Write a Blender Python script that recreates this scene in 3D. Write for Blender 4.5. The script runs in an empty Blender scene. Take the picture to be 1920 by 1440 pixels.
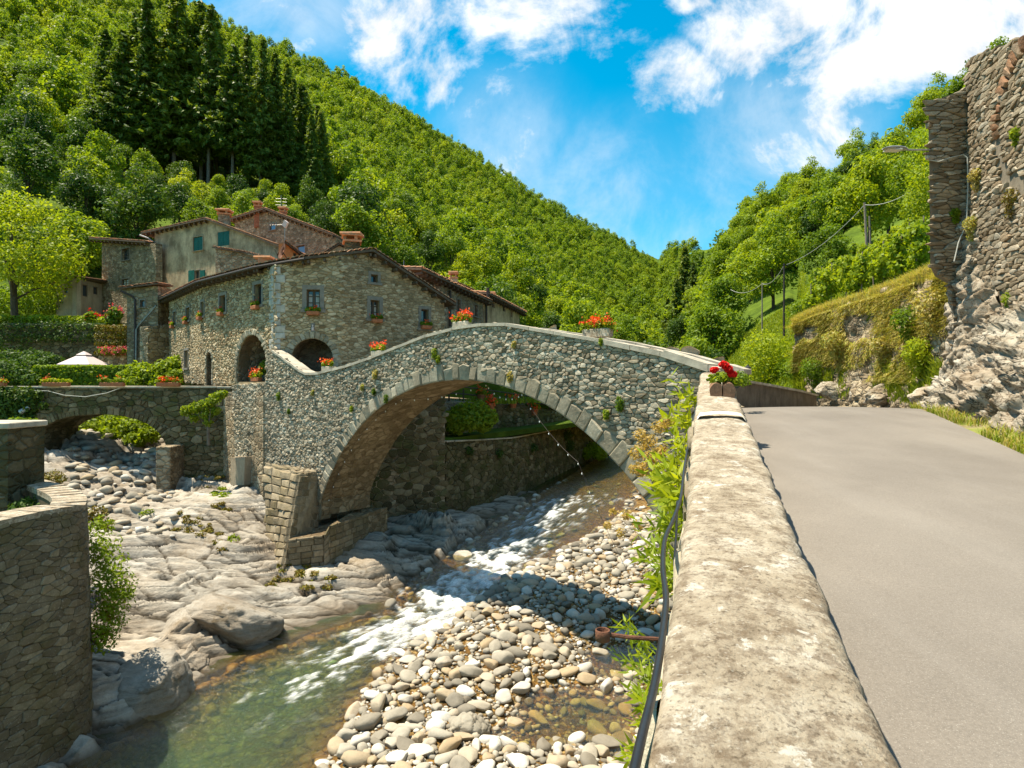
import bpy, bmesh, math, random
import numpy as np
from mathutils import Vector, Matrix

D = bpy.data
SC = bpy.context.scene
COL = SC.collection
F = 1150.0            # focal length in photo pixels (1920 wide); eye at the origin, level, looking along +Y

def P(px, py, Y):
    return Vector(((px - 960) / F * Y, Y, (720 - py) / F * Y))

def PZ(px, py, z):
    Y = z * F / (720 - py)
    return Vector(((px - 960) / F * Y, Y, z))

# ---------------------------------------------------------------- numpy noise
def _hash(ix, iy, iz, seed):
    h = (ix.astype(np.int64) * 374761393 + iy.astype(np.int64) * 668265263 + iz.astype(np.int64) * 2147483647 + seed * 1274126177) & 0xFFFFFFFF
    h = ((h ^ (h >> 13)) * 1274126177) & 0xFFFFFFFF
    h = ((h ^ (h >> 16)) * 2246822519) & 0xFFFFFFFF
    return ((h ^ (h >> 15)) & 0xFFFF) / 65535.0

def vnoise(x, y, z=0.0, seed=0):
    x = np.asarray(x, float); y = np.asarray(y, float); z = np.asarray(z, float) + 0 * x
    xi = np.floor(x); yi = np.floor(y); zi = np.floor(z)
    fx = x - xi; fy = y - yi; fz = z - zi
    fx = fx * fx * (3 - 2 * fx); fy = fy * fy * (3 - 2 * fy); fz = fz * fz * (3 - 2 * fz)
    r = 0
    for a in (0, 1):
        wa = fx if a else 1 - fx
        for b in (0, 1):
            wb = fy if b else 1 - fy
            for c in (0, 1):
                wc = fz if c else 1 - fz
                r = r + wa * wb * wc * _hash(xi + a, yi + b, zi + c, seed)
    return r * 2 - 1

def worley(x, y, z, seed=0):
    """blocky rock: (random value of the nearest cell, gap to the second nearest, offset from the cell centre)"""
    x = np.asarray(x, float); xi, yi, zi = np.floor(x), np.floor(y), np.floor(z)
    f1 = np.full(x.shape, 9.0); f2 = np.full(x.shape, 9.0); val = np.zeros(x.shape); tl = np.zeros(x.shape)
    for a in (-1, 0, 1):
        for b in (-1, 0, 1):
            for c in (-1, 0, 1):
                cx, cy, cz = xi + a, yi + b, zi + c
                dx = cx + _hash(cx, cy, cz, seed) - x; dy = cy + _hash(cx, cy, cz, seed + 1) - y; dz = cz + _hash(cx, cy, cz, seed + 2) - z
                d = dx * dx + dy * dy + dz * dz; v = _hash(cx, cy, cz, seed + 3)
                t = dx * (_hash(cx, cy, cz, seed + 4) - .5) + dy * (_hash(cx, cy, cz, seed + 5) - .5) + dz * (_hash(cx, cy, cz, seed + 6) - .5)
                n = d < f1; f2 = np.where(n, f1, np.minimum(f2, d)); val = np.where(n, v, val); tl = np.where(n, t, tl); f1 = np.where(n, d, f1)
    return val, np.sqrt(f2) - np.sqrt(f1), tl

def fbm(x, y, z=0.0, octaves=4, seed=0, gain=0.5):
    r = 0; a = 1.0; s = 1.0; t = 0
    for i in range(octaves):
        r = r + a * vnoise(np.asarray(x) * s, np.asarray(y) * s, np.asarray(z) * s, seed + i * 17)
        t += a; a *= gain; s *= 2.03
    return r / t

# ---------------------------------------------------------------- objects
WLOC = {}
def link(o):
    COL.objects.link(o); return o

def thing(name, label, cat, loc=(0, 0, 0), group=None, kind=None):
    o = D.objects.new(name, None)
    o.empty_display_size = 0.2
    link(o); o.location = loc
    WLOC[o.name] = Vector(loc)
    return tag(o, label, cat, group, kind)

def tag(o, label=None, cat=None, group=None, kind=None):
    if label: o['label'] = label
    if cat: o['category'] = cat
    if group: o['group'] = group
    if kind: o['kind'] = kind
    return o

def mkobj(name, me, parent=None, loc=None):
    o = D.objects.new(name, me); link(o)
    if parent is not None:
        o.parent = parent
        base = WLOC[parent.name]
        if loc is not None: o.location = Vector(loc) - base
        WLOC[o.name] = Vector(loc) if loc is not None else base.copy()
    else:
        o.location = loc if loc is not None else (0, 0, 0)
        WLOC[o.name] = Vector(o.location)
    return o

def setmats(me, mats):
    for m in (mats if isinstance(mats, (list, tuple)) else [mats]):
        me.materials.append(m)

class MB:
    """collects shapes in world coordinates; build() links them as ONE mesh object"""
    def __init__(s):
        s.v = []; s.f = []; s.t = []; s.mi = []; s.cur = 0; s.tint = (0.5, 0.5, 0.5)
    def add(s, vs, fs, tint=None):
        b = len(s.v); t = tint or s.tint
        s.v.extend([tuple(p) for p in vs]); s.t.extend([t] * len(vs))
        for f in fs: s.f.append(tuple(i + b for i in f)); s.mi.append(s.cur)
    def quad(s, a, b, c, d): s.add([a, b, c, d], [(0, 1, 2, 3)])
    def prism(s, poly, vec, tint=None):
        """closed solid: polygon poly (3D points) pushed along vec"""
        n = len(poly); vec = Vector(vec)
        vs = [Vector(p) for p in poly] + [Vector(p) + vec for p in poly]
        nrm = Vector((0, 0, 0))
        for i in range(n):
            a = vs[i]; b = vs[(i + 1) % n]; nrm += a.cross(b)
        flip = nrm.dot(vec) > 0
        fs = [tuple(range(n)), tuple(range(2 * n - 1, n - 1, -1))]
        fs += [(i, i + n, (i + 1) % n + n, (i + 1) % n) for i in range(n)]
        if flip: fs = [tuple(reversed(f)) for f in fs]
        s.add(vs, fs, tint)
    def box(s, c, size, rz=0.0, tint=None, bev=0.0):
        c = Vector(c); x, y, z = (q / 2 for q in size); ca, sa = math.cos(rz), math.sin(rz)
        def T(a, b, d): return c + Vector((a * ca - b * sa, a * sa + b * ca, d))
        if bev <= 0:
            vs = [T(a, b, d) for d in (-z, z) for a, b in ((-x, -y), (x, -y), (x, y), (-x, y))]
            s.add(vs, [(3, 2, 1, 0), (4, 5, 6, 7), (0, 1, 5, 4), (1, 2, 6, 5), (2, 3, 7, 6), (3, 0, 4, 7)], tint)
        else:
            rings = [(-z, bev), (-z + bev, 0), (z - bev, 0), (z, bev)]
            vs = []
            for d, i in rings:
                xx, yy = x - i, y - i
                for a, b in ((-xx + bev, -yy), (xx - bev, -yy), (xx, -yy + bev), (xx, yy - bev), (xx - bev, yy), (-xx + bev, yy), (-xx, yy - bev), (-xx, -yy + bev)):
                    vs.append(T(a, b, d))
            fs = [tuple(range(7, -1, -1)), tuple(range(24, 32))]
            for r in range(3):
                for i in range(8): fs.append((r * 8 + i, r * 8 + (i + 1) % 8, r * 8 + 8 + (i + 1) % 8, r * 8 + 8 + i))
            s.add(vs, fs, tint)
    def tube(s, pts, r, n=8, tint=None, caps=True):
        pts = [Vector(p) for p in pts]; m = len(pts)
        rs = r if isinstance(r, (list, tuple)) else [r] * m
        vs = []; up = Vector((0, 0, 1)); prev = None
        for i in range(m):
            d = (pts[min(i + 1, m - 1)] - pts[max(i - 1, 0)])
            if d.length < 1e-9: d = Vector((0, 0, 1))
            d.normalize()
            if prev is None:
                ref = up if abs(d.z) < 0.9 else Vector((1, 0, 0))
                a = d.cross(ref).normalized()
            else:
                a = prev - d * prev.dot(d)
                a = a.normalized() if a.length > 1e-6 else d.orthogonal().normalized()
            prev = a; b = d.cross(a)
            for j in range(n):
                th = 2 * math.pi * j / n
                vs.append(pts[i] + (a * math.cos(th) + b * math.sin(th)) * rs[i])
        fs = []
        for i in range(m - 1):
            for j in range(n):
                fs.append((i * n + j, i * n + (j + 1) % n, (i + 1) * n + (j + 1) % n, (i + 1) * n + j))
        if caps:
            fs.append(tuple(range(n - 1, -1, -1))); fs.append(tuple(range((m - 1) * n, m * n)))
        s.add(vs, fs, tint)
    def lathe(s, c, prof, n=16, tint=None):
        c = Vector(c); vs = []; fs = []; m = len(prof)
        for r, z in prof:
            for j in range(n):
                th = 2 * math.pi * j / n
                vs.append(c + Vector((r * math.cos(th), r * math.sin(th), z)))
        for i in range(m - 1):
            for j in range(n): fs.append((i * n + j, i * n + (j + 1) % n, (i + 1) * n + (j + 1) % n, (i + 1) * n + j))
        fs.append(tuple(range(n - 1, -1, -1))); fs.append(tuple(range((m - 1) * n, m * n)))
        s.add(vs, fs, tint)
    def build(s, name, mats, parent=None, smooth=False, base=None):
        if parent is not None: off = WLOC[parent.name]
        elif base is not None: off = Vector(base)
        else:
            a = np.array(s.v); off = Vector(((a[:, 0].min() + a[:, 0].max()) / 2, (a[:, 1].min() + a[:, 1].max()) / 2, a[:, 2].min()))
        me = D.meshes.new(name)
        me.from_pydata([(p[0] - off[0], p[1] - off[1], p[2] - off[2]) for p in s.v], [], s.f)
        setmats(me, mats)
        me.polygons.foreach_set('material_index', s.mi)
        at = me.attributes.new('tint', 'FLOAT_COLOR', 'POINT')
        at.data.foreach_set('color', np.array([t + (1.0,) for t in s.t], dtype=np.float32).ravel())
        if smooth: me.polygons.foreach_set('use_smooth', [True] * len(me.polygons))
        me.update()
        return mkobj(name, me, parent, None if parent is not None else off)

def npmesh(name, V, Q, mats, smooth=False, tint=None, attrs=None):
    """fast mesh from arrays: V (n,3), Q (m,3 or 4)"""
    me = D.meshes.new(name); V = np.asarray(V, np.float32); Q = np.asarray(Q, np.int32)
    k = Q.shape[1]
    me.vertices.add(len(V)); me.vertices.foreach_set('co', V.ravel())
    me.loops.add(Q.size); me.loops.foreach_set('vertex_index', Q.ravel())
    me.polygons.add(len(Q)); me.polygons.foreach_set('loop_start', np.arange(0, Q.size, k, dtype=np.int32))
    me.polygons.foreach_set('loop_total', np.full(len(Q), k, np.int32))
    if smooth: me.polygons.foreach_set('use_smooth', np.ones(len(Q), bool))
    setmats(me, mats)
    me.update(calc_edges=True)
    if tint is not None:
        at = me.attributes.new('tint', 'FLOAT_COLOR', 'POINT')
        c = np.ones((len(V), 4), np.float32); c[:, :3] = tint
        at.data.foreach_set('color', c.ravel())
    for nm, arr in (attrs or {}).items():
        at = me.attributes.new(nm, 'FLOAT', 'POINT'); at.data.foreach_set('value', np.asarray(arr, np.float32))
    return me

def grid_faces(nu, nv):
    i = np.arange(nu - 1)[:, None]; j = np.arange(nv - 1)[None, :]
    a = i * nv + j
    return np.stack([a, a + nv, a + nv + 1, a + 1], -1).reshape(-1, 4)

# ---------------------------------------------------------------- materials
class NT:
    def __init__(s, name):
        s.m = D.materials.new(name); s.m.use_nodes = True
        s.t = s.m.node_tree; s.t.nodes.clear()
        s.out = s.n('ShaderNodeOutputMaterial')
    def n(s, typ, **kw):
        nd = s.t.nodes.new(typ)
        for k, v in kw.items():
            if k == 'i':
                for kk, vv in v.items():
                    if hasattr(vv, 'is_linked') or isinstance(vv, bpy.types.NodeSocket): s.t.links.new(vv, nd.inputs[kk])
                    else: nd.inputs[kk].default_value = vv
            else: setattr(nd, k, v)
        return nd
    def l(s, a, b): s.t.links.new(a, b)
    def coord(s, scale=(1, 1, 1), rot=(0, 0, 0)):
        g = s.n('ShaderNodeNewGeometry')
        mp = s.n('ShaderNodeMapping', i={'Vector': g.outputs['Position'], 'Scale': scale, 'Rotation': rot})
        return mp.outputs[0]
    def noise(s, vec, scale, detail=4, rough=.55, dist=0):
        return s.n('ShaderNodeTexNoise', i={'Vector': vec, 'Scale': scale, 'Detail': detail, 'Roughness': rough, 'Distortion': dist}).outputs[0]
    def ramp(s, fac, stops, interp='LINEAR'):
        r = s.n('ShaderNodeValToRGB'); r.color_ramp.interpolation = interp
        el = r.color_ramp.elements
        while len(el) < len(stops): el.new(0.5)
        for e, (p, c) in zip(el, stops):
            e.position = p; e.color = (c[0], c[1], c[2], 1) if hasattr(c, '__len__') else (c, c, c, 1)
        s.l(fac, r.inputs[0]); return r.outputs[0]
    def mix(s, fac, a, b, mode='MIX'):
        m = s.n('ShaderNodeMix', data_type='RGBA', blend_type=mode)
        for sock, v in ((m.inputs[0], fac), (m.inputs[6], a), (m.inputs[7], b)):
            if isinstance(v, bpy.types.NodeSocket): s.l(v, sock)
            elif hasattr(v, '__len__'): sock.default_value = (v[0], v[1], v[2], 1)
            else: sock.default_value = v
        return m.outputs[2]
    def math(s, op, a, b=0.0, c=0.0, clamp=False):
        m = s.n('ShaderNodeMath', operation=op, use_clamp=clamp)
        for sock, v in zip(m.inputs, (a, b, c)):
            if isinstance(v, bpy.types.NodeSocket): s.l(v, sock)
            else: sock.default_value = v
        return m.outputs[0]
    def attr(s, name):
        return s.n('ShaderNodeAttribute', attribute_name=name)
    def bump(s, h, strength=.5, dist=.02, normal=None):
        b = s.n('ShaderNodeBump', i={'Height': h, 'Strength': strength, 'Distance': dist})
        if normal is not None: s.l(normal, b.inputs['Normal'])
        return b.outputs[0]
    def pbsdf(s, color, rough=.9, normal=None, metal=0.0, spec=.2):
        b = s.n('ShaderNodeBsdfPrincipled')
        for k, v in (('Base Color', color), ('Roughness', rough), ('Metallic', metal), ('Specular IOR Level', spec)):
            if isinstance(v, bpy.types.NodeSocket): s.l(v, b.inputs[k])
            elif hasattr(v, '__len__'): b.inputs[k].default_value = (v[0], v[1], v[2], 1)
            else: b.inputs[k].default_value = v
        if normal is not None: s.l(normal, b.inputs['Normal'])
        s.l(b.outputs[0], s.out.inputs[0]); return b

def mat_stones(name, stops, stain=(.10, .085, .06), stain_amt=.5, warm=(.33, .25, .15), bump=.6, bscale=18, moss=None, moss_amt=0.0):
    """rubble stones: one colour per stone (tint attribute) with mottling and lichen"""
    t = NT(name); a = t.attr('tint'); sep = t.n('ShaderNodeSeparateColor', i={'Color': a.outputs['Color']})
    co = t.coord()
    c = t.ramp(sep.outputs[0], stops)
    c = t.mix(t.math('MULTIPLY', sep.outputs[1], .35), c, warm)
    n1 = t.noise(co, 7, 6, .65); n2 = t.noise(co, .55, 5, .6); n3 = t.noise(co, 28, 4, .6)
    c = t.mix(.55, c, t.ramp(n1, [(.3, (.30, .29, .27)), (.7, (1.0, .98, .95))]), 'MULTIPLY')
    c = t.mix(t.math('MULTIPLY', t.ramp(n2, [(.45, 0), (.68, 1)]), stain_amt), c, stain)
    c = t.mix(t.math('MULTIPLY', t.ramp(n3, [(.60, 0), (.72, 1)]), .5), c, (.5, .47, .40))
    if moss:
        nm = t.noise(co, 1.3, 6, .65)
        c = t.mix(t.math('MULTIPLY', t.ramp(nm, [(.48, 0), (.62, 1)]), moss_amt), c, moss)
    nb = t.noise(co, bscale, 6, .65)
    t.pbsdf(c, .93, t.bump(nb, bump, .03), spec=.12); return t.m

def mat_plain(name, col, rough=.8, var=.3, scale=6, bump=.2, metal=0, spec=.3, col2=None):
    t = NT(name); co = t.coord(); n1 = t.noise(co, scale, 6, .6)
    c2 = col2 or tuple(x * (1 - var) for x in col)
    c = t.ramp(n1, [(.32, c2), (.68, col)])
    t.pbsdf(c, rough, t.bump(t.noise(co, scale * 6, 5, .6), bump, .01), metal, spec); return t.m

def mat_masonry(name, cols, mortar, scale=3.2, stretch=1.5, bump=.9, stain=(.1, .085, .065), stain_amt=.5):
    """far-away stonework: Voronoi stones with mortar joints"""
    t = NT(name); co = t.coord((1, 1, stretch))
    d = t.noise(co, 2, 3); 
    w = t.n('ShaderNodeVectorMath', operation='ADD')
    sc = t.n('ShaderNodeVectorMath', operation='SCALE', i={'Scale': .25}); 
    nn = t.n('ShaderNodeTexNoise', i={'Vector': co, 'Scale': 2.5, 'Detail': 3.0}); t.l(nn.outputs['Color'], sc.inputs[0])
    t.l(co, w.inputs[0]); t.l(sc.outputs[0], w.inputs[1])
    v = t.n('ShaderNodeTexVoronoi', feature='F1', i={'Vector': w.outputs[0], 'Scale': scale})
    e = t.n('ShaderNodeTexVoronoi', feature='DISTANCE_TO_EDGE', i={'Vector': w.outputs[0], 'Scale': scale})
    sep = t.n('ShaderNodeSeparateColor', i={'Color': v.outputs['Color']})
    c = t.ramp(sep.outputs[0], cols)
    m = t.ramp(e.outputs['Distance'], [(.02, 0), (.09, 1)])
    c = t.mix(m, mortar, c)
    c = t.mix(.5, c, t.ramp(t.noise(co, 9, 6, .6), [(.3, (.35, .34, .32)), (.7, (1, 1, 1))]), 'MULTIPLY')
    c = t.mix(t.math('MULTIPLY', t.ramp(t.noise(t.coord(), .45, 6, .62), [(.45, 0), (.65, 1)]), stain_amt), c, stain)
    h = t.math('MULTIPLY_ADD', t.noise(co, 25, 5), .3, t.ramp(e.outputs['Distance'], [(0, 0), (.16, 1)]))
    t.pbsdf(c, .93, t.bump(h, bump, .05), spec=.1); return t.m

def mat_plaster(name, col, dark, scale=.5):
    t = NT(name); co = t.coord()
    a = t.noise(co, scale, 8, .68); b = t.noise(t.coord((1, 1, .25)), scale * 4, 7, .7)
    c = t.mix(t.ramp(a, [(.40, 0), (.62, 1)]), col, dark)
    c = t.mix(t.math('MULTIPLY', t.ramp(b, [(.45, 0), (.7, 1)]), .6), c, tuple(x * .55 for x in dark))
    c = t.mix(.3, c, t.ramp(t.noise(co, 14, 5), [(.3, .4), (.7, 1)]), 'MULTIPLY')
    t.pbsdf(c, .95, t.bump(t.noise(co, 9, 8, .7), .5, .03), spec=.1); return t.m

def mat_leaf(name, c1, c2, c3, trans=.45, rnd=.5, patch=False):
    """foliage: colour varies leaf by leaf (tint) and plant by plant (object random)"""
    t = NT(name); a = t.attr('tint'); sep = t.n('ShaderNodeSeparateColor', i={'Color': a.outputs['Color']})
    oi = t.n('ShaderNodeObjectInfo')
    f = t.math('ADD', t.math('MULTIPLY', sep.outputs[0], 1 - rnd), t.math('MULTIPLY', oi.outputs['Random'], rnd))
    if patch:   # stands of different species across the hill
        f = t.math('ADD', t.math('MULTIPLY', f, .6), t.math('MULTIPLY', t.ramp(t.noise(t.coord(), .035, 4, .6), [(.32, 0), (.68, 1)]), .4))
    c = t.ramp(f, [(0.05, c1), (.5, c2), (.95, c3)])
    d = t.n('ShaderNodeBsdfPrincipled', i={'Roughness': .55, 'Specular IOR Level': .25}); t.l(c, d.inputs['Base Color'])
    tr = t.n('ShaderNodeBsdfTranslucent'); 
    t.l(t.mix(1.0, c, (1.25, 1.15, .45), 'MULTIPLY'), tr.inputs[0])
    mx = t.n('ShaderNodeMixShader', i={0: trans}); t.l(d.outputs[0], mx.inputs[1]); t.l(tr.outputs[0], mx.inputs[2])
    t.l(mx.outputs[0], t.out.inputs[0]); return t.m

M = {}
M['bridge_stone'] = mat_stones('bridge rubble stone', [(0, (.22, .185, .13)), (.3, (.36, .31, .225)), (.65, (.49, .43, .325)), (1, (.64, .575, .45))], stain_amt=.4)
M['bridge_mortar'] = mat_plain('bridge mortar', (.36, .30, .21), .95, .45, 5, .6, spec=.1)
M['ring_stone'] = mat_stones('arch ring ashlar', [(0, (.28, .245, .175)), (.5, (.39, .345, .255)), (1, (.50, .45, .345))], stain_amt=.5, warm=(.36, .31, .22), bscale=9)
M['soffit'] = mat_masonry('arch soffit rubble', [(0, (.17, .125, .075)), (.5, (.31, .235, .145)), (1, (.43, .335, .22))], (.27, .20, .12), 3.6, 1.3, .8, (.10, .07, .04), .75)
M['coping'] = mat_plain('coping slabs', (.54, .48, .38), .9, .45, 3, .5, spec=.15)
M['house_stone'] = mat_stones('house rubble stone', [(0, (.235, .165, .09)), (.3, (.41, .31, .185)), (.65, (.57, .445, .28)), (1, (.74, .605, .42))], stain_amt=.45)
M['house_mortar'] = mat_plain('house mortar', (.39, .295, .175), .95, .4, 3, .6, spec=.1)
M['quoin'] = mat_plain('dressed quoin stone', (.52, .49, .43), .9, .4, 4, .4, spec=.15)
M['old_masonry'] = mat_masonry('old grey masonry', [(0, (.18, .135, .085)), (.5, (.34, .265, .175)), (1, (.50, .415, .29))], (.30, .235, .15))
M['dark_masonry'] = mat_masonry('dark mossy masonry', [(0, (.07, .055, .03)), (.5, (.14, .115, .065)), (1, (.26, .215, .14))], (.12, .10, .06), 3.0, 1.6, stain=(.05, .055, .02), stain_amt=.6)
M['far_masonry'] = mat_masonry('far house masonry', [(0, (.18, .145, .105)), (.5, (.29, .24, .175)), (1, (.42, .36, .275))], (.28, .235, .17), 3.4)
M['plaster'] = mat_plaster('stained grey plaster', (.62, .46, .30), (.26, .185, .115), .7)
M['plaster_tan'] = mat_plaster('tan plaster', (.45, .36, .25), (.33, .25, .17), .7)
M['plaster_orange'] = mat_plaster('orange render', (.62, .24, .09), (.48, .17, .07), .5)
M['tile'] = None
def mat_tile():
    t = NT('terracotta roof tile'); a = t.attr('tint'); sep = t.n('ShaderNodeSeparateColor', i={'Color': a.outputs['Color']})
    c = t.ramp(sep.outputs[0], [(0, (.26, .15, .09)), (.4, (.46, .21, .11)), (.75, (.58, .27, .14)), (1, (.62, .38, .25))])
    co = t.coord(); c = t.mix(t.math('MULTIPLY', t.ramp(t.noise(co, 4, 6, .65), [(.42, 0), (.66, 1)]), .7), c, (.17, .15, .11))
    t.pbsdf(c, .9, t.bump(t.noise(co, 30, 4), .3, .01), spec=.1); return t.m
M['tile'] = mat_tile()
M['brick'] = mat_plain('chimney brick', (.36, .155, .095), .9, .5, 9, .5, spec=.1)
M['cut_stone'] = mat_stones('tan cutwater blocks', [(0, (.20, .16, .10)), (.5, (.31, .25, .165)), (1, (.42, .345, .24))], stain_amt=.5, moss=(.13, .10, .03), moss_amt=.3)
M['bastion_mortar'] = mat_plain('brown wall mortar', (.17, .135, .085), .95, .5, 4, .6, spec=.1)
M['dark_wood'] = mat_plain('weathered dark wood', (.10, .07, .05), .8, .5, 8, .4)
M['wood_rafter'] = mat_plain('old rafter wood', (.13, .095, .065), .85, .5, 8, .4)
M['window_wood'] = mat_plain('window frame wood', (.12, .085, .055), .6, .4, 10, .2)
M['green_shutter'] = mat_plain('green shutter paint', (.006, .12, .095), .5, .4, 4, .15)
M['stone_trim'] = mat_plain('grey stone window surround', (.25, .225, .19), .9, .3, 5, .4, spec=.1)
M['zinc'] = mat_plain('grey zinc pipe', (.30, .30, .30), .45, .3, 6, .1, metal=.6)
M['brown_pipe'] = mat_plain('brown painted pipe', (.055, .04, .035), .5, .3, 6, .1)
M['rust'] = mat_plain('rusty iron', (.20, .085, .045), .9, .5, 20, .5, col2=(.08, .035, .022))
M['black_rubber'] = mat_plain('black rubber hose', (.017, .018, .020), .38, .3, 14, .1, spec=.5)
M['terracotta'] = mat_plain('terracotta pot', (.42, .15, .065), .8, .3, 8, .2)
M['soil'] = mat_plain('dark soil', (.045, .032, .02), .95, .4, 20, .6)
M['canvas'] = mat_plain('pale canvas', (.60, .49, .47), .8, .06, 2, .1)
M['iron'] = mat_plain('dark iron', (.025, .025, .025), .5, .3, 10, .1, metal=.5)
M['pole_wood'] = mat_plain('grey pole wood', (.27, .22, .17), .9, .4, 9, .4)
M['lamp_metal'] = mat_plain('grey lamp housing', (.42, .43, .43), .4, .2, 6, .05, metal=.5)
M['white_bulb'] = mat_plain('white bulb', (.85, .85, .82), .2, .05, 6, 0, spec=.6)
M['wire'] = mat_plain('pale cable', (.42, .42, .38), .6, .2, 9, .05)
M['curtain'] = mat_plain('pale curtain', (.55, .53, .48), .9, .25, 9, .2)
def mat_glass():
    t = NT('window glass'); t.pbsdf((.035, .045, .055), .06, spec=.8); return t.m
M['glass'] = mat_glass()
def mat_log():
    t = NT('cut log wood'); co = t.coord()
    w = t.n('ShaderNodeTexWave', wave_type='BANDS', bands_direction='X', i={'Vector': co, 'Scale': 22.0, 'Distortion': 6.0, 'Detail': 4.0})
    c = t.mix(w.outputs['Fac'], (.22, .115, .065), (.36, .22, .14))
    c = t.mix(.6, c, t.ramp(t.noise(co, 22, 5), [(.3, .35), (.7, 1)]), 'MULTIPLY')
    t.pbsdf(c, .9, t.bump(w.outputs['Fac'], .4, .01), spec=.1); return t.m
M['log'] = mat_log()
M['bark'] = mat_plain('tree bark', (.11, .085, .06), .95, .5, 5, .8, spec=.1)
M['bark_pale'] = mat_plain('pale spruce bark', (.20, .17, .14), .95, .5, 4, .8, spec=.1)
# foliage
M['leaf_bright'] = mat_leaf('bright broadleaf foliage', (.14, .22, .010), (.25, .335, .014), (.37, .42, .02), .52, .55)
M['leaf_mid'] = mat_leaf('mid green foliage', (.075, .145, .010), (.16, .25, .014), (.26, .345, .018), .5, .6)
M['leaf_dark'] = mat_leaf('dark green foliage', (.028, .068, .010), (.06, .12, .013), (.11, .18, .018), .40, .5)
M['leaf_far'] = mat_leaf('far hillside foliage', (.075, .145, .012), (.175, .265, .015), (.30, .36, .022), .55, .65, True)
M['needle'] = mat_leaf('spruce needles', (.065, .115, .018), (.12, .18, .026), (.20, .255, .036), .42, .4)
M['leaf_yellow'] = mat_leaf('yellow green shrub leaves', (.13, .20, .010), (.22, .30, .015), (.32, .38, .03), .5, .3)
M['leaf_ivy'] = mat_leaf('ivy leaves', (.025, .055, .010), (.055, .105, .014), (.12, .18, .02), .3, .3)
M['grass'] = mat_leaf('fresh grass', (.11, .17, .012), (.19, .26, .016), (.30, .35, .035), .45, .3)
M['dry_grass'] = mat_leaf('dry tawny grass', (.34, .27, .085), (.44, .375, .12), (.28, .34, .045), .42, .3)
M['dry_flower'] = mat_leaf('dry straw flower heads', (.36, .25, .06), (.46, .33, .10), (.52, .38, .13), .4, .2)
M['moss'] = mat_leaf('rust and green moss', (.10, .075, .012), (.20, .14, .014), (.15, .17, .014), .2, .2)
M['petal_red'] = mat_leaf('red petals', (.50, .006, .006), (.72, .010, .008), (.80, .03, .015), .25, .2)
M['petal_orange'] = mat_leaf('orange red petals', (.70, .05, .010), (.80, .10, .02), (.85, .16, .03), .25, .2)
M['petal_pink'] = mat_leaf('pink petals', (.62, .06, .12), (.72, .10, .17), (.78, .20, .25), .25, .2)
# ---------------------------------------------------------------- camera, sun, sky
cam = D.objects.new('camera', D.cameras.new('camera')); link(cam)
cam.data.sensor_width = 36; cam.data.lens = F / 1920 * 36
cam.data.clip_start = .05; cam.data.clip_end = 6000
cam.location = (0, 0, 0); cam.rotation_euler = (math.radians(90), 0, 0)
SC.camera = cam
SUN_EL = math.radians(67)
sh = Vector((-.97, .22, 0)).normalized()
sun_dir = Vector((sh.x * math.cos(SUN_EL), sh.y * math.cos(SUN_EL), math.sin(SUN_EL)))
sl = D.lights.new('sun', 'SUN'); sl.energy = 5.0; sl.angle = math.radians(.5); sl.color = (1, .90, .71)
so = link(D.objects.new('sun', sl)); so.rotation_euler = sun_dir.to_track_quat('Z', 'Y').to_euler(); so.location = (-30, 10, 60)

w = D.worlds.new('World'); SC.world = w; w.use_nodes = True
wt = w.node_tree; wt.nodes.clear()
class WN(NT):
    def __init__(s): s.t = wt
W = WN()
sky = W.n('ShaderNodeTexSky', sky_type='NISHITA', sun_disc=False)
sky.sun_elevation = SUN_EL; sky.sun_rotation = math.atan2(sun_dir.x, sun_dir.y)
sky.air_density = 1.0; sky.dust_density = .3; sky.ozone_density = 2.5
hs = W.n('ShaderNodeHueSaturation', i={'Hue': .470, 'Saturation': 1.62, 'Value': 1.22, 'Color': sky.outputs[0]})
tc = W.n('ShaderNodeTexCoord')
sep = W.n('ShaderNodeSeparateXYZ', i={0: tc.outputs['Generated']})
ay = W.math('MAXIMUM', W.math('ABSOLUTE', sep.outputs[1]), .15)
u = W.math('DIVIDE', sep.outputs[0], ay); v = W.math('DIVIDE', sep.outputs[2], ay)
uv = W.n('ShaderNodeCombineXYZ', i={0: u, 1: v, 2: 0.0}).outputs[0]
nz = W.n('ShaderNodeTexNoise', i={'Vector': uv, 'Scale': 4.2, 'Detail': 12.0, 'Roughness': .62, 'Distortion': .35}).outputs[0]
st = W.n('ShaderNodeMapping', i={'Vector': uv, 'Scale': (1.2, .95, 1), 'Rotation': (0, 0, -.5)}).outputs[0]
n2 = W.n('ShaderNodeTexNoise', i={'Vector': st, 'Scale': 6.5, 'Detail': 10.0, 'Roughness': .66, 'Distortion': .6}).outputs[0]
blobs = [  # (px, py, rx, ry, weight) cloud banks, thick ones first, an added unseen one last
    (1640, 40, 360, 190, .95), (1440, 50, 170, 150, .62), (1850, 60, 240, 220, .62), (1560, 190, 130, 150, .40), (770, 60, 150, 220, .62), (990, 30, 260, 130, .66),
    (1265, 170, 120, 110, .60), (945, 260, 110, 200, .34), (1385, 345, 70, 60, .42), (1480, 270, 150, 160, .36),
    (480, 15, 160, 80, .40), (1290, 0, 80, 36, .55), (570, 85, 40, 25, .45), (-500, -300, 700, 500, .5), (2500, 100, 500, 500, .6), (960, -1300, 5000, 1000, .85)]  # last bank: added overhead out of view to whiten the ambient light
acc = None
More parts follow.
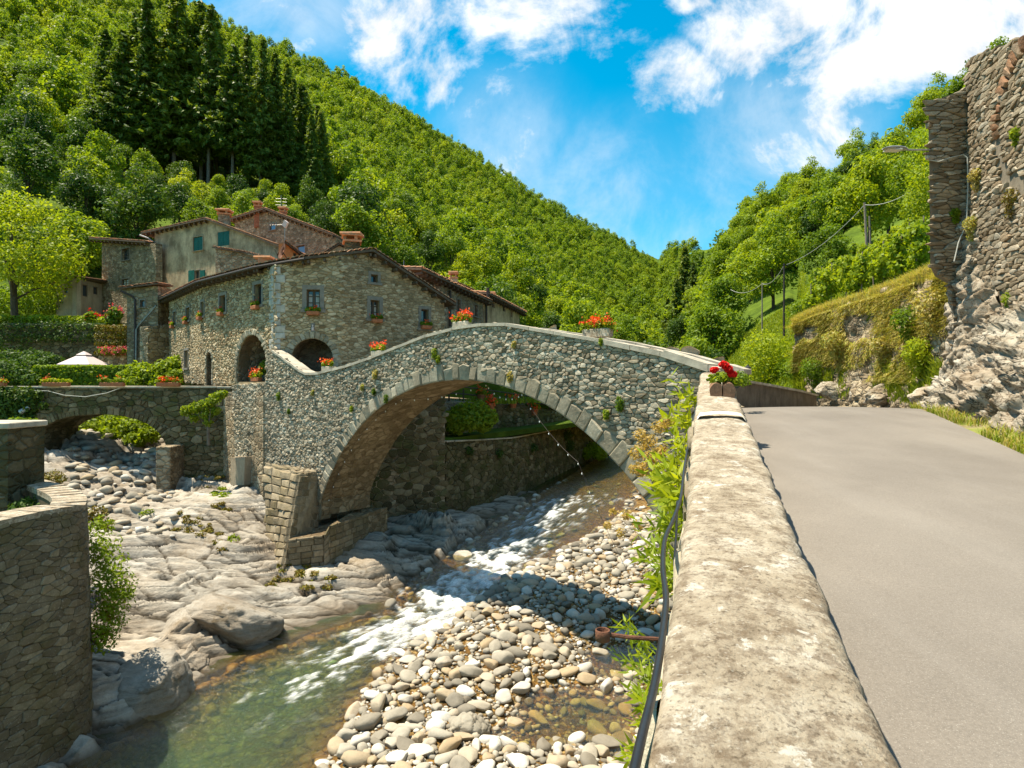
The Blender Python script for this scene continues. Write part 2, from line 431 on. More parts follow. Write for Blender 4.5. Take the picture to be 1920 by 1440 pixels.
for (bx, by, rx, ry, wgt) in blobs:
    sub = W.n('ShaderNodeVectorMath', operation='SUBTRACT', i={0: uv, 1: ((bx - 960) / F, (720 - by) / F, 0)}).outputs[0]
    mul = W.n('ShaderNodeVectorMath', operation='MULTIPLY', i={0: sub, 1: (F / rx, F / ry, 0)}).outputs[0]
    ln = W.n('ShaderNodeVectorMath', operation='LENGTH', i={0: mul}).outputs['Value']
    mr = W.n('ShaderNodeMapRange', interpolation_type='SMOOTHSTEP', i={0: ln, 1: 0.25, 2: 1.25, 3: wgt, 4: 0.0}).outputs[0]
    acc = mr if acc is None else W.math('MAXIMUM', acc, mr)
nn = W.math('ADD', W.math('MULTIPLY', nz, .78), W.math('MULTIPLY', n2, .22))
dens = W.math('ADD', acc, W.math('MULTIPLY', W.math('SUBTRACT', nn, .5), 4.4))
mask = W.n('ShaderNodeMapRange', interpolation_type='SMOOTHSTEP', i={0: dens, 1: .24, 2: .92, 3: 0.0, 4: 1.0}).outputs[0]
mask = W.math('MULTIPLY', mask, W.n('ShaderNodeMapRange', i={0: acc, 1: .02, 2: .30, 3: 0.0, 4: 1.0}).outputs[0])
veil = None
for (bx, by, rx, ry, wgt) in ((1170, 370, 420, 200, .40), (950, 300, 200, 220, .34), (1480, 260, 260, 220, .38), (520, 30, 260, 120, .40)):
    sub = W.n('ShaderNodeVectorMath', operation='SUBTRACT', i={0: uv, 1: ((bx - 960) / F, (720 - by) / F, 0)}).outputs[0]
    mul = W.n('ShaderNodeVectorMath', operation='MULTIPLY', i={0: sub, 1: (F / rx, F / ry, 0)}).outputs[0]
    ln = W.n('ShaderNodeVectorMath', operation='LENGTH', i={0: mul}).outputs['Value']
    mr = W.n('ShaderNodeMapRange', interpolation_type='SMOOTHSTEP', i={0: ln, 1: .1, 2: 1.1, 3: wgt, 4: 0.0}).outputs[0]
    veil = mr if veil is None else W.math('MAXIMUM', veil, mr)
veil = W.math('MULTIPLY', veil, W.n('ShaderNodeMapRange', interpolation_type='SMOOTHSTEP', i={0: nn, 1: .36, 2: .62, 3: .25, 4: 1.25}).outputs[0])
mask = W.math('MAXIMUM', mask, veil)
shade = W.n('ShaderNodeMapRange', i={0: n2, 1: .3, 2: .7, 3: 5.6, 4: 7.4}).outputs[0]
cc = W.n('ShaderNodeMix', data_type='RGBA', blend_type='MULTIPLY'); cc.inputs[0].default_value = 1
cc.inputs[6].default_value = (.985, 1.0, 1.02, 1); W.l(shade, cc.inputs[7])
mx = W.mix(mask, hs.outputs[0], cc.outputs[2])
bg = W.n('ShaderNodeBackground', i={'Strength': .078}); W.l(mx, bg.inputs[0])
wo = W.n('ShaderNodeOutputWorld'); W.l(bg.outputs[0], wo.inputs[0])
SC.view_settings.view_transform = 'Standard'; SC.view_settings.look = 'None'
SC.view_settings.exposure = 1.1; SC.view_settings.gamma = 1
SC.cycles.max_bounces = 8; SC.cycles.diffuse_bounces = 3; SC.cycles.glossy_bounces = 3
SC.cycles.transmission_bounces = 4; SC.cycles.transparent_max_bounces = 8
SC.cycles.caustics_reflective = False; SC.cycles.caustics_refractive = False
SC.cycles.sample_clamp_indirect = 6
# ---------------------------------------------------------------- ground, hills
def interp(x, xs, ys): return np.interp(x, xs, ys)
KX = lambda px: (px - 960) / F
_sx = [-300, 0, 200, 370, 500, 600, 700, 800, 900, 1000, 1100, 1180, 1235, 1290, 1340, 1400, 1450, 1540, 1600, 1680, 1740, 1800, 1900, 2200]
_sy = [-420, -260, -110, 0, 70, 112, 165, 222, 286, 355, 415, 450, 474, 455, 425, 372, 352, 325, 292, 265, 215, 170, 100, -60]
_sY = [380, 380, 380, 380, 385, 390, 395, 400, 420, 450, 500, 560, 600, 230, 170, 135, 125, 115, 108, 100, 95, 90, 80, 70]
_bx = [-300, 0, 320, 640, 800, 980, 1150, 1240, 1300, 1420, 1495, 1500, 1560, 1640, 1720, 1790, 1900, 2200]
_bY = [52, 52, 52, 56, 62, 66, 60, 52, 44, 31, 30.6, 31.3, 28.4, 24.4, 20.9, 17.9, 16.5, 15]
_bz = [4.2, 4.2, 5.5, 7.0, 2.0, -2.0, -4.5, -4.5, -3.5, -1.8, -.6, 3.0, 3.1, 3.25, 3.3, 3.3, 3.5, 4]
def hill_par(k):
    px = np.asarray(k) * F + 960
    Ys = interp(px, _sx, _sY); es = (720 - interp(px, _sx, _sy)) / F - np.where(px < 1240, 7.0, 5.5) / Ys
    Yb = interp(px, _bx, _bY); eb = interp(px, _bx, _bz) / Yb
    g = interp(px, [900, 1240, 1300, 1480, 1520], [.42, .55, .62, .62, .85])
    return Ys, es, Yb, eb, g
def hill_z(k, Y):
    Ys, es, Yb, eb, g = hill_par(k)
    t = np.clip((Y - Yb) / (Ys - Yb), 0, 1)
    e = eb + (es - eb) * t ** g
    z = Y * e
    return z + fbm(k * Y * .06, Y * .06, 0, 3, 5) * np.clip((Y - Yb) * .03, 0, 2.0)

def mat_forest_floor():
    t = NT('wooded hillside ground'); co = t.coord(); n1 = t.noise(co, .15, 5); n2 = t.noise(co, 1.2, 6)
    c = t.ramp(n1, [(.35, (.05, .085, .012)), (.65, (.115, .17, .018))])
    c = t.mix(.5, c, t.ramp(n2, [(.3, .4), (.7, 1.0)]), 'MULTIPLY')
    t.pbsdf(c, .95, t.bump(n2, .8, .3), spec=.05); return t.m
M['forest_floor'] = mat_forest_floor()
me = MB(); me.prism([(4000 * math.cos(i * math.pi / 24), 4000 * math.sin(i * math.pi / 24), -13) for i in range(48)], (0, 0, -1))
tag(me.build('ground', M['forest_floor'], base=(0, 0, -13)), kind='structure')

nk, nt = 330, 110
kk = np.linspace(-1.15, 1.1, nk)[:, None] + np.zeros((1, nt))
tt = np.linspace(0, 1, nt)[None, :] ** 1.8 + np.zeros((nk, 1))
Ys, es, Yb, eb, g = hill_par(kk)
YY = Yb + (Ys - Yb) * tt; ZZ = hill_z(kk, YY)
# skirt in front, and the far slope behind the crest
Y0 = Yb[:, :1] - .3; V0 = np.stack([kk[:, :1] * Y0, Y0, np.full_like(Y0, -12.9)], -1)
V1 = np.stack([kk * YY, YY, ZZ], -1)
Y2 = Ys[:, :1] * 1.25; V2 = np.stack([kk[:, :1] * Y2, Y2, ZZ[:, -1:] * .55], -1)
V = np.concatenate([V0, V1, V2], 1).reshape(-1, 3)
tag(mkobj('hills', npmesh('hills', V, grid_faces(nk, nt + 2), M['forest_floor'], True)), kind='structure')

# ---------------------------------------------------------------- river
def zw(Y): return interp(Y, [8, 14, 16.5, 20, 24, 30, 45, 62, 90], [-7.12, -7.06, -6.98, -6.75, -6.55, -6.38, -6.1, -5.9, -5.6])
def riverpt(px, py):
    Y = 15.0
    for _ in range(40): Y = .5 * Y + .5 * (zw(Y) * F / (720 - py))
    return np.array([(px - 960) / F * Y, Y])
_L = np.array([riverpt(*p) for p in [(335, 1305), (430, 1245), (520, 1205), (620, 1172), (720, 1148), (760, 1100), (800, 1068), (870, 1018), (945, 968), (1000, 932), (1090, 878), (1125, 850)]])
_L = np.concatenate([[[-8.6, 6], [-8.4, 9.5], [-8.05, 11.6]], _L, [[14, 75], [22, 95]]])
_R = np.array([riverpt(*p) for p in [(600, 1440), (690, 1290), (760, 1215), (830, 1180), (880, 1130), (972, 1072), (1060, 1032), (1125, 1002), (1175, 965), (1205, 925), (1220, 892)]])
_R = np.concatenate([[[-3.6, 6], [-3.7, 9.5]], _R, [[9.5, 50], [18, 75], [27, 95]]])
XL = lambda Y: interp(Y, _L[:, 1], _L[:, 0])
XR = lambda Y: interp(Y, _R[:, 1], _R[:, 0])
POOLS = [(1.4, 13.3, 1.5, 1.15, .62), (2.6, 15.5, 1.0, .9, .46), (3.4, 17.2, .8, .7, .32), (.2, 12.3, .9, .5, .26), (2.3, 11.6, .6, .7, .30), (2.2, 22.5, 1.0, .9, .30), (-1.9, 13.2, .5, 1.2, .2)]
def bed_z(X, Y):
    xl, xr = XL(Y), XR(Y)
    t = np.clip((X - xl) / np.maximum(xr - xl, .3), -.3, 1)
    deep = interp(Y, [8, 15, 17.5, 22, 40], [.80, .74, .45, .36, .34])
    ch = -deep * np.sin(np.pi * np.clip(t, 0.02, 1)) ** .7
    r = np.maximum(X - xr, 0)
    bar = interp(r, [0, .5, 1.6, 3, 6], [-.02, .13, .30, .26, .22])
    bar = bar + .11 * fbm(X * .7, Y * .7, 0, 3, 3)
    for (a, b, ra, rb, d) in POOLS:
        bar = bar - d * np.exp(-((X - a) / ra) ** 2 - ((Y - b) / rb) ** 2) * (r > 0)
    z = np.where(X > xr, bar, np.where(X < xl, -deep * .15 - (xl - X) * .7, ch))
    return zw(Y) + z + .05 * fbm(X * 2.2, Y * 2.2, 0, 3, 9) * np.where(X > xr, 1, 2.2)

def mat_bed():
    t = NT('stony riverbed'); co = t.coord()
    wv = t.n('ShaderNodeVectorMath', operation='ADD'); ns = t.n('ShaderNodeTexNoise', i={'Vector': co, 'Scale': 5.0, 'Detail': 5.0, 'Roughness': .6}); s3 = t.n('ShaderNodeVectorMath', operation='SCALE', i={'Scale': .35}); t.l(ns.outputs['Color'], s3.inputs[0]); t.l(co, wv.inputs[0]); t.l(s3.outputs[0], wv.inputs[1])
    v = t.n('ShaderNodeTexVoronoi', i={'Vector': wv.outputs[0], 'Scale': 7.5, 'Randomness': 1.0}); e = t.n('ShaderNodeTexVoronoi', feature='F1', i={'Vector': wv.outputs[0], 'Scale': 7.5})
    sp = t.n('ShaderNodeSeparateColor', i={'Color': v.outputs['Color']})
    c = t.ramp(sp.outputs[0], [(0, (.13, .065, .015)), (.4, (.36, .19, .04)), (.75, (.46, .32, .13)), (1, (.26, .20, .10))])
    c = t.mix(t.ramp(e.outputs['Distance'], [(.3, 1), (.62, .25)]), (.11, .06, .018), c)
    c = t.mix(.55, c, t.ramp(t.noise(co, 1.6, 6, .65), [(.32, .35), (.7, 1)]), 'MULTIPLY')
    t.pbsdf(c, .85, t.bump(e.outputs['Distance'], 1, .1), spec=.2); return t.m
ys = np.concatenate([np.arange(7, 26, .11), np.arange(26, 96, .5)]); xs = np.linspace(0, 1, 150)
YY = ys[:, None] + 0 * xs[None, :]; x0 = XL(ys)[:, None] - 1.0; x1 = (.5 + .317 * ys + 2.2)[:, None]; x1 = np.maximum(x1, XR(ys)[:, None] + 4)
XX = x0 + (x1 - x0) * xs[None, :]
V = np.stack([XX, YY, bed_z(XX, YY)], -1).reshape(-1, 3)
tag(mkobj('riverbed', npmesh('riverbed', V, grid_faces(len(ys), len(xs)), mat_bed(), True)), kind='structure')

# water: rippled sheet, clear where shallow, green where deep, broken white in the rapids
FOAM = [(1120, 935, .3), (1085, 938, .6), (1050, 945, .9), (1015, 978, .8), (985, 1010, .55), (955, 1038, .95), (920, 1065, 1), (880, 1095, 1.1), (850, 1108, .95), (815, 1145, 1.0), (780, 1175, 1.0), (745, 1195, .72), (690, 1212, .54), (630, 1238, .38), (580, 1272, .27), (540, 1310, .16), (430, 1330, .06)]
fp = np.array([list(riverpt(a, b)) + [c] for a, b, c in FOAM])
def foam_val(X, Y):
    r = 0 * X
    for i in range(len(fp) - 1):
        a, b = fp[i], fp[i + 1]; d = b[:2] - a[:2]; L2 = d @ d
        s = np.clip(((X - a[0]) * d[0] + (Y - a[1]) * d[1]) / L2, 0, 1)
        dist = np.hypot(X - a[0] - s * d[0], Y - a[1] - s * d[1])
        wdt = .62 + .02 * Y
        r = np.maximum(r, (a[2] * (1 - s) + b[2] * s) * np.exp(-(dist / wdt) ** 2))
    return r
ys = np.concatenate([np.arange(7, 25, .075), np.arange(25, 94, .35)]); xs = np.linspace(0, 1, 190)
YY = ys[:, None] + 0 * xs[None, :]
x0 = XL(ys)[:, None] - .9; x1 = np.maximum((.3 + .317 * ys)[:, None], XR(ys)[:, None] + 2)
XX = x0 + (x1 - x0) * xs[None, :]
fo = foam_val(XX, YY)
# flow coordinate: across (t) and along (Y)
tc_ = (XX - XL(YY))
streak = fbm(tc_ * 3.2 + YY * 1.1, YY * .95 - tc_ * .5, 0, 5, 21, .6)
fine = fbm(XX * 7, YY * 5, 0, 4, 31, .6)
brk = fbm(XX * 2.6, YY * 2.0, 0, 5, 35, .65)
fo = fo * interp(YY, [18, 24, 34], [1, .8, .55])
foam = np.clip(fo * 1.30 + (streak * .9 + fine * 1.1 + brk * 1.3) - .52, 0, 1) * np.clip(fo * 5, 0, 1)
rip = .016 * fbm(tc_ * 2.6 + YY, YY * 2.1, 0, 3, 41) + .011 * fine
ZZ = zw(YY) + rip * (1 + 1.5 * np.clip(fo, 0, 1)) + np.clip(fo, 0, 1) * (.13 * streak + .09 * brk + .07 * fine + .05)
dep = np.clip(ZZ - bed_z(XX, YY), 0, 2)
calm = (XX > XR(YY) + .3); ZZ = np.where(calm, zw(YY) + rip * .25, ZZ)
def mat_water():
    t = NT('clear mountain river water'); co = t.coord()
    dp = t.attr('depth').outputs['Fac']; fm = t.attr('foam').outputs['Fac']
    tint = t.ramp(dp, [(0, (.97, .95, .88)), (.16, (.86, .74, .42)), (.42, (.64, .68, .30)), (.85, (.40, .62, .28))])
    n = t.bump(t.math('ADD', t.noise(t.coord((1, .6, 1), (0, 0, .6)), 7.5, 6, .66), t.math('MULTIPLY', t.noise(co, 26, 4), .4)), .85, .07)
    tr = t.n('ShaderNodeBsdfTransparent'); t.l(tint, tr.inputs[0])
    body = t.n('ShaderNodeBsdfDiffuse'); t.l(t.ramp(dp, [(.1, (.12, .11, .04)), (.5, (.13, .18, .06)), (.95, (.15, .28, .11))]), body.inputs[0])
    mb = t.n('ShaderNodeMixShader'); t.l(t.ramp(dp, [(.08, 0.0), (.35, .04), (.8, .16)]), mb.inputs[0]); t.l(tr.outputs[0], mb.inputs[1]); t.l(body.outputs[0], mb.inputs[2])
    gl = t.n('ShaderNodeBsdfGlossy', i={'Roughness': .07}); t.l(n, gl.inputs['Normal'])
    fr = t.n('ShaderNodeFresnel', i={'IOR': 1.33}); t.l(n, fr.inputs['Normal'])
    m1 = t.n('ShaderNodeMixShader'); t.l(t.math('MULTIPLY', fr.outputs[0], .38), m1.inputs[0]); t.l(mb.outputs[0], m1.inputs[1]); t.l(gl.outputs[0], m1.inputs[2])
    fd = t.pbsdf((.86, .88, .88), .7, n, spec=.3)
    m2 = t.n('ShaderNodeMixShader'); t.l(t.math('MULTIPLY', fm, t.ramp(t.noise(co, 18, 5, .7), [(.25, .35), (.6, 1)]), clamp=True), m2.inputs[0]); t.l(m1.outputs[0], m2.inputs[1]); t.l(fd.outputs[0], m2.inputs[2])
    t.l(m2.outputs[0], t.out.inputs[0]); return t.m
V = np.stack([XX, YY, ZZ], -1).reshape(-1, 3)
tag(mkobj('river_water', npmesh('river_water', V, grid_faces(len(ys), len(xs)), mat_water(), True, attrs={'depth': dep.ravel(), 'foam': foam.ravel()})), kind='structure')

# ---------------------------------------------------------------- stratified limestone bank
def mat_rock():
    t = NT('pale banded limestone'); co = t.coord((.35, .9, 2.4), (.35, -.15, .25)); cc = t.coord()
    a = t.noise(co, 2.2, 8, .65, .4); b = t.noise(cc, .35, 5, .6)
    c = t.ramp(a, [(.28, (.20, .175, .145)), (.42, (.38, .35, .305)), (.58, (.51, .48, .43)), (.75, (.60, .58, .54))])
    c = t.mix(.65, c, t.ramp(t.attr('layer').outputs['Fac'], [(.15, (.52, .50, .47)), (.5, (.85, .83, .79)), (.85, (1.12, 1.1, 1.06))]), 'MULTIPLY')
    c = t.mix(t.math('MULTIPLY', t.ramp(b, [(.42, 0), (.62, 1)]), .55), c, (.30, .225, .15))
    c = t.mix(t.math('MULTIPLY', t.ramp(t.noise(cc, 1.1, 7, .7), [(.57, 0), (.66, 1)]), .6), c, (.13, .085, .03))
    c = t.mix(.4, c, t.ramp(t.noise(cc, 9, 7, .7), [(.3, .4), (.65, 1)]), 'MULTIPLY')
    wet = t.attr('wet').outputs['Fac']; c = t.mix(t.math('MULTIPLY', t.attr('crevice_shade').outputs['Fac'], .92), c, (.030, .021, .011))  # grooves painted near black: undercut shade put into the colour, with crevice dirt
    c = t.mix(t.math('MULTIPLY', wet, .8), c, (.07, .05, .03))
    h = t.math('ADD', t.math('MULTIPLY', a, .9), t.math('MULTIPLY', t.noise(cc, 14, 8, .7), .35))
    t.pbsdf(c, .9, t.bump(h, .9, .09), spec=.15); return t.m
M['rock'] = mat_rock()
_cp = [tuple(p) + (float(zw(p[1])),) for p in _L[2:14]]
for (px, py, z) in [(175, 1250, -6.3), (200, 1100, -5.7), (185, 1000, -5.1), (260, 1200, -6.4), (300, 1080, -5.75), (330, 1180, -6.35), (250, 1000, -5.15), (300, 930, -4.6), (420, 930, -4.55),
        (470, 1000, -5.15), (500, 1045, -5.8), (450, 905, -4.1), (350, 890, -4.1), (230, 880, -3.85), (120, 850, -3.2), (400, 1100, -6.1), (450, 1100, -6.15), (530, 1090, -6.3), (600, 1080, -6.25),
        (620, 1130, -6.72), (560, 1150, -6.75), (690, 1060, -6.2), (700, 1010, -5.85), (760, 1040, -6.3), (800, 1010, -6.15), (850, 965, -5.9), (900, 960, -6.2), (820, 960, -5.3), (150, 814, -2.4), (250, 838, -3.5), (110, 800, -2.0), (230, 826, -3.2), (300, 845, -3.1), (60, 860, -3.9), (390, 850, -3.2), (420, 820, -2.7)]:
    p = PZ(px, py, z); _cp.append((p.x, p.y, z))
_cp += [(-24, 35, -1.6), (-17, 35, -2.4), (-12, 35, -2), (-8, 31, -4), (-13, 15, -5.3), (-12, 11, -5.5), (-20, 20, -4.2), (-20, 12, -5), (-22, 28, -2.5), (-10.5, 10, -6)]
_cp = np.array(_cp)
def rock_base(X, Y):
    d2 = (X[..., None] - _cp[:, 0]) ** 2 + (Y[..., None] - _cp[:, 1]) ** 2 + .25
    wgt = d2 ** -1.7
    return (wgt * _cp[:, 2]).sum(-1) / wgt.sum(-1)
RK = {}
def rock_z(X, Y):
    z = rock_base(X, Y)
    xl = XL(Y); ins = np.clip((X - xl + .15) / .9, 0, 1)
    wx = fbm(X * .30, Y * .5, 0, 3, 51); w2 = fbm(X * .8, Y * 1.8, 0, 4, 53)
    q = (z + .07 * Y + .05 * X + .16 * wx + .025 * w2 + .022 * fbm(X * 2.6, Y * 4.5, 0, 4, 77)) / .17
    boost = np.exp(-((X + 4.6) / 1.9) ** 2 - ((Y - 18.9) / 2.0) ** 2) + .8 * np.exp(-((X + 8.6) / 2.2) ** 2 - ((Y - 20.6) / 1.8) ** 2) + .6 * np.exp(-((X + 2.6) / 2) ** 2 - ((Y - 25) / 3) ** 2)
    def saw(v, s):
        f = v - np.floor(v); return np.where(f < s, f / s, (1 - f) / (1 - s)) - .5
    amp = np.clip(.85 + .8 * fbm(X * .35, Y * .35, 0, 2, 57), .3, 1.25)
    gr = lambda v, w: np.exp(-(np.minimum(v - np.floor(v), 1 - (v - np.floor(v))) / w) ** 2)
    q1, q2, q3 = q * .31 + .2 * wx, q, q * 2.3 + .5 * wx
    amp = np.clip(amp + .7 * boost, .3, 1.7)
    br1 = np.clip(.6 + .5 * boost + 1.6 * fbm(X * .9, Y * 2.2, 1.3, 3, 73), 0, 1); br2 = np.clip(.6 + .8 * boost + 1.8 * fbm(X * 1.1, Y * 3.1, 4.3, 3, 75), 0, 1)
    z = z + amp * (.30 * saw(q1, .93) + .125 * saw(q2, .92) + .05 * saw(q3, .75)) - .16 * gr(q1, .06) * amp * br1 - .10 * gr(q2, .11) * np.clip(amp, 0, .9) * br2
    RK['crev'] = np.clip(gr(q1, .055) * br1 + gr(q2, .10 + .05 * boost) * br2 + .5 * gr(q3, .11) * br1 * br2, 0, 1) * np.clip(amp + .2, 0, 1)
    RK['layer'] = _hash(np.floor(q2), np.floor(q2) * 0, np.floor(q2) * 0, 7) * .6 + _hash(np.floor(q3), np.floor(q3) * 0, np.floor(q3) * 0, 8) * .4
    wv_, wg, wt = worley(X * .30 + .22 * w2 + .05 * fbm(X * 3, Y * 3, 0, 3, 79), Y * 1.15 + .18 * X + .25 * wx, np.floor(q1) * 3.7, 5)
    z = z + (.08 * (wv_ - .5) + .08 * wt) * np.clip(amp, .5, 1.2) - .07 * np.exp(-(wg / .03) ** 2)
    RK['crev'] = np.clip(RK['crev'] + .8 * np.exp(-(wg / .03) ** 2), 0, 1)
    z = z + .20 * fbm(X * .34, Y * .45, 0, 3, 61) + .055 * fbm(X * 1.6, Y * 2.4, 0, 4, 63) + .018 * fbm(X * 8, Y * 8, 0, 3, 67)
    return np.where(ins > 0, np.minimum(z, zw(Y) + .25 * (1 - ins)) - ins * 1.1, z)
ys = np.concatenate([np.arange(8.5, 24.5, .042), np.arange(24.5, 35.6, .10)]); xs = np.linspace(0, 1, 270) ** 1.35
YY = ys[:, None] + 0 * xs[None, :]
x1 = XL(ys)[:, None] + .9; x0 = np.minimum(-14.5, -YY[:, :1] * .84 - 1.0); x0 = np.minimum(x0, x1 - 4)
XX = x1 + (x0 - x1) * xs[None, :]
ZZ = rock_z(XX, YY)
wet = np.clip(1 - (ZZ - zw(YY)) / .22, 0, 1) * (XX > XL(YY) - 2)
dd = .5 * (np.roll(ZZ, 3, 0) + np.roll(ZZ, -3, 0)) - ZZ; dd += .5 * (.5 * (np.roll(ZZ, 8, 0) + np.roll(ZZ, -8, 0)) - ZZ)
crev = np.clip(np.clip(dd / .06, 0, 1) * .4 + RK['crev'], 0, 1)  # hollows darkened by curvature too, shade put into the colour
V = np.stack([XX, YY, ZZ], -1).reshape(-1, 3)
tag(mkobj('rock_bank', npmesh('rock_bank', V, grid_faces(len(ys), len(xs))[:, ::-1], M['rock'], True, attrs={'wet': wet.ravel(), 'crevice_shade': crev.ravel(), 'layer': RK['layer'].ravel()})), kind='structure')

# ---------------------------------------------------------------- stones
def ico(n):
    b = bmesh.new(); bmesh.ops.create_icosphere(b, subdivisions=n, radius=1.0)
    v = np.array([x.co[:] for x in b.verts]); f = np.array([[q.index for q in p.verts] for p in b.faces]); b.free(); return v, f
ICO = {n: ico(n) for n in (1, 2, 3, 4, 5)}
def stone_shape(rng, sub=2, cuts=7, rough=.08, cut=(.52, .9)):
    v, f = ICO[sub]; v = v.copy()
    for _ in range(cuts):
        n = np.array([rng.gauss(0, 1) for _ in range(3)]); n /= np.linalg.norm(n); d = rng.uniform(*cut)
        s = v @ n; over = np.maximum(s - d, 0); v = v - over[:, None] * n * .88
    o = rng.uniform(0, 99)
    r = 1 + rough * fbm(v[:, 0] * 1.7 + o, v[:, 1] * 1.7, v[:, 2] * 1.7, 4, 71)
    return v * r[:, None], f
def mat_cobble():
    t = NT('pale river stone'); oi = t.n('ShaderNodeObjectInfo'); a = t.attr('tint'); sp = t.n('ShaderNodeSeparateColor', i={'Color': a.outputs['Color']})
    co = t.coord()
    f = t.math('FRACT', t.math('ADD', sp.outputs[0], oi.outputs['Random']))
    c = t.ramp(f, [(0, (.16, .14, .11)), (.25, (.28, .25, .20)), (.5, (.40, .365, .30)), (.7, (.36, .27, .165)), (.85, (.48, .44, .375)), (1, (.58, .56, .51))])
    c = t.mix(.35, c, t.ramp(t.noise(co, 11, 7, .7), [(.3, .45), (.65, 1)]), 'MULTIPLY')
    t.pbsdf(c, .85, t.bump(t.noise(co, 22, 7, .7), .45, .02), spec=.2); return t.m
M['cobble'] = mat_cobble()
rs = random.Random(11)
PAR = lambda Y: -.12 + .317 * Y        # foot of the road wall on the river side
stones = []; drowned = []
def try_stone(X, Y, r):
    if abs(X) > Y * .86: return
    if X > PAR(Y) - .05: return
    stones.append((X, Y, r))
for _ in range(30000):
    Y = 9.5 + 20 * rs.random() ** 1.5; xr = float(XR(Y)); xm = PAR(Y)
    if xm < xr: continue
    X = rs.uniform(xr - .25, min(xm, xr + 9)); 
    r = min(.215, .024 * math.exp(abs(rs.gauss(0, .90))))
    bz = float(bed_z(np.array(X), np.array(Y))) - float(zw(Y))
    if bz < -.22 and rs.random() < .62: continue
    if bz < -.04 and rs.random() < .55: continue
    try_stone(X, Y, r)
for _ in range(260):                     # stones in the rapids and along the left waterline
    Y = rs.uniform(16.5, 40); xl, xr = float(XL(Y)), float(XR(Y))
    X = rs.choice([rs.uniform(xl, xl + .3), rs.uniform(xr - .7, xr), rs.uniform(xl, xr)]); try_stone(X, Y, rs.uniform(.06, .2))
for _ in range(330):                     # submerged stones along both margins
    Y = rs.uniform(9.5, 18); xl, xr = float(XL(Y)), float(XR(Y)); X = rs.choice([xr - abs(rs.gauss(0, .55)), xr - abs(rs.gauss(0, .55)), xl + abs(rs.gauss(0, .5)), rs.uniform(xl, xr)]); r = min(.19, .06 * math.exp(abs(rs.gauss(0, .6))));
    if abs(X) < Y * .86: drowned.append((X, Y, r))
for _ in range(520):                    # far end of the bar, behind the bridge
    Y = rs.uniform(19, 36); X = float(XR(Y)) + rs.uniform(-.4, 4.5); try_stone(X, Y, min(.3, .06 * math.exp(abs(rs.gauss(0, .7)))))
for _ in range(420):                     # stones under the small bridge
    p = PZ(rs.uniform(130, 330), rs.uniform(830, 905), -3.9 + rs.random() * .6); stones.append((p.x, p.y, rs.uniform(.08, .26)))
# keep big ones from piling onto each other
stones.sort(key=lambda s: -s[2]); kept = []; gridh = {}
for s in stones:
    c = (int(s[0] / .5), int(s[1] / .5)); ok = True
    for a in (-1, 0, 1):
        for b in (-1, 0, 1):
            for q in gridh.get((c[0] + a, c[1] + b), ()):
                if math.hypot(q[0] - s[0], q[1] - s[1]) < (q[2] + s[2]) * .72: ok = False
    if ok: kept.append(s); gridh.setdefault(c, []).append(s)
def surf_z(X, Y):
    a = float(bed_z(np.array(X), np.array(Y)))
    if X < float(XL(Y)) + .9 and Y < 35: a = max(a, float(rock_z(np.array([X]), np.array([Y]))[0]))
    return a
kept.sort(key=lambda s: -s[2] / s[1])
protos = []
for i in range(12):
    v, f = stone_shape(rs, 3, rs.choice((5, 7, 9)), .10)
    protos.append(npmesh('river_stone', v, f, M['cobble'], True, tint=np.full((len(v), 3), rs.random())))
for i, (X, Y, r) in enumerate(kept[:290]):
    o = D.objects.new('river_stone', protos[i % 12]); link(o)
    sx, sy, sz = r * rs.uniform(.95, 1.6), r * rs.uniform(.65, 1.0), r * rs.uniform(.42, .82)
    o.location = (X, Y, surf_z(X, Y) + sz * .45); o.scale = (sx, sy, sz); o.rotation_euler = (rs.uniform(-.25, .25), rs.uniform(-.25, .25), rs.uniform(0, 6.3))
    wetpos = X < float(XL(Y)) - 1.5
    if wetpos: tag(o, 'pale rounded stone lying on the dry bed beneath the small side bridge', 'stone', 'stones under the small bridge')
    else: tag(o, 'pale rounded cobble lying in the gravel bar between river and road wall', 'stone', 'cobbles of the gravel bar')
Vs, Fs, Ts, n0 = [], [], [], 0
shp = [stone_shape(rs, 2, 6, .09) for _ in range(14)]
for (X, Y, r) in kept[290:]:
    v, f = shp[rs.randrange(14)]; a = rs.uniform(0, 6.3); ca, sa = math.cos(a), math.sin(a)
    q = v * np.array([r * rs.uniform(.95, 1.35), r * rs.uniform(.75, 1), r * rs.uniform(.5, .8)])
    q = np.stack([q[:, 0] * ca - q[:, 1] * sa, q[:, 0] * sa + q[:, 1] * ca, q[:, 2] + q[:, 0] * rs.uniform(-.2, .2)], -1)
    Vs.append(q + np.array([X, Y, surf_z(X, Y) + r * .25])); Fs.append(f + n0); n0 += len(v); Ts.append(np.full((len(v), 3), rs.random()))
tag(mkobj('gravel', npmesh('gravel', np.concatenate(Vs), np.concatenate(Fs), M['cobble'], True, tint=np.concatenate(Ts))), kind='stuff', label='small pale pebbles of the gravel bar along the river', cat='gravel')

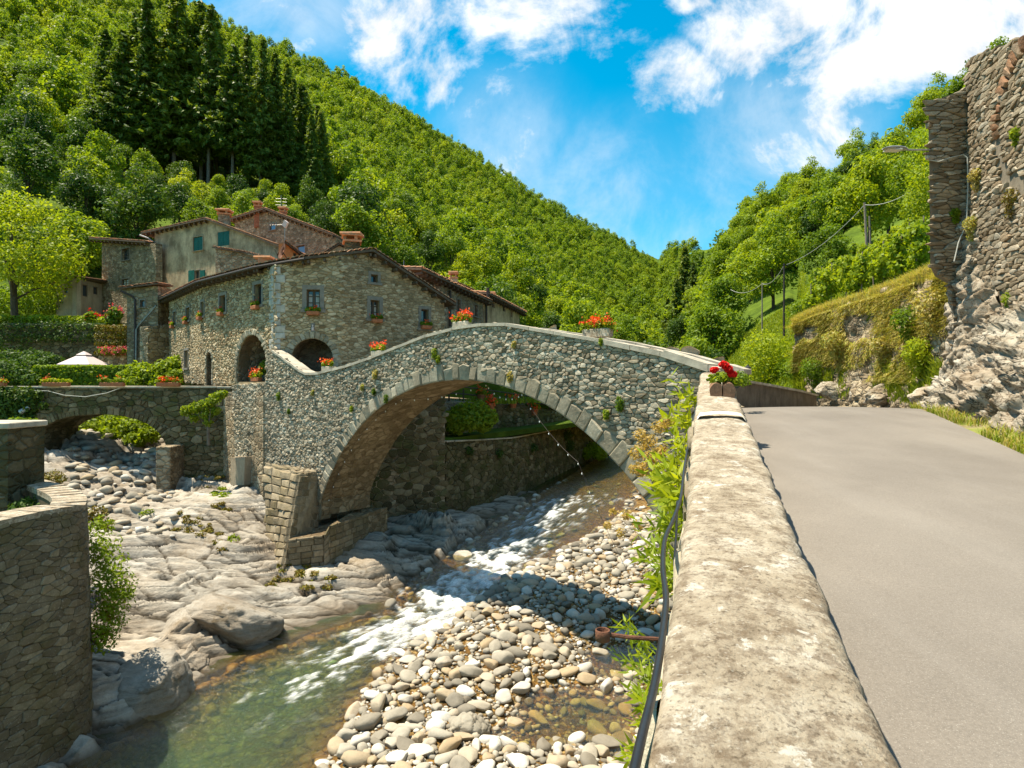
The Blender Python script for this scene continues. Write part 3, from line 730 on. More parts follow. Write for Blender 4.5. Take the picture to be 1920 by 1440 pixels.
M['wet_stone'] = mat_plain('algae brown drowned stone', (.27, .155, .045), .5, .6, 9, .4, spec=.3, col2=(.10, .06, .018))
Vs, Fs, n0 = [], [], 0
for (X, Y, r) in drowned:
    v, f = shp[rs.randrange(14)]; a = rs.uniform(0, 6.3); ca, sa = math.cos(a), math.sin(a); q = v * np.array([r * 1.4, r, r * .6]); q = np.stack([q[:, 0] * ca - q[:, 1] * sa, q[:, 0] * sa + q[:, 1] * ca, q[:, 2]], -1)
    z0 = min(float(bed_z(np.array(X), np.array(Y))), float(zw(Y)) - .08 - r * .3); Vs.append(q + np.array([X, Y, z0])); Fs.append(f + n0); n0 += len(v)
tag(mkobj('drowned_stones', npmesh('drowned_stones', np.concatenate(Vs), np.concatenate(Fs), M['wet_stone'], True)), kind='stuff', label='amber brown stones under the clear water along the river margins', cat='stones')

def boulder(name, label, loc, size, rz, seed, cuts=9, mat=None, rough=.05, tilt=(0, 0), group=None, cut=(.55, .88), sub=5, cat='boulder'):
    r = random.Random(seed); v, f = stone_shape(r, sub, cuts, rough, cut)
    a_, g_, t_ = worley(v[:, 0] * 1.7 + seed, v[:, 1] * 1.7, v[:, 2] * 2.2, seed)
    v = v * (1 + .025 * fbm(v[:, 0] * 6, v[:, 1] * 6, v[:, 2] * 6, 4, seed) + (.10 * (a_ - .5) + .16 * t_) * min(1, rough / .08) - .05 * np.exp(-(g_ / .07) ** 2))[:, None]
    m = npmesh(name, v * np.array(size), f, mat or M['rock'], True, tint=np.full((len(v), 3), r.random()))
    o = mkobj(name, m, None, loc); o.rotation_euler = (tilt[0], tilt[1], rz)
    return tag(o, label, cat, group)
boulder('boulder', 'big smooth grey boulder at the foot of the round stone bastion by the water', riverpt(285, 1312).tolist() + [-6.8], (1.05, .85, .8), -.3, 5, tilt=(.1, .25))
p = PZ(440, 1165, -6.55); boulder('boulder', 'wide wedge shaped tan boulder lying above the river pool left of the cascade', (p.x, p.y, -6.6), (1.35, 1.0, .8), .15, 8, 7, tilt=(-.25, .2), rough=.03)
p = PZ(330, 1180, -6.5); boulder('boulder', 'narrow tan slab boulder left of the wide wedge shaped one', (p.x + .05, p.y, -6.65), (.8, 1.1, .55), .5, 9, 6, tilt=(.1, -.2), rough=.04)
p = PZ(350, 1240, -6.9); boulder('boulder', 'low pinkish boulder slab reaching into the water between grey boulder and wedge', (p.x, p.y, -7.0), (.55, .5, .4), .2, 19, 6)
p = PZ(882, 1372, -6.95); boulder('white_boulder', 'brightest chalk white angular boulder in the middle of the gravel bar', (p.x, p.y, -6.95), (.46, .36, .36), .4, 15, 8, M['cobble'], .09)
p = PZ(170, 843, -3.5); boulder('boulder', 'large pale oval boulder lying under the small side bridge arch', (p.x, p.y, -3.35), (1.0, .7, .5), .3, 23, 5, M['cobble'], .04)
p = PZ(232, 845, -3.5); boulder('boulder', 'upright tan boulder right of the large oval one under the side bridge', (p.x, p.y, -3.4), (.5, .4, .55), 1.3, 24, 7, M['cobble'], .06)
p = PZ(790, 1030, -6.6); boulder('boulder', 'round wet grey boulder at the edge of the rapids under the arch', riverpt(868, 1040).tolist() + [-6.62], (.38, .28, .22), .1, 27, 4, M['cobble'], .04)
# ---------------------------------------------------------------- stonework generator
def _clip(poly, nx, ny, d):
    out = []; m = len(poly)
    for i in range(m):
        a = poly[i]; b = poly[(i + 1) % m]
        da = a[0] * nx + a[1] * ny - d; db = b[0] * nx + b[1] * ny - d
        if da <= 0: out.append(a)
        if (da < 0 < db) or (db < 0 < da):
            t = da / (da - db); out.append((a[0] + (b[0] - a[0]) * t, a[1] + (b[1] - a[1]) * t))
    return out

def stone_poly(mb, poly, mp, rng, h, gap=.05, rnd=True, warm=1.0):
    """one dressed or rubble stone standing h proud of the wall; poly in wall coordinates"""
    n = len(poly)
    if n < 3: return
    cx = sum(p[0] for p in poly) / n; cy = sum(p[1] for p in poly) / n
    if rnd:
        q = []
        for i in range(n):
            a = poly[i]; b = poly[(i + 1) % n]
            q.append((a[0] * .84 + b[0] * .16, a[1] * .84 + b[1] * .16)); q.append((a[0] * .16 + b[0] * .84, a[1] * .16 + b[1] * .84))
        poly = q; n = len(poly)
    R = max(math.hypot(p[0] - cx, p[1] - cy) for p in poly) + 1e-6
    g = gap / R
    tx, ty = rng.gauss(0, .22), rng.gauss(0, .22); hh = h * rng.uniform(.7, 1.35)
    vs = []
    for sc, zz, til in ((1 - g, -.012, 0), (1 - g * 1.25, .62, .5), (max(.3, 1 - g * 2.6 - .10), 1.0, 1)):
        for p in poly:
            dx, dy = p[0] - cx, p[1] - cy
            z = zz if zz < 0 else hh * (zz + til * (dx * tx + dy * ty) / R * 1.2)
            vs.append(mp(cx + dx * sc, cy + dy * sc, z))
    vs.append(mp(cx, cy, hh * 1.08))
    fs = []
    for r in (0, 1):
        for i in range(n): fs.append((r * n + i, r * n + (i + 1) % n, (r + 1) * n + (i + 1) % n, (r + 1) * n + i))
    for i in range(n): fs.append((2 * n + i, 2 * n + (i + 1) % n, 3 * n))
    mb.add(vs, fs, (rng.random(), rng.random() ** 2 * warm, rng.random()))

def rubble(mb, inside, box, su, sv, mp, rng, h=.05, gap=.014, jit=.46, merge=.17, rnd=True, warm=1.0):
    u0, v0, u1, v1 = box; nu = int((u1 - u0) / su) + 3; nv = int((v1 - v0) / sv) + 3
    pts = {}
    for j in range(-1, nv):
        off = (j % 2) * .5 + rng.uniform(-.15, .15)
        for i in range(-1, nu):
            if rng.random() < merge: continue
            if rng.random() < .12: pts[(i + .5, j)] = (i + off + .5 + rng.uniform(-.1, .1), j + rng.uniform(-.45, .45))
            pts[(i, j)] = (i + off + rng.uniform(-jit, jit), j + rng.uniform(-jit, jit) * .8)
    for (i, j), p in pts.items():
        cu, cv = u0 + p[0] * su, v0 + p[1] * sv
        if not inside(cu, cv): continue
        poly = [(p[0] - 1.1, p[1] - .95), (p[0] + 1.1, p[1] - .95), (p[0] + 1.1, p[1] + .95), (p[0] - 1.1, p[1] + .95)]
        for a in (0, 1, -1, .5, -.5, 2, -2, 1.5, -1.5, 3, -3):
            for b in range(-2, 3):
                q = pts.get((i + a, j + b))
                if q is None or (a == 0 and b == 0): continue
                dx, dy = q[0] - p[0], q[1] - p[1]; d2 = dx * dx + dy * dy
                if d2 > 5.5: continue
                poly = _clip(poly, dx, dy, dx * (p[0] + q[0]) / 2 + dy * (p[1] + q[1]) / 2)
                if len(poly) < 3: break
            if len(poly) < 3: break
        if len(poly) < 3: continue
        stone_poly(mb, [(u0 + x * su, v0 + y * sv) for x, y in poly], mp, rng, h, gap, rnd, warm)

def courses(mb, box, row, lng, mp, rng, h=.05, gap=.014, inside=None, rnd=False, warm=.4):
    u0, v0, u1, v1 = box; v = v0
    while v < v1 - row * .3:
        r = min(row * rng.uniform(.8, 1.25), v1 - v); u = u0 - rng.uniform(0, lng * .6)
        while u < u1:
            l = lng * rng.uniform(.6, 1.5); a, b = max(u, u0), min(u + l, u1)
            if b - a > lng * .15 and (inside is None or inside((a + b) / 2, v + r / 2)):
                stone_poly(mb, [(a, v), (b, v), (b, v + r), (a, v + r)], mp, rng, h, gap, rnd, warm)
            u += l
        v += r

def inpoly(poly):
    n = len(poly)
    def f(x, y):
        c = False
        for i in range(n):
            x1, y1 = poly[i]; x2, y2 = poly[i - 1]
            if (y1 > y) != (y2 > y) and x < (x2 - x1) * (y - y1) / (y2 - y1) + x1: c = not c
        return c
    return f

class Plane:
    """a vertical plane: plan point p0, plan direction; n = its normal on the eye's side"""
    def __init__(s, p0, p1=None, d=None):
        s.p = Vector((p0[0], p0[1], 0)); s.d = Vector((p1[0] - p0[0], p1[1] - p0[1], 0)) if p1 else Vector((d[0], d[1], 0))
        s.len = s.d.length; s.d.normalize()
        s.n = Vector((-s.d.y, s.d.x, 0))
        if s.n.dot(s.p) > 0: s.n = -s.n
    def uv(s, px, py):
        k = (px - 960) / F; u = (s.p.x - k * s.p.y) / (k * s.d.y - s.d.x); Y = s.p.y + u * s.d.y
        return (u, (720 - py) / F * Y)
    def at(s, u, v, h=0.0): return s.p + s.d * u + Vector((0, 0, v)) + s.n * h

# ---------------------------------------------------------------- main stone bridge
rb = random.Random(4)
BP = Plane((4.18, 13.0), p1=(-6.82, 22.0))
CS, CZ, CR = 7.34, -7.53, 7.65
BW = 2.1
top_px = [(1345, 691), (1310, 680), (1240, 660), (1130, 637), (1040, 622), (950, 607), (900, 608), (850, 615), (800, 628), (750, 648), (700, 668), (650, 685), (600, 698), (575, 699), (562, 693), (545, 680), (530, 668), (512, 656), (500, 656)]
btop = [BP.uv(*p) for p in top_px]
end_px = [(499, 716), (470, 720), (437, 722), (439, 800), (446, 905), (505, 915), (560, 930), (600, 975)]
bend = [BP.uv(*p) for p in end_px]
arc = [(CS - CR * math.cos(a), CZ + CR * math.sin(a)) for a in np.linspace(math.radians(154), math.radians(4), 46)]
bridge = thing('stone_arch_bridge', 'humpbacked rubble stone bridge with one wide arch over the river', 'bridge', (-1.5, 18.0, -7.0))
outline = btop + bend + [(arc[0][0], arc[0][1] - .5)] + arc + [(arc[-1][0], -7.3), (-.42, -7.3), (-.1, -2), (-.1, btop[0][1] - .12)]
m = MB(); fr = [BP.at(u, v) for u, v in outline]
m.prism(fr, -BP.n * .42)
# far face and the core below the deck
bk = [(u, v) for u, v in outline]
m.prism([BP.at(u, v, -BW) for u, v in btop[:15] + [(btop[14][0] + .2, -4.5), (14.6, -4.6)] + [(arc[0][0], arc[0][1] - .5)] + arc + [(arc[-1][0], -7.3), (-.4, -7.3), (.25, -2.5), (.25, btop[0][1] - .12)]], BP.n * .42)
deck = [(u, v - .85) for u, v in btop[:14]]
m.prism([BP.at(u, v, -.424) for u, v in deck + [(btop[13][0], -4.5), (14.6, -4.6), (arc[0][0], arc[0][1] - .5)] + arc + [(arc[-1][0], -7.3), (-.4, -7.3)]], -BP.n * (BW - .848))
m.build('core', M['bridge_mortar'], bridge)
# arch soffit
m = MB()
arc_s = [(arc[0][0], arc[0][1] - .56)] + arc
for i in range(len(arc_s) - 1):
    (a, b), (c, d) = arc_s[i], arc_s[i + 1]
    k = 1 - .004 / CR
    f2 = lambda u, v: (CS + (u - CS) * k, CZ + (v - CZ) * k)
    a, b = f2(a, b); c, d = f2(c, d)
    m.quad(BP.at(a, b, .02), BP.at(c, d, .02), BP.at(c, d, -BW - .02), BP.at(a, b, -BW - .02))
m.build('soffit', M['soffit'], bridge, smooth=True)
# ring of arch stones
m = MB(); m2 = MB(); a = math.radians(155)
ringout = []
while a > math.radians(3):
    t = (math.radians(155) - a) / math.radians(152)
    wdt = (.22 + .22 * t) * rb.uniform(.75, 1.3) / CR
    th = (.35 + .14 * t + .25 * max(0, t - .75)) * rb.uniform(.82, 1.2); b = a - wdt
    pl = lambda an, r: (CS - r * math.cos(an), CZ + r * math.sin(an))
    poly = [pl(a, CR - .012), pl(b, CR - .012), pl(b, CR + th * rb.uniform(.9, 1.06)), pl((a + b) / 2, CR + th * rb.uniform(.98, 1.1)), pl(a, CR + th * rb.uniform(.9, 1.06))]
    stone_poly(m, poly, lambda u, v, h: BP.at(u, v, h), rb, .055, .010, False, .3)
    stone_poly(m2, [(u, v) for u, v in poly], lambda u, v, h: BP.at(u, v, -BW - h), rb, .05, .012, False, .3)
    a = b
m.build('arch_ring', M['ring_stone'], bridge); o = m2.build('arch_ring', M['ring_stone'], bridge)
# rubble facing
ipl = inpoly(outline)
def ins_bridge(u, v):
    return ipl(u, v) and math.hypot(u - CS, v - CZ) > CR + .34 + (.14 if u < 4 else 0) and not (18.72 < u < 19.42 and -3.0 < v + .0 < -2.0)
m = MB()
us = [p[0] for p in outline]; vs = [p[1] for p in outline]
rubble(m, lambda u, v: ins_bridge(u, v) and u <= 7, (-1.2, -7.3, 7.1, max(vs)), .185, .090, lambda u, v, h: BP.at(u, v, h), rb, .045, .006)
rubble(m, lambda u, v: ins_bridge(u, v) and u > 7, (7, -5, max(us), max(vs)), .17, .085, lambda u, v, h: BP.at(u, v, h), rb, .045, .006)
m.build('rubble_facing', M['bridge_stone'], bridge)
m = MB()
rubble(m, lambda u, v: inpoly(btop[:14] + [(btop[13][0], -4)] + arc + [(-.3, -7), (.3, -2)])(u, v) and math.hypot(u - CS, v - CZ) > CR + .5, (-1.2, -7.3, 15, max(vs)), .42, .27, lambda u, v, h: BP.at(u, v, -BW - h), rb, .05, .025)
m.build('rubble_facing', M['bridge_stone'], bridge)
# coping slabs, in runs along the parapets
for off in (-.19, -BW + .19):
    m = MB()
    line = btop[:14] if off < -1 else btop[:18]
    for i in range(len(line) - 1):
        (u0, v0), (u1, v1) = line[i], line[i + 1]; n = max(1, int(math.hypot(u1 - u0, v1 - v0) / .75))
        for j in range(n):
            ta, tb = j / n, (j + 1) / n - .012
            A = (u0 + (u1 - u0) * ta, v0 + (v1 - v0) * ta); B = (u0 + (u1 - u0) * tb, v0 + (v1 - v0) * tb)
            z = rb.uniform(.0, .025); th = .085 if u0 > 2 else .12
            pts = [BP.at(A[0], A[1] + z, off + .27), BP.at(B[0], B[1] + z, off + .27), BP.at(B[0], B[1] + z, off - .26), BP.at(A[0], A[1] + z, off - .26)]
            m.prism(pts, (0, 0, -th))
    m.build('coping', M['coping'], bridge)
# big pale end block on the right end
m = MB(); A = BP.at(-.1, btop[1][1] + .06, 0)
A_, B_ = (.0, btop[0][1] + .10), (1.0, float(np.interp(1.0, [p[0] for p in btop[:14]], [p[1] for p in btop[:14]])) + .07); m.prism([BP.at(A_[0], A_[1], .09), BP.at(B_[0], B_[1], .09), BP.at(B_[0], B_[1], -.5), BP.at(A_[0], A_[1], -.5)], (0, 0, -.17))
m.build('end_block', M['coping'], bridge)
# niche with plastered plinth at the far left
m = MB(); n0 = BP.uv(466, 905); 
q = [BP.uv(447, 856), BP.uv(474, 856), BP.uv(472, 908), BP.uv(447, 908)]
m.prism([BP.at(u, v, .05) for u, v in q], BP.n * .28); m.build('niche_plinth', M['plaster_tan'], bridge)
m = MB(); nc = BP.uv(463, 855); r = .34
q = [(nc[0] + r, nc[1]), (nc[0] + r, nc[1] + .18)] + [(nc[0] + r * math.cos(t), nc[1] + .18 + r * math.sin(t)) for t in np.linspace(0, math.pi, 9)][1:-1] + [(nc[0] - r, nc[1] + .18), (nc[0] - r, nc[1])]
m.prism([BP.at(u, v, .012) for u, v in q], -BP.n * .02); m.build('niche_shade', M['dark_wood'], bridge)  # thin dark plate on the wall face, standing in for shade inside the niche
m = MB()
for i in range(9):
    t0, t1 = math.pi * i / 9, math.pi * (i + .93) / 9
    stone_poly(m, [(nc[0] + rr * math.cos(t), nc[1] + .18 + rr * math.sin(t)) for rr, t in ((r, t0), (r + .22, t0), (r + .22, t1), (r, t1))], lambda u, v, h: BP.at(u, v, h), rb, .05, .008, False)
m.build('niche_arch', M['ring_stone'], bridge)
# cutwater buttress
def quadmap(A, B, C, Dd, n):
    n = Vector(n).normalized()
    def mp(u, v, h):
        return A * (1 - u) * (1 - v) + B * u * (1 - v) + C * u * v + Dd * (1 - u) * v + n * h
    return mp
At, Lt, Rt = P(562, 889, 21.4), P(497, 872, 23.3), P(603, 888, 22.35)
Ab, Lb, Rb = P(529, 1044, 20.0), P(503, 1048, 21.9), P(590, 1048, 22.0)
Ab.z -= .5; Lb.z -= .5; Rb.z -= .5
m = MB(); m.add([At, Lt, Rt, Ab, Lb, Rb], [(0, 2, 1), (3, 4, 5), (0, 1, 4, 3), (2, 0, 3, 5), (1, 2, 5, 4)])
m.build('cutwater', M['bridge_mortar'], bridge)
def face_courses(mb, A, B, C, Dd, row, lng, rng, h, gap=.012):
    wl = ((B - A).length + (C - Dd).length) / 2; hl = ((Dd - A).length + (C - B).length) / 2
    n = (B - A).cross(Dd - A); ctr = (A + B + C + Dd) / 4
    if n.dot(ctr) > 0: n = -n
    mp0 = quadmap(A, B, C, Dd, n)
    courses(mb, (0, 0, wl, hl), row, lng, lambda u, v, hh: mp0(u / wl, v / hl, hh), rng, h, gap)
m = MB(); face_courses(m, Lb, Ab, At, Lt, .25, .62, rb, .10, .026); face_courses(m, Ab, Rb, Rt, At, .25, .55, rb, .05)
mp_ = quadmap(Lt, At, Rt, (Lt + Rt) / 2, (0, 0, 1)); rubble(m, lambda u, v: 0 < u < 1 and 0 < v < 1, (0, 0, 1, 1), .2, .2, mp_, rb, .09, .02)
m.build('cutwater_facing', M['cut_stone'], bridge)
# low footing wall round the foot of the arch
fa = [P(540, 1012, 20.3), P(607, 1003, 20.8), P(618, 985, 21.0), P(690, 962, 23.5)]
m = MB(); body = []
inn = [Vector((-6.7, 23.2, 0)), Vector((-6.3, 23.5, 0)), Vector((-6.0, 23.7, 0)), Vector((-5.0, 24.6, 0))]
for i in range(3):
    a, b = fa[i], fa[i + 1]; c, d = inn[i + 1].copy(), inn[i].copy(); c.z = b.z; d.z = a.z
    m.prism([a, b, c, d], (0, 0, -(a.z + 7.0)))
    m.add([a, b, b - Vector((0, 0, b.z + 7)), a - Vector((0, 0, a.z + 7))], [(0, 1, 2, 3)])
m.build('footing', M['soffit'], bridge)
m = MB()
for i in range(3):
    a, b = fa[i], fa[i + 1]; al, bl = a.copy(), b.copy(); al.z = bl.z = -6.6
    face_courses(m, al, bl, b, a, .2, .42, rb, .045)
m.build('footing_facing', M['cut_stone'], bridge)

# string of white lights along the arch
m = MB(); mb_ = MB()
def catpts(A, B, sag, n=12):
    return [A.lerp(B, i / n) - Vector((0, 0, sag * 4 * (i / n) * (1 - i / n))) for i in range(n + 1)]
lights = thing('string_lights', 'thin cable of white festoon bulbs strung along the bridge arch', 'string lights', BP.at(CS, .1, .1))
pts = [BP.at(CS - (CR - .05) * math.cos(a), CZ + (CR - .05) * math.sin(a), -.25) for a in np.linspace(math.radians(158), math.radians(112), 22)]
seg = pts[:]
for A, B, sag in ((pts[-1], BP.at(CS - .2, .0, -.9), .12), (BP.at(CS - .2, .02, -.9), BP.at(CS - 2.2, -.25, -.1), .25), (BP.at(CS - 2.2, -.25, -.1), BP.at(3.2, -1.9, .15), .15), (BP.at(3.2, -1.9, .15), BP.at(1.8, -4.2, .3), .1)):
    seg += catpts(A, B, sag)
m.tube(seg, .005, 5); m.build('cable', M['brown_pipe'], lights)
for i, p in enumerate(seg):
    if i % 2 == 0:
        mb_ = MB(); mb_.lathe(p - Vector((0, 0, .07)), [(.005, .05), (.012, .04), (.016, .02), (.008, 0)], 6); mb_.build('bulb', M['white_bulb'], lights)

# ---------------------------------------------------------------- road, parapet
dR = Vector((.317, 1, 0))
def rdz(Y):   # road surface: climbs to a crest, then falls away
    return interp(Y, [-12, 12.2, 13.5, 15, 18, 24, 34], [-1.70 - .09 * 12 + .24, -1.70 + .09 * 12.2 + .03, -.55, -.60, -.78, -1.15, -1.9])
ys = np.concatenate([np.arange(-8, 13.6, .4), np.arange(13.6, 34, .5)])
xl_ = np.where(ys < 14, .16 + .317 * ys, interp(ys, [13.9, 17, 24, 34], [4.6, 5.9, 11.3, 21]))
xr_ = interp(ys, [-8, 0, 8, 12.6, 16, 20, 25, 34], [1.2, 3.6, 6.66, 8.5, 10.4, 13.6, 18.5, 30])
def mat_asphalt():
    t = NT('worn pale asphalt'); co = t.coord()
    c = t.ramp(t.noise(co, .5, 5, .6), [(.32, (.160, .140, .120)), (.68, (.222, .196, .168))])
    c = t.mix(.5, c, t.ramp(t.noise(co, 70, 4, .7), [(.35, .55), (.62, 1.0)]), 'MULTIPLY')
    c = t.mix(t.math('MULTIPLY', t.ramp(t.noise(t.coord((2.2, .25, 1), (0, 0, .31)), 1.2, 4), [(.52, 0), (.7, 1)]), .25), c, (.17, .15, .13))
    vo = t.n('ShaderNodeTexVoronoi', feature='DISTANCE_TO_EDGE', i={'Vector': t.coord((1, .45, 1), (0, 0, .3)), 'Scale': .55})
    ck = t.math('MULTIPLY', t.ramp(vo.outputs['Distance'], [(.0, 1), (.006, 0)]), t.ramp(t.noise(co, .7, 3), [(.5, 0), (.6, 1)]))
    c = t.mix(t.ramp(t.noise(co, 160, 2, .6), [(.60, 0), (.68, .5)]), c, (.36, .335, .30)); c = t.mix(t.ramp(t.noise(co, 190, 2, .6), [(.62, 0), (.70, .6)]), c, (.10, .09, .08))
    c = t.mix(t.math('MULTIPLY', t.ramp(t.noise(t.coord((1.2, .12, 1), (0, 0, .31)), 2.0, 5, .6), [(.5, 0), (.62, 1)]), .07), c, (.31, .29, .265))
    t.pbsdf(c, .9, t.bump(t.noise(co, 110, 3, .7), .55, .006), spec=.2); return t.m
nx = 14; ss = np.linspace(0, 1, nx)
YY = ys[:, None] + 0 * ss[None, :]; XX = xl_[:, None] + (xr_ - xl_)[:, None] * ss[None, :]
ZZ = rdz(YY) + .05 * np.sin(np.pi * ss)[None, :]
tag(mkobj('road', npmesh('road', np.stack([XX, YY, ZZ], -1).reshape(-1, 3), grid_faces(len(ys), nx)[:, ::-1], mat_asphalt(), True)), kind='structure')

def mat_lichen():
    t = NT('weathered lichen concrete'); co = t.coord(); a = t.attr('tint')
    c = t.ramp(t.noise(co, 3.6, 9, .72), [(.32, (.21, .165, .115)), (.47, (.36, .30, .22)), (.62, (.48, .42, .33))])
    c = t.mix(t.math('MULTIPLY', t.ramp(t.noise(co, 13, 8, .74), [(.48, 0), (.60, 1)]), .6), c, (.115, .075, .045))
    c = t.mix(t.math('MULTIPLY', t.ramp(t.noise(co, 7.0, 10, .70, .3), [(.58, 0), (.615, 1)]), .85), c, (.56, .52, .45))
    c = t.mix(t.math('MULTIPLY', t.ramp(t.noise(co, 55, 5, .7), [(.54, 0), (.64, 1)]), .62), c, (.06, .042, .027))
    v = t.n('ShaderNodeTexVoronoi', i={'Vector': co, 'Scale': 46.0}); c = t.mix(t.math('MULTIPLY', t.ramp(v.outputs['Distance'], [(.10, 1), (.24, 0)]), .35), c, (.55, .50, .42))
    nw = t.noise(co, 1.3, 6, .6)
    wv = t.n('ShaderNodeVectorMath', operation='ADD'); sc_ = t.n('ShaderNodeTexNoise', i={'Vector': co, 'Scale': 3.0, 'Detail': 6.0}); t.l(co, wv.inputs[0]); t.l(sc_.outputs['Color'], wv.inputs[1])
    vo = t.n('ShaderNodeTexVoronoi', feature='DISTANCE_TO_EDGE', i={'Vector': wv.outputs[0], 'Scale': .85})
    ck = t.math('MULTIPLY', t.ramp(vo.outputs['Distance'], [(.0, 1), (.011, 0)]), t.ramp(nw, [(.54, 0), (.60, 1)]))
    c = t.mix(t.math('MULTIPLY', ck, .0), c, (.05, .032, .022))
    c = t.mix(t.math('MULTIPLY', t.ramp(t.noise(co, 3.1, 7, .7, .6), [(.68, 0), (.70, 1)]), .85), c, (.05, .033, .025))
    h = t.math('ADD', t.math('MULTIPLY', t.noise(co, 40, 8, .75), .6), t.noise(co, 6, 8, .7)); h = t.math('SUBTRACT', h, t.math('MULTIPLY', ck, .0))
    t.pbsdf(c, .95, t.bump(h, .9, .03), spec=.1); return t.m
M['lichen'] = mat_lichen()
par = thing('roadside_parapet', 'long lichen covered concrete topped parapet wall beside the road', 'wall', (2, 6, -2.0))
ptz = lambda Y: -.933 + .09 * Y
ys = np.concatenate([np.arange(-3, 13.0, .05)]); cs = np.linspace(0, 1, 34)
prof_w = .515
YY = ys[:, None] + 0 * cs[None, :]
edge = np.minimum(cs, 1 - cs)[None, :] * prof_w
wob0 = .022 * fbm(ys * 1.4, 0 * ys + 3, 0, 5, 81) + .012 * fbm(ys * 6, 0 * ys + 9, 0, 4, 82)
wob1 = .020 * fbm(ys * 1.3, 0 * ys + 33, 0, 5, 83) + .018 * fbm(ys * 7, 0 * ys + 19, 0, 4, 84)
X0 = -.12 + .317 * ys + wob0; X1 = X0 + prof_w * 1.05 + wob1 - wob0
XX = X0[:, None] + (X1 - X0)[:, None] * cs[None, :]
dome = .018 * (1 - (2 * cs - 1) ** 2)[None, :] - .028 * np.exp(-edge / .014)
ZZ = ptz(YY) + dome + .012 * fbm(XX * 4, YY * 4, 0, 5, 85) + .005 * fbm(XX * 22, YY * 22, 0, 4, 86)
chip = np.clip(fbm(XX * 5, YY * 5, 0, 4, 88) - .18, 0, 1) * np.exp(-edge / .035) * .14
ZZ = ZZ - chip
V = np.stack([XX, YY, ZZ], -1)
left = V[:, :1] + np.array([-.02, 0, -7]); right = V[:, -1:] + np.array([.01, 0, -1.2])
VV = np.concatenate([left, V[:, :1] + np.array([0, 0, -.05]), V, V[:, -1:] + np.array([0, 0, -.05]), right], 1)
nr = VV.shape[1]
me_ = npmesh('coping', VV.reshape(-1, 3) - np.array(WLOC[par.name]), grid_faces(len(ys), nr)[:, ::-1], M['lichen'], True)
o = mkobj('coping', me_, par)
m = MB()   # river face of the road wall in rubble, and the far end
for yy in (13.0,):
    X = -.12 + .317 * yy
    m.prism([(X, yy, ptz(yy) - .03), (X + .53, yy, ptz(yy) - .03), (X + .53, yy, -7.3), (X, yy, -7.3)], (0, .1, 0))
m.build('end_face', M['old_masonry'], par)
m = MB(); rub_pl = Plane((-.12 - .317 * 2 - .02, -2), d=(.317, 1)); rub_pl.n = Vector((-1, .317, 0)).normalized()
rubble(m, lambda u, v: v < -.933 + .09 * (-2 + .953 * u) - .28, (0, -7.3, 15.6, .3), .45, .28, lambda u, v, h: rub_pl.at(u, v, h), rb, .03, .03)
m.build('rubble_facing', M['bridge_stone'], par)
# white worn band and end lip
m = MB(); yy = 6.25; X = -.12 + .317 * yy
n_ = 12; vs_ = []
for a_ in (0, .22):
    for i in range(n_ + 1):
        c_ = i / n_; vs_.append((X + .317 * a_ + .01 + c_ * .52, yy + a_ + .03 * math.sin(c_ * 3), ptz(yy + a_) + .034 + .03 * (1 - (2 * c_ - 1) ** 2) - (.05 if i in (0, n_) else 0)))
m.add(vs_, [(i, i + 1, n_ + 2 + i, n_ + 1 + i) for i in range(n_)]); m.build('pale_repair_band', mat_plain('pale mortar repair', (.68, .63, .54), .95, .15, 8, .4, spec=.1), par, True)

# far parapet beyond the bridge, in shade
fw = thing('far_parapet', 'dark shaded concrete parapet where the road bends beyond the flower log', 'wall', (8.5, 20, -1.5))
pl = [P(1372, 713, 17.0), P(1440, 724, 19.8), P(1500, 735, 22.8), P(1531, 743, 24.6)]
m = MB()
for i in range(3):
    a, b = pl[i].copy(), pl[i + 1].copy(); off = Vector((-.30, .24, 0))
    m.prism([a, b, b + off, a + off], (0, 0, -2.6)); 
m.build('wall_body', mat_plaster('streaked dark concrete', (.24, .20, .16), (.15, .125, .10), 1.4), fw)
m = MB()
for i in range(3):
    a, b = pl[i].copy(), pl[i + 1].copy(); d = (b - a) * (.985 if i < 2 else 1)
    o1, o2 = Vector((.06, -.05, 0)), Vector((-.36, .29, 0))
    m.prism([a + o1, a + d + o1, a + d + o2, a + o2], (0, 0, .07))
m.build('coping', M['coping'], fw)

# black hose along the parapet
hp = [(1316, 725, 12.4), (1306, 760, 9.2), (1298, 800, 7.3), (1290, 840, 6.0), (1283, 880, 5.1), (1277, 930, 4.2), (1262, 975, 3.6), (1247, 1010, 3.2), (1243, 1060, 2.72), (1248, 1110, 2.36), (1248, 1140, 2.18), (1240, 1210, 1.87), (1226, 1290, 1.62), (1206, 1370, 1.42), (1190, 1440, 1.29), (1170, 1540, 1.13), (1150, 1640, 1.0)]
pts = [P(*p) for p in hp]; sm = []
for i in range(len(pts) - 1):
    p0 = pts[max(i - 1, 0)]; p1 = pts[i]; p2 = pts[i + 1]; p3 = pts[min(i + 2, len(pts) - 1)]
    for j in range(6):
        t = j / 6; sm.append(.5 * ((2 * p1) + (p2 - p0) * t + (2 * p0 - 5 * p1 + 4 * p2 - p3) * t * t + (3 * p1 - p0 - 3 * p2 + p3) * t ** 3))
sm.append(pts[-1])
m = MB(); m.tube(sm, .0115, 10)
hose = tag(m.build('hose', M['black_rubber'], None, True, base=tuple(P(1243, 1060, 2.72))), 'black rubber hose hanging along the river edge of the roadside parapet', 'hose')
m = MB()
q = P(1243, 1128, 2.26); m.lathe(q - Vector((0, 0, .006)), [(.014, 0), (.0155, .003), (.0155, .008), (.014, .011)], 12); m.build('cable_tie', M['wire'], hose)
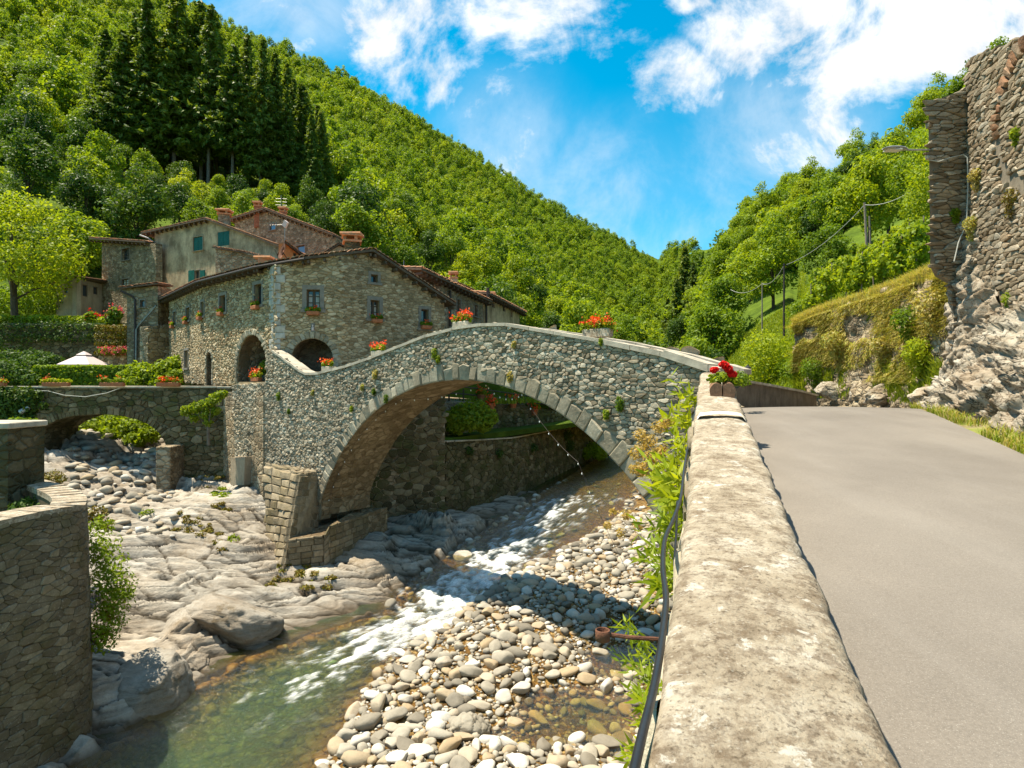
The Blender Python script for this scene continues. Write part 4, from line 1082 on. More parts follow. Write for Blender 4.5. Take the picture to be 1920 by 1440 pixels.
m = MB(); m.tube([P(1270, 940, 4.1), P(1268, 1000, 3.7), P(1264, 1060, 3.3)], .007, 6); tag(m.build('thin_cable', M['black_rubber']), 'thin black cable hanging beside the thick hose on the parapet edge', 'cable')
# rusty bracket with ring
rbk = thing('rusty_bracket', 'rusty iron rod with a round open cup sticking out over the gravel', 'bracket', P(1180, 1194, 2.0))
m = MB(); m.tube([P(1240, 1199, 2.0), P(1180, 1195, 2.0), P(1137, 1189, 2.0)], .0075, 8); m.build('rod', M['rust'], rbk)
m = MB(); c = P(1130, 1191, 2.0); m.lathe(c - Vector((0, 0, .018)), [(.021, 0), (.024, .002), (.024, .035), (.021, .037), (.020, .034), (.020, .006), (.001, .005)], 20); m.build('cup', M['rust'], rbk, True)

# ---------------------------------------------------------------- near left bastion and pillar
bas = thing('stone_bastion', 'round rubble retaining wall in the near left corner above the water', 'wall', (-9.3, 11.5, -7.2))
bl_ = [(-10.1, 6.5), (-9.25, 9.0), (-8.72, 10.8), (-8.52, 12.0), (-8.84, 12.7), (-9.36, 13.4), (-10.2, 14.2), (-11.4, 15.2), (-12.8, 16.2)]
def resample(line, n, z=None):
    pts = [Vector((p[0], p[1], 0)) for p in line]; out = []
    L = [0]
    for i in range(1, len(pts)): L.append(L[-1] + (pts[i] - pts[i - 1]).length)
    for t in np.linspace(0, L[-1], n):
        i = min(max(j for j in range(len(L)) if L[j] <= t + 1e-9), len(pts) - 2); f_ = (t - L[i]) / (L[i + 1] - L[i])
        p0 = pts[max(i - 1, 0)]; p1 = pts[i]; p2 = pts[i + 1]; p3 = pts[min(i + 2, len(pts) - 1)]
        out.append(.5 * ((2 * p1) + (p2 - p0) * f_ + (2 * p0 - 5 * p1 + 4 * p2 - p3) * f_ * f_ + (3 * p1 - p0 - 3 * p2 + p3) * f_ ** 3))
    return out, L[-1]
bp, bL = resample(bl_, 60)
def bas_top(i): return -2.46 - .10 * math.sin(i * .2) * (i < 30)
nrm = []
for i in range(60):
    d = bp[min(i + 1, 59)] - bp[max(i - 1, 0)]; nrm.append(Vector((d.y, -d.x, 0)).normalized())
m = MB(); vs_, fs_ = [], []
for i in range(60):
    zt = bas_top(i); b_ = .12
    vs_ += [bp[i] + nrm[i] * b_ + Vector((0, 0, -7.6)), bp[i] + Vector((0, 0, zt)), bp[i] - nrm[i] * .55 + Vector((0, 0, zt + .02)), bp[i] - nrm[i] * .6 + Vector((0, 0, -7.6))]
for i in range(59):
    for j in range(3): fs_.append((i * 4 + j, i * 4 + 4 + j, i * 4 + 5 + j, i * 4 + 1 + j))
fs_ += [(0, 1, 2, 3), (59 * 4 + 3, 59 * 4 + 2, 59 * 4 + 1, 59 * 4)]
m.add(vs_, [tuple(reversed(f)) for f in fs_]); m.build('core', M['bastion_mortar'], bas)
def basmap(u, v, h):
    t = min(max(u / bL * 59, 0), 58.999); i = int(t); f_ = t - i
    p = bp[i].lerp(bp[i + 1], f_); n = nrm[i].lerp(nrm[i + 1], f_); zt = bas_top(i) * (1 - f_) + bas_top(i + 1) * f_
    z = -7.4 + (zt + 7.4) * v / 5.0; bt = .12 * (1 - v / 5.0)
    return p + n * (bt + h) + Vector((0, 0, z))
M['bastion_stone'] = mat_stones('weathered brown grey stone', [(0, (.15, .125, .09)), (.4, (.215, .18, .13)), (.75, (.28, .24, .175)), (1, (.37, .325, .245))], stain_amt=.6, moss=(.10, .085, .025), moss_amt=.4)
m = MB(); rubble(m, lambda u, v: .1 < v < 4.95, (0, 0, bL, 5.0), .23, .105, basmap, rb, .026, .004, .48, .24); m.build('rubble_facing', M['bastion_stone'], bas)
m = MB()
for i in range(0, 59, 2):
    a, b = bp[i], bp[min(i + 2, 59)]; na, nb = nrm[i], nrm[min(i + 2, 59)]; z1, z2 = bas_top(i) + .03, bas_top(min(i + 2, 59)) + .03
    m.add([a + na * .03 + Vector((0, 0, z1 + rb.uniform(0, .03))), b + nb * .03 + Vector((0, 0, z2)), b - nb * .57 + Vector((0, 0, z2 + .02)), a - na * .57 + Vector((0, 0, z1 + .03)),
           a + na * .03 + Vector((0, 0, z1 - .1)), b + nb * .03 + Vector((0, 0, z2 - .1)), b - nb * .57 + Vector((0, 0, z2 - .1)), a - na * .57 + Vector((0, 0, z1 - .1))],
          [(0, 1, 2, 3), (4, 5, 1, 0), (7, 4, 0, 3), (5, 6, 2, 1), (6, 7, 3, 2)])
m.build('capping', M['lichen'], bas)
pil = thing('stone_pillar', 'square concrete capped pillar at the left edge of the photo', 'pillar', (-12.6, 14.6, -5.6))
m = MB(); m.box((-12.85, 14.6, -3.3), (2.6, 1.1, 4.6)); m.build('body', M['dark_masonry'], pil)
m = MB(); m.box((-12.85, 14.6, -.96), (2.72, 1.2, .14), bev=.02); m.build('cap', M['coping'], pil)

# ---------------------------------------------------------------- small side bridge
SBY = 27.0; sb = thing('side_bridge', 'small dark mossy stone bridge with a low arch beside the house', 'bridge', (-17.5, 28, -4.2))
SP = Plane((-26.0, SBY), d=(1, 0))
sarc = [(75, 806), (88, 797), (105, 789), (125, 783), (150, 779), (190, 777), (225, 779), (252, 785), (275, 794), (293, 806), (305, 820), (312, 836)]
sa = [SP.uv(*p) for p in sarc]; rt = SP.uv(452, 728)
o1 = [(0, -.19), (rt[0], -.19), (rt[0], -4.6), (sa[-1][0], -4.6)] + sa[::-1] + [(sa[0][0] - .2, -4.6), (0, -4.6)]
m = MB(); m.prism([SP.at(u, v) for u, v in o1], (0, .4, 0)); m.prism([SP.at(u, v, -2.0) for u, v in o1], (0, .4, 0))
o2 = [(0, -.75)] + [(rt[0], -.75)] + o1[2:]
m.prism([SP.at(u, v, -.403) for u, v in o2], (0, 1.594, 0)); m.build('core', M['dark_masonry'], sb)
m = MB()
for i in range(len(sa) - 1):
    n = 3
    for j in range(n):
        a = Vector(sa[i]).lerp(Vector(sa[i + 1]), j / n); b = Vector(sa[i]).lerp(Vector(sa[i + 1]), (j + .94) / n); d = (b - a).normalized(); nn_ = Vector((-d.y, d.x)); t = rb.uniform(.28, .42)
        stone_poly(m, [tuple(a), tuple(b), tuple(b + nn_ * t), tuple(a + nn_ * t)], lambda u, v, h: SP.at(u, v, h), rb, .045, .008, False)
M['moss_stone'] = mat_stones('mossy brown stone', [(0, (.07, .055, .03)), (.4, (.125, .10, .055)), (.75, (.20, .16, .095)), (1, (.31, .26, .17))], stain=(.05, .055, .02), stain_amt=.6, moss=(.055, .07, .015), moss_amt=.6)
m.build('arch_ring', M['moss_stone'], sb)
ip2 = inpoly(o1); scx, scz = SP.uv(190, 777)
m = MB(); rubble(m, lambda u, v: ip2(u, v) and v < -.28 and not any(math.hypot(u - a, v - b) < .34 for a, b in sa), (0, -4.6, rt[0], -.2), .38, .22, lambda u, v, h: SP.at(u, v, h), rb, .05, .02); m.build('rubble_facing', M['moss_stone'], sb)
for off in (.2, -2.2 + .2):
    m = MB(); u = 0
    while u < rt[0]:
        l = rb.uniform(.7, 1.1); m.box(SP.at(min(u + l / 2, rt[0]), -.15 + rb.uniform(0, .02), off - .38), (l - .015, .5, .09), bev=.012); u += l
    m.build('coping', M['coping'], sb)
m = MB(); m.box((P(318, 870, 26.4).x, 26.5, -3.6), (.62, 1.2, 1.9), bev=.03); m.build('pier', M['old_masonry'], sb)
m = MB(); m.tube([P(42, 772, 26.8), P(48, 745, 26.85), P(60, 732, 26.85), P(90, 733, 26.85), P(120, 741, 26.85), P(160, 744, 26.85), P(200, 737, 26.85), P(225, 728, 26.85)], .018, 6)
tag(m.build('hanging_cable', M['wire']), 'grey cable drooping across the front of the small side bridge', 'cable')
m = MB(); m.tube([P(55, 763, 26.7), P(42, 771, 26.6)], [.09, .12], 12); m.tube([P(42, 771, 26.6), P(38, 773, 26.58)], [.125, .115], 12); m.tube([P(60, 757, 26.9), P(55, 763, 26.7)], .03, 8)
tag(m.build('floodlight', M['lamp_metal']), 'small white floodlight fixed to the ivy end of the side bridge', 'lamp')

# ---------------------------------------------------------------- walls on the far bank, behind the arch
def ribbon_wall(name, label, top, zb, thick, mat, cat='wall', facing=None, su=.4, sv=.24, h=.045, cap=None, hang=0, rng=rb):
    """wall along a plan line given by its top points; solid with stone facing on the eye's side"""
    c = sum(top, Vector()) / len(top); root = thing(name, label, cat, (c.x, c.y, zb))
    m = MB(); f = MB(); k = MB()
    for i in range(len(top) - 1):
        a, b = top[i], top[i + 1]; pln = Plane((a.x, a.y), (b.x, b.y)); back = -pln.n * thick
        m.prism([a, b, Vector((b.x, b.y, zb)), Vector((a.x, a.y, zb))], back)
        L = pln.len; za, zb2 = a.z, b.z
        if facing: f = MB(); rubble(f, lambda u, v: 0 < u < L and v < za + (zb2 - za) * u / L - .08, (0, zb, L, max(za, zb2)), su, sv, lambda u, v, hh: pln.at(u, v, hh), rng, h, .02)
        if facing and f.v: f.build('rubble_facing', facing, root)
        if cap: k.prism([a + pln.n * .06, b + pln.n * .06, b + back, a + back], (0, 0, .07))
    m.build('core', mat, root)
    if cap: k.build('coping', cap, root)
    return root
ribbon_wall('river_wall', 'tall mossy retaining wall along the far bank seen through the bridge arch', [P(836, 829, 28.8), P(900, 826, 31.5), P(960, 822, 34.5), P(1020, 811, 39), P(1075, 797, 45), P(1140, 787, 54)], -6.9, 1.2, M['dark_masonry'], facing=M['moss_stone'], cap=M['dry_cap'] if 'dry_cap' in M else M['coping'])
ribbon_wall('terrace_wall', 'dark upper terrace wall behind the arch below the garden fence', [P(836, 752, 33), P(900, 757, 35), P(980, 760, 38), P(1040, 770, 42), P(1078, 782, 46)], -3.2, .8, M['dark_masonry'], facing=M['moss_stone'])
ribbon_wall('buttress_wall', 'tall wall end below the piazza behind the left side of the arch', [P(640, 738, 24.8), P(738, 738, 26.6), P(834, 738, 28.0)], -6.9, 2.4, M['old_masonry'], facing=M['moss_stone'])
m = MB(); m.prism([(-3.2, 29, -2.6), (7, 46, -2.6), (10, 56, -2.6), (9, 58, -2.6), (-1, 40, -2.6), (-5, 31, -2.6)], (0, 0, -.3)); tag(m.build('lower_terrace', M['forest_floor']), kind='structure')
m = MB(); m.prism([(-3.3, 33.6, -1.15), (4.9, 46.6, -1.5), (2, 52, -1.4), (-9, 40, -1.1), (-7, 30, -1.1)], (0, 0, -.3)); tag(m.build('upper_terrace', M['forest_floor']), kind='structure')
fen = thing('garden_fence', 'brown wooden rail fence on the terrace seen through the arch', 'fence', P(930, 758, 36))
for i in range(9):
    t = i / 8; px = 842 + 215 * t; Y = 33.4 + 10.5 * t; py = 752 + 24 * t ** 1.3
    m = MB(); m.box(P(px, py - 9, Y), (.09, .09, .95)); m.build('post', M['dark_wood'], fen)
for dz in (.45, .85):
    m = MB(); m.tube([P(842 + 215 * t, 752 + 24 * t ** 1.3, 33.4 + 10.5 * t) + Vector((0, 0, dz)) for t in np.linspace(0, 1, 9)], .045, 6); m.build('rail', M['dark_wood'], fen)

# ---------------------------------------------------------------- ruined tower wall on the right, with rock below
M['tower_stone'] = mat_stones('warm grey ruin stone', [(0, (.17, .13, .085)), (.35, (.285, .23, .16)), (.7, (.40, .335, .245)), (1, (.53, .465, .37))], stain_amt=.5, warm=(.40, .26, .15))
M['tower_mortar'] = mat_plain('ruin mortar', (.25, .21, .16), .95, .4, 5, .7, spec=.1)
tw = thing('ruined_wall', 'tall ruined rubble wall with a broken brick arch above the road', 'ruin', (11.3, 14.5, 0))
TP = Plane((11.15, 15.0), d=(-.317, -1)); TP.n = Vector((-1, .317, 0)).normalized()
big_px = [(1815, 152), (1811, 118), (1835, 105), (1862, 92), (1890, 82), (1925, 70)]
bt = [TP.uv(*p) for p in big_px]
bt = [(0, bt[0][1])] + [(max(u, 0), v) for u, v in bt] + [(5.5, 6.6), (9, 5.6), (9, -1.5), (0, -1.5)]
m = MB(); m.prism([TP.at(u, v) for u, v in bt], -TP.n * .9); m.build('core', M['tower_mortar'], tw)
ipt = inpoly(bt)
ac = TP.uv(1935, 205); AR = 1.42
def ins_t(u, v): return ipt(u, v) and abs(math.hypot(u - ac[0], (v - ac[1])) - AR) > .16
m = MB(); rubble(m, ins_t, (0, -1.5, 6.5, 8.2), .27, .085, lambda u, v, h: TP.at(u, v, h), rb, .06, .009, .48, .22); m.build('rubble_facing', M['tower_stone'], tw)
m = MB(); t = math.radians(60)
while t < math.radians(178):
    b = t + .10; stone_poly(m, [(ac[0] + r_ * math.cos(a_), ac[1] + r_ * math.sin(a_)) for r_, a_ in ((AR - .16, t), (AR + .16, t), (AR + .16, b), (AR - .16, b))], lambda u, v, h: TP.at(u, v, h), rb, .10, .012, False); t += .125
m.build('brick_arch', mat_stones('arch brick', [(0, (.26, .13, .075)), (.5, (.40, .22, .13)), (1, (.52, .40, .30))], stain_amt=.3), tw)
TE = Plane((10.15, 14.95), d=(1, .05))          # the wall's narrow end, facing the eye
ends = [(1744, 500), (1743, 345), (1741, 250), (1742, 193), (1760, 186), (1785, 176), (1806, 168), (1816, 152), (1816, 690), (1786, 690), (1788, 600), (1785, 540), (1778, 520)]
et = [TE.uv(*p) for p in ends]
m = MB(); m.prism([TE.at(u, v) for u, v in et], Vector((1.05, 1.35, 0))); m.build('core', M['tower_mortar'], tw)
ipe = inpoly([(u + (.04 if u < .3 else 0), v) for u, v in et]); m = MB(); rubble(m, ipe, (min(p[0] for p in et), -1, max(p[0] for p in et), 7.5), .28, .085, lambda u, v, h: TE.at(u, v, h), rb, .06, .009, .46, .2); m.build('rubble_facing', M['tower_stone'], tw)
# street lamp on the wall
lp = thing('street_lamp', 'grey street lamp head on a thin arm fixed to the ruined wall', 'street lamp', P(1742, 281, 14.9))
m = MB(); m.tube([P(1744, 281, 14.95), P(1720, 281, 14.8), P(1700, 281, 14.7)], .022, 8); m.build('arm', M['lamp_metal'], lp)
m = MB(); c0 = P(1702, 280, 14.7); c1 = P(1655, 279, 14.4)
prof = [(0, .03, .03), (.12, .07, .06), (.4, .13, .075), (.75, .14, .06), (1, .05, .02)]
vs_, fs_ = [], []
for t, wd, hh in prof:
    c = c0.lerp(c1, t)
    for j in range(10):
        a = 2 * math.pi * j / 10; vs_.append(c + Vector((.0, math.cos(a) * wd, max(math.sin(a), -.25) * hh)))
for i in range(4):
    for j in range(10): fs_.append((i * 10 + j, i * 10 + (j + 1) % 10, i * 10 + 10 + (j + 1) % 10, i * 10 + 10 + j))
fs_ += [tuple(range(10)), tuple(range(49, 39, -1))]
m.add(vs_, fs_); m.build('lamp_head', M['lamp_metal'], lp, True)
m = MB(); m.box(c0.lerp(c1, .6) - Vector((0, 0, .03)), (.36, .2, .03), bev=.008); m.build('lamp_glass', mat_plain('lamp lens', (.6, .6, .56), .2, .1, 5, 0), lp)
m = MB(); m.tube([P(1742, 300, 14.9), P(1760, 303, 14.85), P(1780, 296, 14.8), P(1806, 290, 14.8), P(1814, 296, 14.75), P(1815, 350, 14.75), P(1812, 420, 14.7), P(1797, 455, 14.6), P(1789, 490, 14.55)], .014, 6)
tag(m.build('wall_cable', M['wire']), 'pale cable running down the corner of the ruined wall under the lamp', 'cable')

# rock face under the ruin, down to the road verge
def rock_patch(name, rows, nu, nv, mat, amp, seed, label=None, cat=None, kind=None, strata=(.3, 1.6, .5)):
    """surface through a list of rows of points (lower to upper), roughened"""
    R_ = [[np.array(p) for p in r] for r in rows]
    uu = np.linspace(0, 1, nu); vv = np.linspace(0, 1, nv)
    rs_ = np.array([[[np.interp(u, np.linspace(0, 1, len(r)), [p[c] for p in r]) for c in range(3)] for u in uu] for r in R_])
    G = np.array([[ [np.interp(v, np.linspace(0, 1, len(R_)), rs_[:, i, c]) for c in range(3)] for v in vv] for i in range(nu)])
    du = np.gradient(G, axis=0); dv = np.gradient(G, axis=1); N = np.cross(du, dv); N /= np.linalg.norm(N, axis=-1, keepdims=True) + 1e-9
    x, y, z = G[..., 0], G[..., 1], G[..., 2]
    w_ = fbm(x * .8, y * .8, z * .8, 4, seed)
    q = strata[0] * x + strata[1] * z + strata[2] * y + .7 * w_
    f_ = q * 1.7 - np.floor(q * 1.7); s_ = np.where(f_ < .75, f_ / .75, (1 - f_) / .25) - .5
    f2 = q * 5.1 - np.floor(q * 5.1); s2 = np.where(f2 < .75, f2 / .75, (1 - f2) / .25) - .5
    wv1, wg1, wt1 = worley(x * 1.1 + .3 * w_, y * 1.1, z * 1.5, seed + 7); wv2, wg2, wt2 = worley(x * 3.1 + .4 * w_, y * 3.1, z * 4.0, seed + 9)
    d = amp * (.7 * w_ + .14 * s_ + .8 * (wv1 - .5) + .9 * wt1 + .25 * s_ - .45 * np.exp(-(wg1 / .06) ** 2) + .24 * (wv2 - .5) + .3 * wt2 - .16 * np.exp(-(wg2 / .08) ** 2) + .12 * fbm(x * 3, y * 3, z * 3, 4, seed + 3))
    G = G + N * d[..., None]
    c = G.reshape(-1, 3); base = np.array([c[:, 0].mean(), c[:, 1].mean(), c[:, 2].min()])
    me = npmesh(name, c - base, grid_faces(nu, nv), mat, True)
    return tag(mkobj(name, me, None, tuple(base)), label, cat, None, kind)
M['cliff'] = None
def mat_cliff():
    t = NT('pale pink grey cliff rock'); co = t.coord((1, 1, 1.5), (.5, .4, 0)); cc = t.coord()
    a = t.noise(co, 1.7, 9, .68, .5); b = t.noise(cc, .8, 5)
    c = t.ramp(a, [(.3, (.17, .135, .095)), (.42, (.33, .28, .21)), (.56, (.48, .43, .35)), (.72, (.60, .56, .48))]); rg = t.math('ABSOLUTE', t.math('SUBTRACT', t.noise(t.coord((1, 1, 1.6)), 2.6, 6, .6, .4), .5)); c = t.mix(t.ramp(rg, [(.0, .95), (.03, 0)]), c, (.022, .016, .010))
    c = t.mix(t.math('MULTIPLY', t.ramp(b, [(.46, 0), (.62, 1)]), .5), c, (.26, .18, .11))
    h = t.math('ADD', a, t.math('MULTIPLY', t.noise(cc, 9, 8, .72), .5))
    t.pbsdf(c, .92, t.bump(h, 1, .12), spec=.12); return t.m
M['cliff'] = mat_cliff()
rock_patch('rock_face', [[(4.5, -4, -1.9), (7.2, 8.0, -1.02), (8.75, 12.4, -.66), (9.9, 14.6, -.62), (11.4, 16.6, -.7)],
    [(5.2, -4, -1.0), (7.6, 8.0, -.3), (9.2, 12.3, .15), (10.2, 14.4, .1), (11.6, 16.4, -.2)],
    [(6.0, -4, .5), (8.1, 8, .9), (9.75, 12.2, 1.0), (10.7, 14.4, .5), (11.7, 16.2, .1)],
    [(7.2, -4, 1.4), (8.9, 8, 1.9), (10.6, 12.6, 1.75), (11.2, 14.7, 1.25), (12.0, 16.2, .5)]], 300, 110, M['cliff'], .34, 91, kind='structure')
def tpt(px, py, h): u, v = TP.uv(px, py); return tuple(TP.at(u, v, h))
rock_patch('rock_face', [[tpt(1788, 745, .45), tpt(1830, 760, .6), tpt(1925, 770, .9)], [tpt(1789, 690, .30), tpt(1830, 690, .42), tpt(1925, 690, .5)], [tpt(1792, 620, .16), tpt(1835, 620, .34), tpt(1915, 630, .12)], [tpt(1786, 545, .12), tpt(1825, 540, .42), tpt(1880, 555, .02)],
    [tpt(1782, 480, .10), tpt(1815, 475, .38), tpt(1850, 490, .0)], [tpt(1795, 420, .06), tpt(1815, 410, .26), tpt(1838, 420, -.02)], [tpt(1806, 365, .02), tpt(1818, 360, .12), tpt(1828, 365, -.04)]], 130, 190, M['cliff'], .22, 93, kind='structure')

# ---------------------------------------------------------------- terrace wall with dry grass, right
tw_top = [(1488, 612, 31.5), (1500, 603, 31), (1520, 594, 30), (1560, 580, 28.2), (1640, 556, 24.4), (1700, 536, 21.4), (1745, 520, 19.4), (1790, 503, 17.6)]
TT = [P(*p) for p in tw_top]
def below(p, z, push): n = Vector((p.x, p.y, 0)).normalized(); return Vector((p.x - n.x * push, p.y - n.y * push, z))
rows = [[tuple(below(p, -1.1, 1.9)) for p in TT], [tuple(below(p, -.2, 1.4)) for p in TT], [tuple(below(p, .7, .9)) for p in TT], [tuple(below(p, p.z * .62, .42)) for p in TT], [tuple(p) for p in TT], [tuple(Vector((p.x, p.y, p.z + .15)) * 1.05) for p in TT]]
rock_patch('terrace_slope', rows, 150, 60, M['old_masonry'], .22, 95, 'steep rubble terrace wall overgrown with dry grass beyond the road bend', 'retaining wall')
ys = np.arange(-6, 34, .5)
vl = interp(ys, [-8, 0, 8, 12.6, 16, 20, 25, 34], [1.1, 3.5, 6.56, 8.4, 10.3, 13.5, 18.4, 29.9]); vr = np.where(ys < 17, vl + 1.6, vl + 8)
ss = np.linspace(0, 1, 12); YY = ys[:, None] + 0 * ss; XX = vl[:, None] + (vr - vl)[:, None] * ss; ZZ = rdz(YY) - .03 + .12 * ss + .06 * fbm(XX * 2, YY * 2, 0, 3, 99)
def mat_verge():
    t = NT('verge soil with thin grass'); co = t.coord()
    c = t.ramp(t.noise(co, 2.2, 6, .65), [(.35, (.20, .16, .09)), (.5, (.26, .24, .09)), (.65, (.16, .20, .03))]); t.pbsdf(c, .95, t.bump(t.noise(co, 14, 6, .7), .8, .05), spec=.1); return t.m
M['verge'] = mat_verge()
tag(mkobj('verge', npmesh('verge', np.stack([XX, YY, ZZ], -1).reshape(-1, 3), grid_faces(len(ys), 12)[:, ::-1], M['verge'], True)), kind='structure')
p = P(1690, 730, 21.0); boulder('boulder', 'upright dark leaning boulder at the foot of the overgrown terrace wall', tuple(P(1612, 728, 25)), (.45, .35, .8), .3, 61, 12, M['cliff'], .2, tilt=(0, .45))
boulder('boulder', 'long low tan boulder lying right of the upright leaning one', tuple(P(1672, 737, 22.5)), (1.5, .5, .42), .5, 62, 13, M['cliff'], .22, tilt=(0, -.12))
boulder('boulder', 'small rough rock where the verge meets the rock face', tuple(P(1735, 745, 17.5)), (.7, .4, .35), .5, 63, 12, M['cliff'], .2)
boulder('boulder', 'squat grey rock beside the end of the far parapet', tuple(P(1560, 736, 26.5)), (.8, .5, .5), .1, 64, 12, M['cliff'], .2)
# ---------------------------------------------------------------- houses
rh = random.Random(21)
def cut(o, cutter_mb):
    if not cutter_mb.v: return
    c = cutter_mb.build('cutter', M['dark_wood'], base=(0, 0, 0))
    off = WLOC[o.name]; c.location = (0, 0, 0)
    md = o.modifiers.new('b', 'BOOLEAN'); md.operation = 'DIFFERENCE'; md.solver = 'EXACT'; md.object = c
    bpy.context.view_layer.update()
    dg = bpy.context.evaluated_depsgraph_get()
    me = D.meshes.new_from_object(o.evaluated_get(dg)); o.modifiers.remove(md)
    if len(me.polygons) > 3:
        old = o.data; o.data = me; me.name = o.name; D.meshes.remove(old)
    cm = c.data; D.objects.remove(c); D.meshes.remove(cm)

def archpoly(u0, v0, u1, v1, n=14):
    r = (u1 - u0) / 2; c = (u0 + u1) / 2; vs = max(v1 - r, v0 + .01); ry = v1 - vs
    return [(u0, v0), (u1, v0)] + [(c + r * math.cos(t), vs + ry * math.sin(t)) for t in np.linspace(0, math.pi, n)]

class Facade:
    """one wall of a house: solid with cut openings, stone facing, windows"""
    def __init__(s, root, plane, poly_px, mat, thick=.45, stones=None, su=.36, sv=.2, sh=.035, zlow=None):
        s.r = root; s.p = plane; s.poly = [plane.uv(*p) for p in poly_px]; s.mat = mat; s.th = thick
        if zlow is not None: s.poly = [(u, zlow if (py is None) else v) for (u, v), py in zip(s.poly, [q[1] if q[1] < 9000 else None for q in poly_px])]
        s.stones = stones; s.su, s.sv, s.sh = su, sv, sh; s.open = []; s.deep = []
    def rect(s, x0, y0, x1, y1):
        a = s.p.uv(x0, (y0 + y1) / 2); b = s.p.uv(x1, (y0 + y1) / 2); mx_ = (x0 + x1) / 2
        t = s.p.uv(mx_, y0)[1]; bt = s.p.uv(mx_, y1)[1]
        return min(a[0], b[0]), bt, max(a[0], b[0]), t
    def wall(s):
        m = MB(); pts = [s.p.at(u, v) for u, v in s.poly]; m.prism(pts, -s.p.n * s.th)
        o = m.build('wall', s.mat, s.r)
        c = MB()
        for poly, dp in s.open: c.prism([s.p.at(u, v, .3) for u, v in poly], -s.p.n * (dp + .3))
        if s.open:
            bm = bmesh.new(); bm.from_mesh(o.data); bmesh.ops.recalc_face_normals(bm, faces=bm.faces); bm.to_mesh(o.data); bm.free()
            cut(o, c)
        if s.stones:
            ip = inpoly(s.poly); holes = [inpoly(grow(p, .10)) for p, d in s.open]
            us = [p[0] for p in s.poly]; vs = [p[1] for p in s.poly]; m = MB()
            rubble(m, lambda u, v: ip(u, v) and not any(h(u, v) for h in holes), (min(us), min(vs), max(us), max(vs)), s.su, s.sv, lambda u, v, h: s.p.at(u, v, h), rh, s.sh, .016)
            m.build('rubble_facing', s.stones, s.r)
        return o
    def window(s, x0, y0, x1, y1, kind='casement', trim=.14, dp=.22, sill=True, trim_mat='stone_trim'):
        u0, v0, u1, v1 = s.rect(x0, y0, x1, y1); P_ = s.p
        s.open.append(([(u0, v0), (u1, v0), (u1, v1), (u0, v1)], dp)); n = P_.n
        fr = MB()
        def bx(mb, a, b, c, d, h0, h1): mb.prism([P_.at(a, b, h1), P_.at(c, b, h1), P_.at(c, d, h1), P_.at(a, d, h1)], -n * (h1 - h0))
        if trim:
            t = trim; m = MB()
            bx(m, u0 - t, v1, u1 + t, v1 + t, -.02, .055); bx(m, u0 - t, v0, u0, v1, -.02, .05); bx(m, u1, v0, u1 + t, v1, -.02, .05)
            bx(m, u0 - t - .05, v0 - t * .8, u1 + t + .05, v0, -.02, .10); m.build('window_surround', M[trim_mat], s.r)
        if kind == 'shutter':
            m = MB(); mid = (u0 + u1) / 2
            for a, b in ((u0 + .01, mid - .008), (mid + .008, u1 - .01)):
                bx(m, a, v0 + .01, b, v1 - .01, -.06, -.02)
                nb = max(4, int((v1 - v0) / .09))
                for i in range(nb):
                    z = v0 + .06 + (v1 - v0 - .12) * i / nb; bx(m, a + .05, z, b - .05, z + .05, -.02, -.004)
            return m.build('shutter', M['green_shutter'], s.r)
        w = .055; m = MB()
        bx(m, u0, v0, u0 + w, v1, -dp, -dp + .07); bx(m, u1 - w, v0, u1, v1, -dp, -dp + .07); bx(m, u0 + w, v1 - w, u1 - w, v1, -dp, -dp + .07); bx(m, u0 + w, v0, u1 - w, v0 + w, -dp, -dp + .07)
        if kind in ('casement', 'curtain'):
            c = (u0 + u1) / 2; bx(m, c - .045, v0 + w, c + .045, v1 - w, -dp, -dp + .075)
            for f_ in (.36, .68):
                z = v0 + (v1 - v0) * f_; bx(m, u0 + w, z - .015, c - .045, z + .015, -dp, -dp + .06); bx(m, c + .045, z - .015, u1 - w, z + .015, -dp, -dp + .06)
        wn = m.build('window', M['window_wood'], s.r)
        m = MB(); bx(m, u0 + w * .5, v0 + w * .5, u1 - w * .5, v1 - w * .5, -dp + .004, -dp + .02); m.build('pane', M['glass'], wn)
        if kind == 'curtain':
            m = MB(); c = (u0 + u1) / 2
            bx(m, u0 + w, v0 + w, c - .07, v1 - w - .12, -dp + .02, -dp + .028); bx(m, c + .07, v0 + w, u1 - w, v1 - w - .12, -dp + .02, -dp + .028); m.build('curtain', M['curtain'], wn)
        return wn
    def arch(s, x0, y0, x1, y1, dp=1.0, ring=.28, stone='ring_stone', door=None):
        u0, v0, u1, v1 = s.rect(x0, y0, x1, y1); s.open.append((archpoly(u0, v0, u1, v1), min(dp, s.th + .5)))
        r = (u1 - u0) / 2; c = (u0 + u1) / 2; vs = max(v1 - r, v0 + .01); ry = v1 - vs
        if ring:
            m = MB(); n = max(9, int(math.pi * r / .16))
            for i in range(n):
                a, b = math.pi * i / n, math.pi * (i + .94) / n
                stone_poly(m, [(c + (r + d) * math.cos(t), vs + (ry + d) * math.sin(t)) for d, t in ((0, a), (ring, a), (ring, b), (0, b))], lambda u, v, h: s.p.at(u, v, h), rh, .05, .008, False)
            v = v0
            while v < vs - .05:
                hh = rh.uniform(.18, .3)
                for sd in (-1, 1):
                    a_, b_ = (u0 - ring * rh.uniform(.7, 1.1), u0) if sd < 0 else (u1, u1 + ring * rh.uniform(.7, 1.1))
                    stone_poly(m, [(a_, v), (b_, v), (b_, min(v + hh, vs)), (a_, min(v + hh, vs))], lambda u, v, h: s.p.at(u, v, h), rh, .045, .008, False)
                v += hh
            m.build('arch_surround', M[stone], s.r)
        # lining and dark back of the recess
        ap = archpoly(u0, v0, u1, v1); m = MB()
